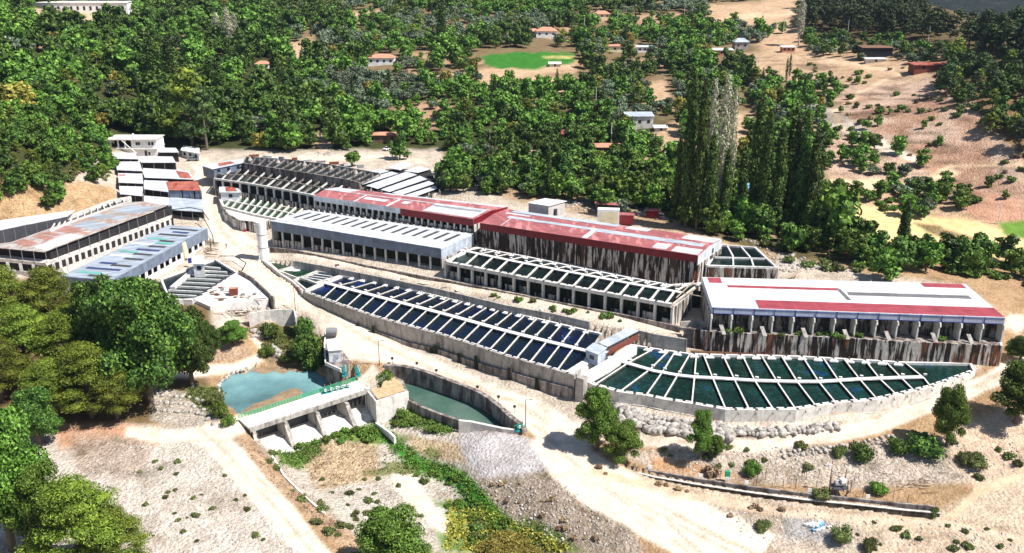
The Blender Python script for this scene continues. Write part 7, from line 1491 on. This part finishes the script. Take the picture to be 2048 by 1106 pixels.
# the rest of the far woods as one mass
byk = {}
for X, Y, z, kd, s in STUFF: byk.setdefault(kd, []).append((X, Y, z, s))
for kd, lst in byk.items():
    parts = []
    for vi, (_, pp, ht) in enumerate(PROTO[kd]):
        mine = lst[vi::len(PROTO[kd])]
        if not mine: continue
        for v, f, m_ in pp[:2]:
            v = np.asarray(v); f = np.asarray(f)
            if len(f) > 400: keep = np.random.RandomState(3).permutation(len(f))[:420]; f = f[np.sort(keep)]; v = v[f.ravel()]; f = np.arange(len(v)).reshape(-1, 4)
            ang = np.random.RandomState(len(mine)).uniform(0, 6.28, len(mine)); P_a = np.array(mine); co_, si_ = np.cos(ang), np.sin(ang); S_ = P_a[:, 3]
            x = (v[None, :, 0] * co_[:, None] - v[None, :, 1] * si_[:, None]) * S_[:, None] + P_a[:, 0:1]; y_ = (v[None, :, 0] * si_[:, None] + v[None, :, 1] * co_[:, None]) * S_[:, None] + P_a[:, 1:2]; zz = v[None, :, 2] * S_[:, None] + P_a[:, 2:3]
            V = np.stack([x, y_, zz], -1).reshape(-1, 3); Fc = (f[None] + (np.arange(len(mine)) * len(v))[:, None, None]).reshape(-1, f.shape[1]); parts.append((V, Fc, m_))
    nm = {"leafy": "woodland", "walnut": "woodland", "olive": "olive_grove", "pine": "pine_forest", "pine_dark": "pine_forest", "poplar": "poplar_grove", "conifer": "fir_wood", "yellow": "woodland"}.get(kd, "scrub")
    o = bpy.data.objects.new(nm, make_mesh(nm, parts)); COL.objects.link(o); tag(o, kind="stuff")
print("trees", cnt, "stuff", len(STUFF))

# ---- bushes dotted over the waste ground near the camera
rb_ = random.Random(77); nb_ = 0
AREAS = [([(520,880),(620,990),(760,1100),(700,1106),(560,990)], 16, "bush", .7, "small dark bush on the left river bank beside the forked track"),
 ([(640,960),(780,950),(860,1040),(820,1080),(700,1040)], 30, "bush", .62, "olive bush on the pale gravel island in the riverbed"),
 ([(1180,930),(1500,985),(1380,990),(1200,950)], 6, "dry_bush", .6, "dry bush between the road and the narrow channel"),
 ([(1300,900),(1640,890),(1640,960),(1400,945)], 13, "bush", .75, "scrubby bush on the stony slope below the ring road"),
 ([(1700,1030),(2040,1060),(2040,1100),(1720,1100)], 18, "bush", .6, "small bush on the bare tan ground at the bottom right"),
 ([(1900,880),(2048,870),(2048,960),(1930,970)], 8, "bush", .8, "olive bush on the reddish slope at the right edge"),
 ([(1400,1020),(1560,1010),(1700,1050),(1600,1100),(1480,1060)], 8, "dry_bush", .5, "dry bush on the grey rubble near the bag heap"),
 ([(950,970),(1100,950),(1250,1080),(1130,1080),(1000,1020)], 22, "dry_bush", .45, "dry tuft on the rubble bank beside the main road"),
 ([(1560,512),(1740,545),(1700,550),(1580,530)], 8, "bush", 1.2, "bush along the gravel edge behind the white shed"),
 ([(250,930),(450,900),(560,1080),(300,1090)], 26, "bush", .45, "tiny dark tuft on the pale gravel field at the lower left"),
 ([(690,600),(1120,790),(1090,790),(700,615)], 14, "bush", .6, "weed at the foot of the long tank's outer wall"),
 ([(980,588),(1260,640),(1250,650),(980,600)], 14, "green_bush", .8, "green creeper on the pale path under the colonnade"),
 ([(1430,655),(1960,678),(1960,684),(1430,665)], 12, "green_bush", .9, "green weed growing on the ledge under the white shed"),
 ([(770,820),(900,850),(880,870),(780,850)], 16, "green_bush", .8, "green shrub on the bank between canal and riverbed"),
 ([(560,895),(740,850),(760,880),(640,900)], 20, "green_bush", .8, "green shrub at the foot of the weir spillways"),
 ([(800,930),(900,940),(1040,1090),(940,1090),(860,980)], 30, "green_bush", .7, "bright green clump along the water channel in the riverbed"),
 ([(920,1030),(1000,1030),(1100,1095),(940,1100)], 20, "green_bush", .8, "yellowish clump in the lower riverbed"),
]
for poly, n, kd, s, lab in AREAS:
    xs = [p[0] for p in poly]; ys = [p[1] for p in poly]; k = 0
    if kd not in PROTO: continue
    while k < n:
        a, b_ = rb_.uniform(min(xs), max(xs)), rb_.uniform(min(ys), max(ys))
        if not inp((a, b_), poly): continue
        g = ground(a, b_)
        if "ledge" in lab: g = (at(a, b_ + 3, 9.0)[0], at(a, b_ + 3, 9.0)[1], 9.0)
        k2_ = kd
        if kd == "green_bush" and "yellowish" in lab and k % 3: k2_ = "bush"
        far_tree(k2_, g, s * rb_.uniform(.5, 1.4), lab, lab.split(" ", 1)[1] if False else "bushes: " + " ".join(lab.split()[-5:]), rb_); k += 1
# ---- stones
mat_concrete("rock_pale", (0.56, 0.53, 0.49), (0.26, 0.22, 0.19), 0.38, 0.55, 1.5, 1.5)
mat_plain("rock_grey", (0.46, 0.42, 0.38), .95, var=.5, scale=.9)
def rock_mesh(seed, sub=True):
    r = np.random.RandomState(seed); v, f = ico(); v = v.copy() * (1 + r.uniform(-.42, .30, (12, 1))); v *= np.array([1, r.uniform(.7, .95), r.uniform(.55, .8)]); return v, f
RM = []
for i in range(6): v, f = rock_mesh(i); RM.append(make_mesh("boulder", [(v, f, "rock_pale")]))
def boulders(line, rows, n, s, label, group, up=0.9, dpy=9):
    for r_ in range(rows):
        for i in range(n):
            p = along(line, (i + .5 * (r_ % 2) + rb_.uniform(-.2, .2) + .3) / (n + .6)); g = ground(p[0], p[1] + dpy * r_ + rb_.uniform(-1.5, 1.5)); o = bpy.data.objects.new("boulder", rb_.choice(RM)); COL.objects.link(o)
            q = s * rb_.uniform(.75, 1.25); o.location = (g[0], g[1], g[2] + q * .15); o.scale = (q * 1.1, q, q); o.rotation_euler = (rb_.uniform(-.4, .4), rb_.uniform(-.4, .4), rb_.uniform(0, 6)); tag(o, label, "boulder", group)
boulders([(1235,815),(1300,836),(1400,850),(1470,856)], 3, 22, 1.35, "pale boulder in the rough stone bank under the fan-shaped tank", "boulders under the fan-shaped tank", dpy=11)
boulders([(1470,860),(1560,862),(1680,848)], 2, 22, 1.0, "small pale boulder at the right end of the stone bank under the fan tank", "smaller boulders under the fan-shaped tank", dpy=8)
boulders([(1560,905),(1700,890),(1800,868)], 2, 20, .65, "pale boulder on the lower shoulder of the ring road", "boulders below the ring road", dpy=9)
boulders([(500,662),(525,668),(545,660)], 2, 6, .9, "white boulder at the stream's head", "boulders at the stream's head")
boulders([(540,690),(560,705),(575,718)], 2, 5, .9, "white boulder lying in the stream bed", "boulders in the stream bed")
boulders([(1290,425),(1330,418),(1300,412)], 2, 8, 1.0, "pale boulder in the rubble strip behind the red container", "rubble behind the red container")
boulders([(440,790),(436,770),(455,752),(500,736)], 1, 16, .7, "rock along the pool's left shoreline", "rocks along the pool", dpy=0)
boulders([(310,790),(400,800),(440,830)], 3, 10, .7, "pale boulder on the stony bank left of the pool", "boulders left of the pool", dpy=14)
# loose gravel and broken stone, uncountable
def scatter(name, polys, n, s0, s1, mat_, seed):
    r = np.random.RandomState(seed); v, f = ico(); PTS = []
    for poly, share in polys:
        xs = [p[0] for p in poly]; ys = [p[1] for p in poly]; need = int(n * share); got = 0
        while got < need:
            a, b_ = r.uniform(min(xs), max(xs)), r.uniform(min(ys), max(ys))
            if inp((a, b_), poly): PTS.append(ground(a, b_)); got += 1
    P_a = np.array(PTS); m_ = len(P_a); S_ = s0 + (s1 - s0) * r.rand(m_) ** 3; ang = r.uniform(0, 6.28, m_)
    vv = v[None] * (1 + r.uniform(-.3, .3, (m_, 12, 1))) * np.stack([S_, S_ * .8, S_ * .6], -1)[:, None]
    x = vv[..., 0] * np.cos(ang)[:, None] - vv[..., 1] * np.sin(ang)[:, None]; y_ = vv[..., 0] * np.sin(ang)[:, None] + vv[..., 1] * np.cos(ang)[:, None]
    V = np.stack([x, y_, vv[..., 2]], -1) + P_a[:, None]; Fc = (f[None] + (np.arange(m_) * 12)[:, None, None]).reshape(-1, 3)
    o = bpy.data.objects.new(name, make_mesh(name, [(V.reshape(-1, 3), Fc, mat_)])); COL.objects.link(o); tag(o, kind="stuff")
scatter("gravel", [([(120,930),(300,880),(400,880),(520,1010),(600,1106),(200,1106)], .26), ([(1240,900),(1500,895),(1850,890),(2040,880),(2040,950),(1700,960),(1400,945)], .24), ([(950,965),(1110,950),(1280,1090),(1100,1100),(1000,1020)], .12), ([(1400,1020),(1700,1020),(2040,1050),(2040,1100),(1500,1090)], .10), ([(640,980),(780,960),(860,1040),(760,1090)], .08), ([(300,790),(430,780),(440,840),(330,860)], .06), ([(60,370),(180,380),(230,390),(100,440),(0,460)], .04)], 6500, .07, .36, "rock_grey", 3)
# low plants as ground cover: short blades and rosettes
def cover(name, polys, n, s, mat_, seed):
    r = np.random.RandomState(seed); PTS = []
    for poly, share in polys:
        xs = [p[0] for p in poly]; ys = [p[1] for p in poly]; need = int(n * share); got = 0
        while got < need:
            a, b_ = r.uniform(min(xs), max(xs)), r.uniform(min(ys), max(ys))
            if inp((a, b_), poly):
                g = ground(a, b_); PTS.append(g); got += 1
    P_a = np.array(PTS); k = 7; C = np.repeat(P_a, k, 0) + r.normal(size=(len(P_a) * k, 3)) * np.array([.38, .38, .06]); m_ = len(C); C[:, 2] += .12
    a = r.normal(size=(m_, 3)); a[:, 2] = np.abs(a[:, 2]) * .7; a /= np.linalg.norm(a, axis=1)[:, None]; b_ = np.cross(a, r.normal(size=(m_, 3))); b_ /= np.linalg.norm(b_, axis=1)[:, None]; sz = s * r.uniform(.6, 1.4, (m_, 1))
    q = np.stack([C - b_ * sz * .5, C + b_ * sz * .5, C + a * sz * 1.1], 1); o = bpy.data.objects.new(name, make_mesh(name, [(q.reshape(-1, 3), np.arange(m_ * 3).reshape(-1, 3), mat_)])); COL.objects.link(o); tag(o, kind="stuff")
cover("river_plants", [(lineband([(742,852),(775,872),(800,900),(850,935),(905,950),(945,985),(985,1035),(1050,1090)], 22, 42), .55), ([(545,895),(640,875),(640,905),(600,940),(560,930)], .2), ([(640,855),(740,850),(770,870),(680,880)], .1), ([(775,820),(830,812),(915,852),(900,870),(830,850),(785,850)], .15)], 1200, .32, "leaf_green", 5)
cover("marsh_plants", [([(560,900),(640,885),(640,915),(570,930)], .2), ([(775,830),(915,855),(900,872),(785,852)], .3), ([(780,870),(900,915),(930,960),(760,945)], .35), ([(1040,1035),(1110,1055),(1160,1100),(1060,1100)], .15)], 420, .3, "leaf_scrub", 15)
cover("yellow_water_plants", [([(900,1000),(1000,1030),(1150,1100),(890,1100)], 1.0)], 700, .4, "leaf_yellow", 6)
cover("dry_grass", [([(625,885),(750,880),(760,960),(640,980),(600,930)], .4), ([(470,875),(520,880),(720,1090),(690,1095),(540,960)], .3), ([(655,705),(690,715),(684,738),(668,735)], .05)], 500, .24, "leaf_dry", 7)
cover("shore_plants", [([(380,775),(440,778),(450,830),(420,830),(375,795)], .5), ([(520,690),(600,650),(640,690),(640,730),(580,720)], .5)], 700, .45, "leaf_scrub", 8)
# ---- people at work
def person(g, label, top, bot, hgt=1.72, ang=0.0, lean=0.0, arms=((.35, .25, 1.0), (-.35, .25, 1.05)), legs=(.12, -.12), hat=None):
    t = thing("person", label, "person", g); k = hgt / 1.72; co_, si_ = math.cos(ang), math.sin(ang)
    def T(x, y, z): y = y + lean * max(0, z - .9); return (x * co_ * k - y * si_ * k, x * si_ * k + y * co_ * k, z * k)
    V, E, R = [], [], []
    def nd(p, r): V.append(T(*p)); R.append(r * k); return len(V) - 1
    pel = nd((0, 0, .93), .14); wa = nd((0, 0, 1.12), .125); ch = nd((0, 0, 1.33), .155); nk = nd((0, .02, 1.49), .06); hd = nd((0, .03, 1.60), .095); tp = nd((0, .03, 1.70), .08); E += [(pel, wa), (wa, ch), (ch, nk), (nk, hd), (hd, tp)]
    for s, ly, am in ((1, legs[0], arms[0]), (-1, legs[1], arms[1])):
        h = nd((.1 * s, 0, .88), .10); kn = nd((.11 * s, ly * .6 + .04, .48), .068); an = nd((.11 * s, ly, .09), .045); to = nd((.12 * s, ly + .15, .04), .04); E += [(pel, h), (h, kn), (kn, an), (an, to)]
        sh = nd((.19 * s, 0, 1.40), .065); el = nd((.26 * s, am[1] * .3, 1.14), .048); ha = nd((am[0], am[1], am[2]), .032); fi = nd((am[0] * .95, am[1] + .09, am[2] - .03), .028); E += [(ch, sh), (sh, el), (el, ha), (ha, fi)]
    me_ = bpy.data.meshes.new("body"); me_.from_pydata(V, E, []); o = bpy.data.objects.new("body", me_); COL.objects.link(o); o.parent = t
    sk = o.modifiers.new("skin", 'SKIN')
    for i, sv_ in enumerate(me_.skin_vertices[0].data): sv_.radius = (R[i], R[i]); sv_.use_root = (i == 0)
    ss = o.modifiers.new("sub", 'SUBSURF'); ss.levels = 1; ss.render_levels = 1
    m_, N, L, b_ = newmat("clothes_" + label[:6].replace(" ", "_")); tc = N.new("ShaderNodeTexCoord"); sp_ = N.new("ShaderNodeSeparateXYZ"); L.new(tc.outputs["Object"], sp_.inputs[0]); r_ = rampnode(N, [(0, (.03, .03, .03)), (.055 * 1, bot), (.5, top), (.82, (.45, .27, .18)), (.93, (.05, .035, .03))], 'CONSTANT'); mr = N.new("ShaderNodeMapRange"); mr.inputs[2].default_value = 1.8 * k; L.new(sp_.outputs[2], mr.inputs[0]); L.new(mr.outputs[0], r_.inputs[0]); L.new(r_.outputs[0], b_.inputs["Base Color"]); b_.inputs["Roughness"].default_value = .9
    me_.materials.append(m_)
    return t
a_ = at(1126, 683, TS1 + .12); person(a_, "person in blue work clothes on the white walkway of the long tank", (.03, .08, .42), (.03, .05, .25), ang=2.2, lean=.35)
a_ = at(1135, 686, TS1 + .12); person(a_, "person in blue bending beside a workmate on the long tank's walkway", (.03, .07, .38), (.03, .05, .20), ang=-.8, lean=.6)
g = ground(453, 497); person(g, "person in dark clothes walking alone on the dirt track by the white tower", (.06, .06, .08), (.05, .05, .07), ang=.3, legs=(.28, -.25))

# oddments on the pale path and the rubble behind the long sheds
for i in range(14):
    a, b_ = rb_.uniform(600, 1300), 0; b_ = 512 + (a - 600) * .222 + rb_.uniform(-4, 8); g = ground(a, b_); mb = MB(); k = i % 4; mb.box((g[0], g[1], g[2] + .12), ((1.8, 1.2, .2) if k == 0 else ((2.6, .25, .16) if k == 1 else (.9, .8, .7))), rb_.uniform(-.8, .8))
    o = mb.build(("board", "plank", "crate", "block")[k], ("cream_paint", "wood_grey", "wood_brown", "concrete_white")[k], loc=g); tag(o, ("cream board lying flat on the pale path between the two straight tanks", "weathered plank dropped on the pale path between the straight tanks", "brown wooden box standing on the pale path between the straight tanks", "whitish block left on the pale path between the straight tanks")[k], ("board", "plank", "crate", "block")[k], "oddments on the pale path")
scatter("rubble", [([(1090,400),(1180,398),(1340,425),(1340,440),(1200,425),(1090,412)], .5), ([(1380,440),(1560,500),(1700,545),(1560,545),(1540,510)], .2), ([(640,285),(668,290),(664,312),(632,308)], .1), ([(425,600),(540,612),(560,618),(440,640)], .2)], 900, .15, .9, "rock_pale", 13)

# ---- the air
mh = bpy.data.materials.new("haze"); mh.use_nodes = True; hn = mh.node_tree.nodes; hl = mh.node_tree.links; hn.remove(hn.get("Principled BSDF")); pv = hn.new("ShaderNodeVolumePrincipled"); pv.inputs["Color"].default_value = (0.55, 0.70, 1.0, 1); pv.inputs["Density"].default_value = 0.00005; pv.inputs["Anisotropy"].default_value = 0.2; hl.new(pv.outputs[0], hn.get("Material Output").inputs["Volume"])
mb = MB(); mb.box((100, 1200, 160), (5200, 3000, 440)); o = mb.build("haze", []); o.data.materials.append(mh); tag(o, kind="stuff")
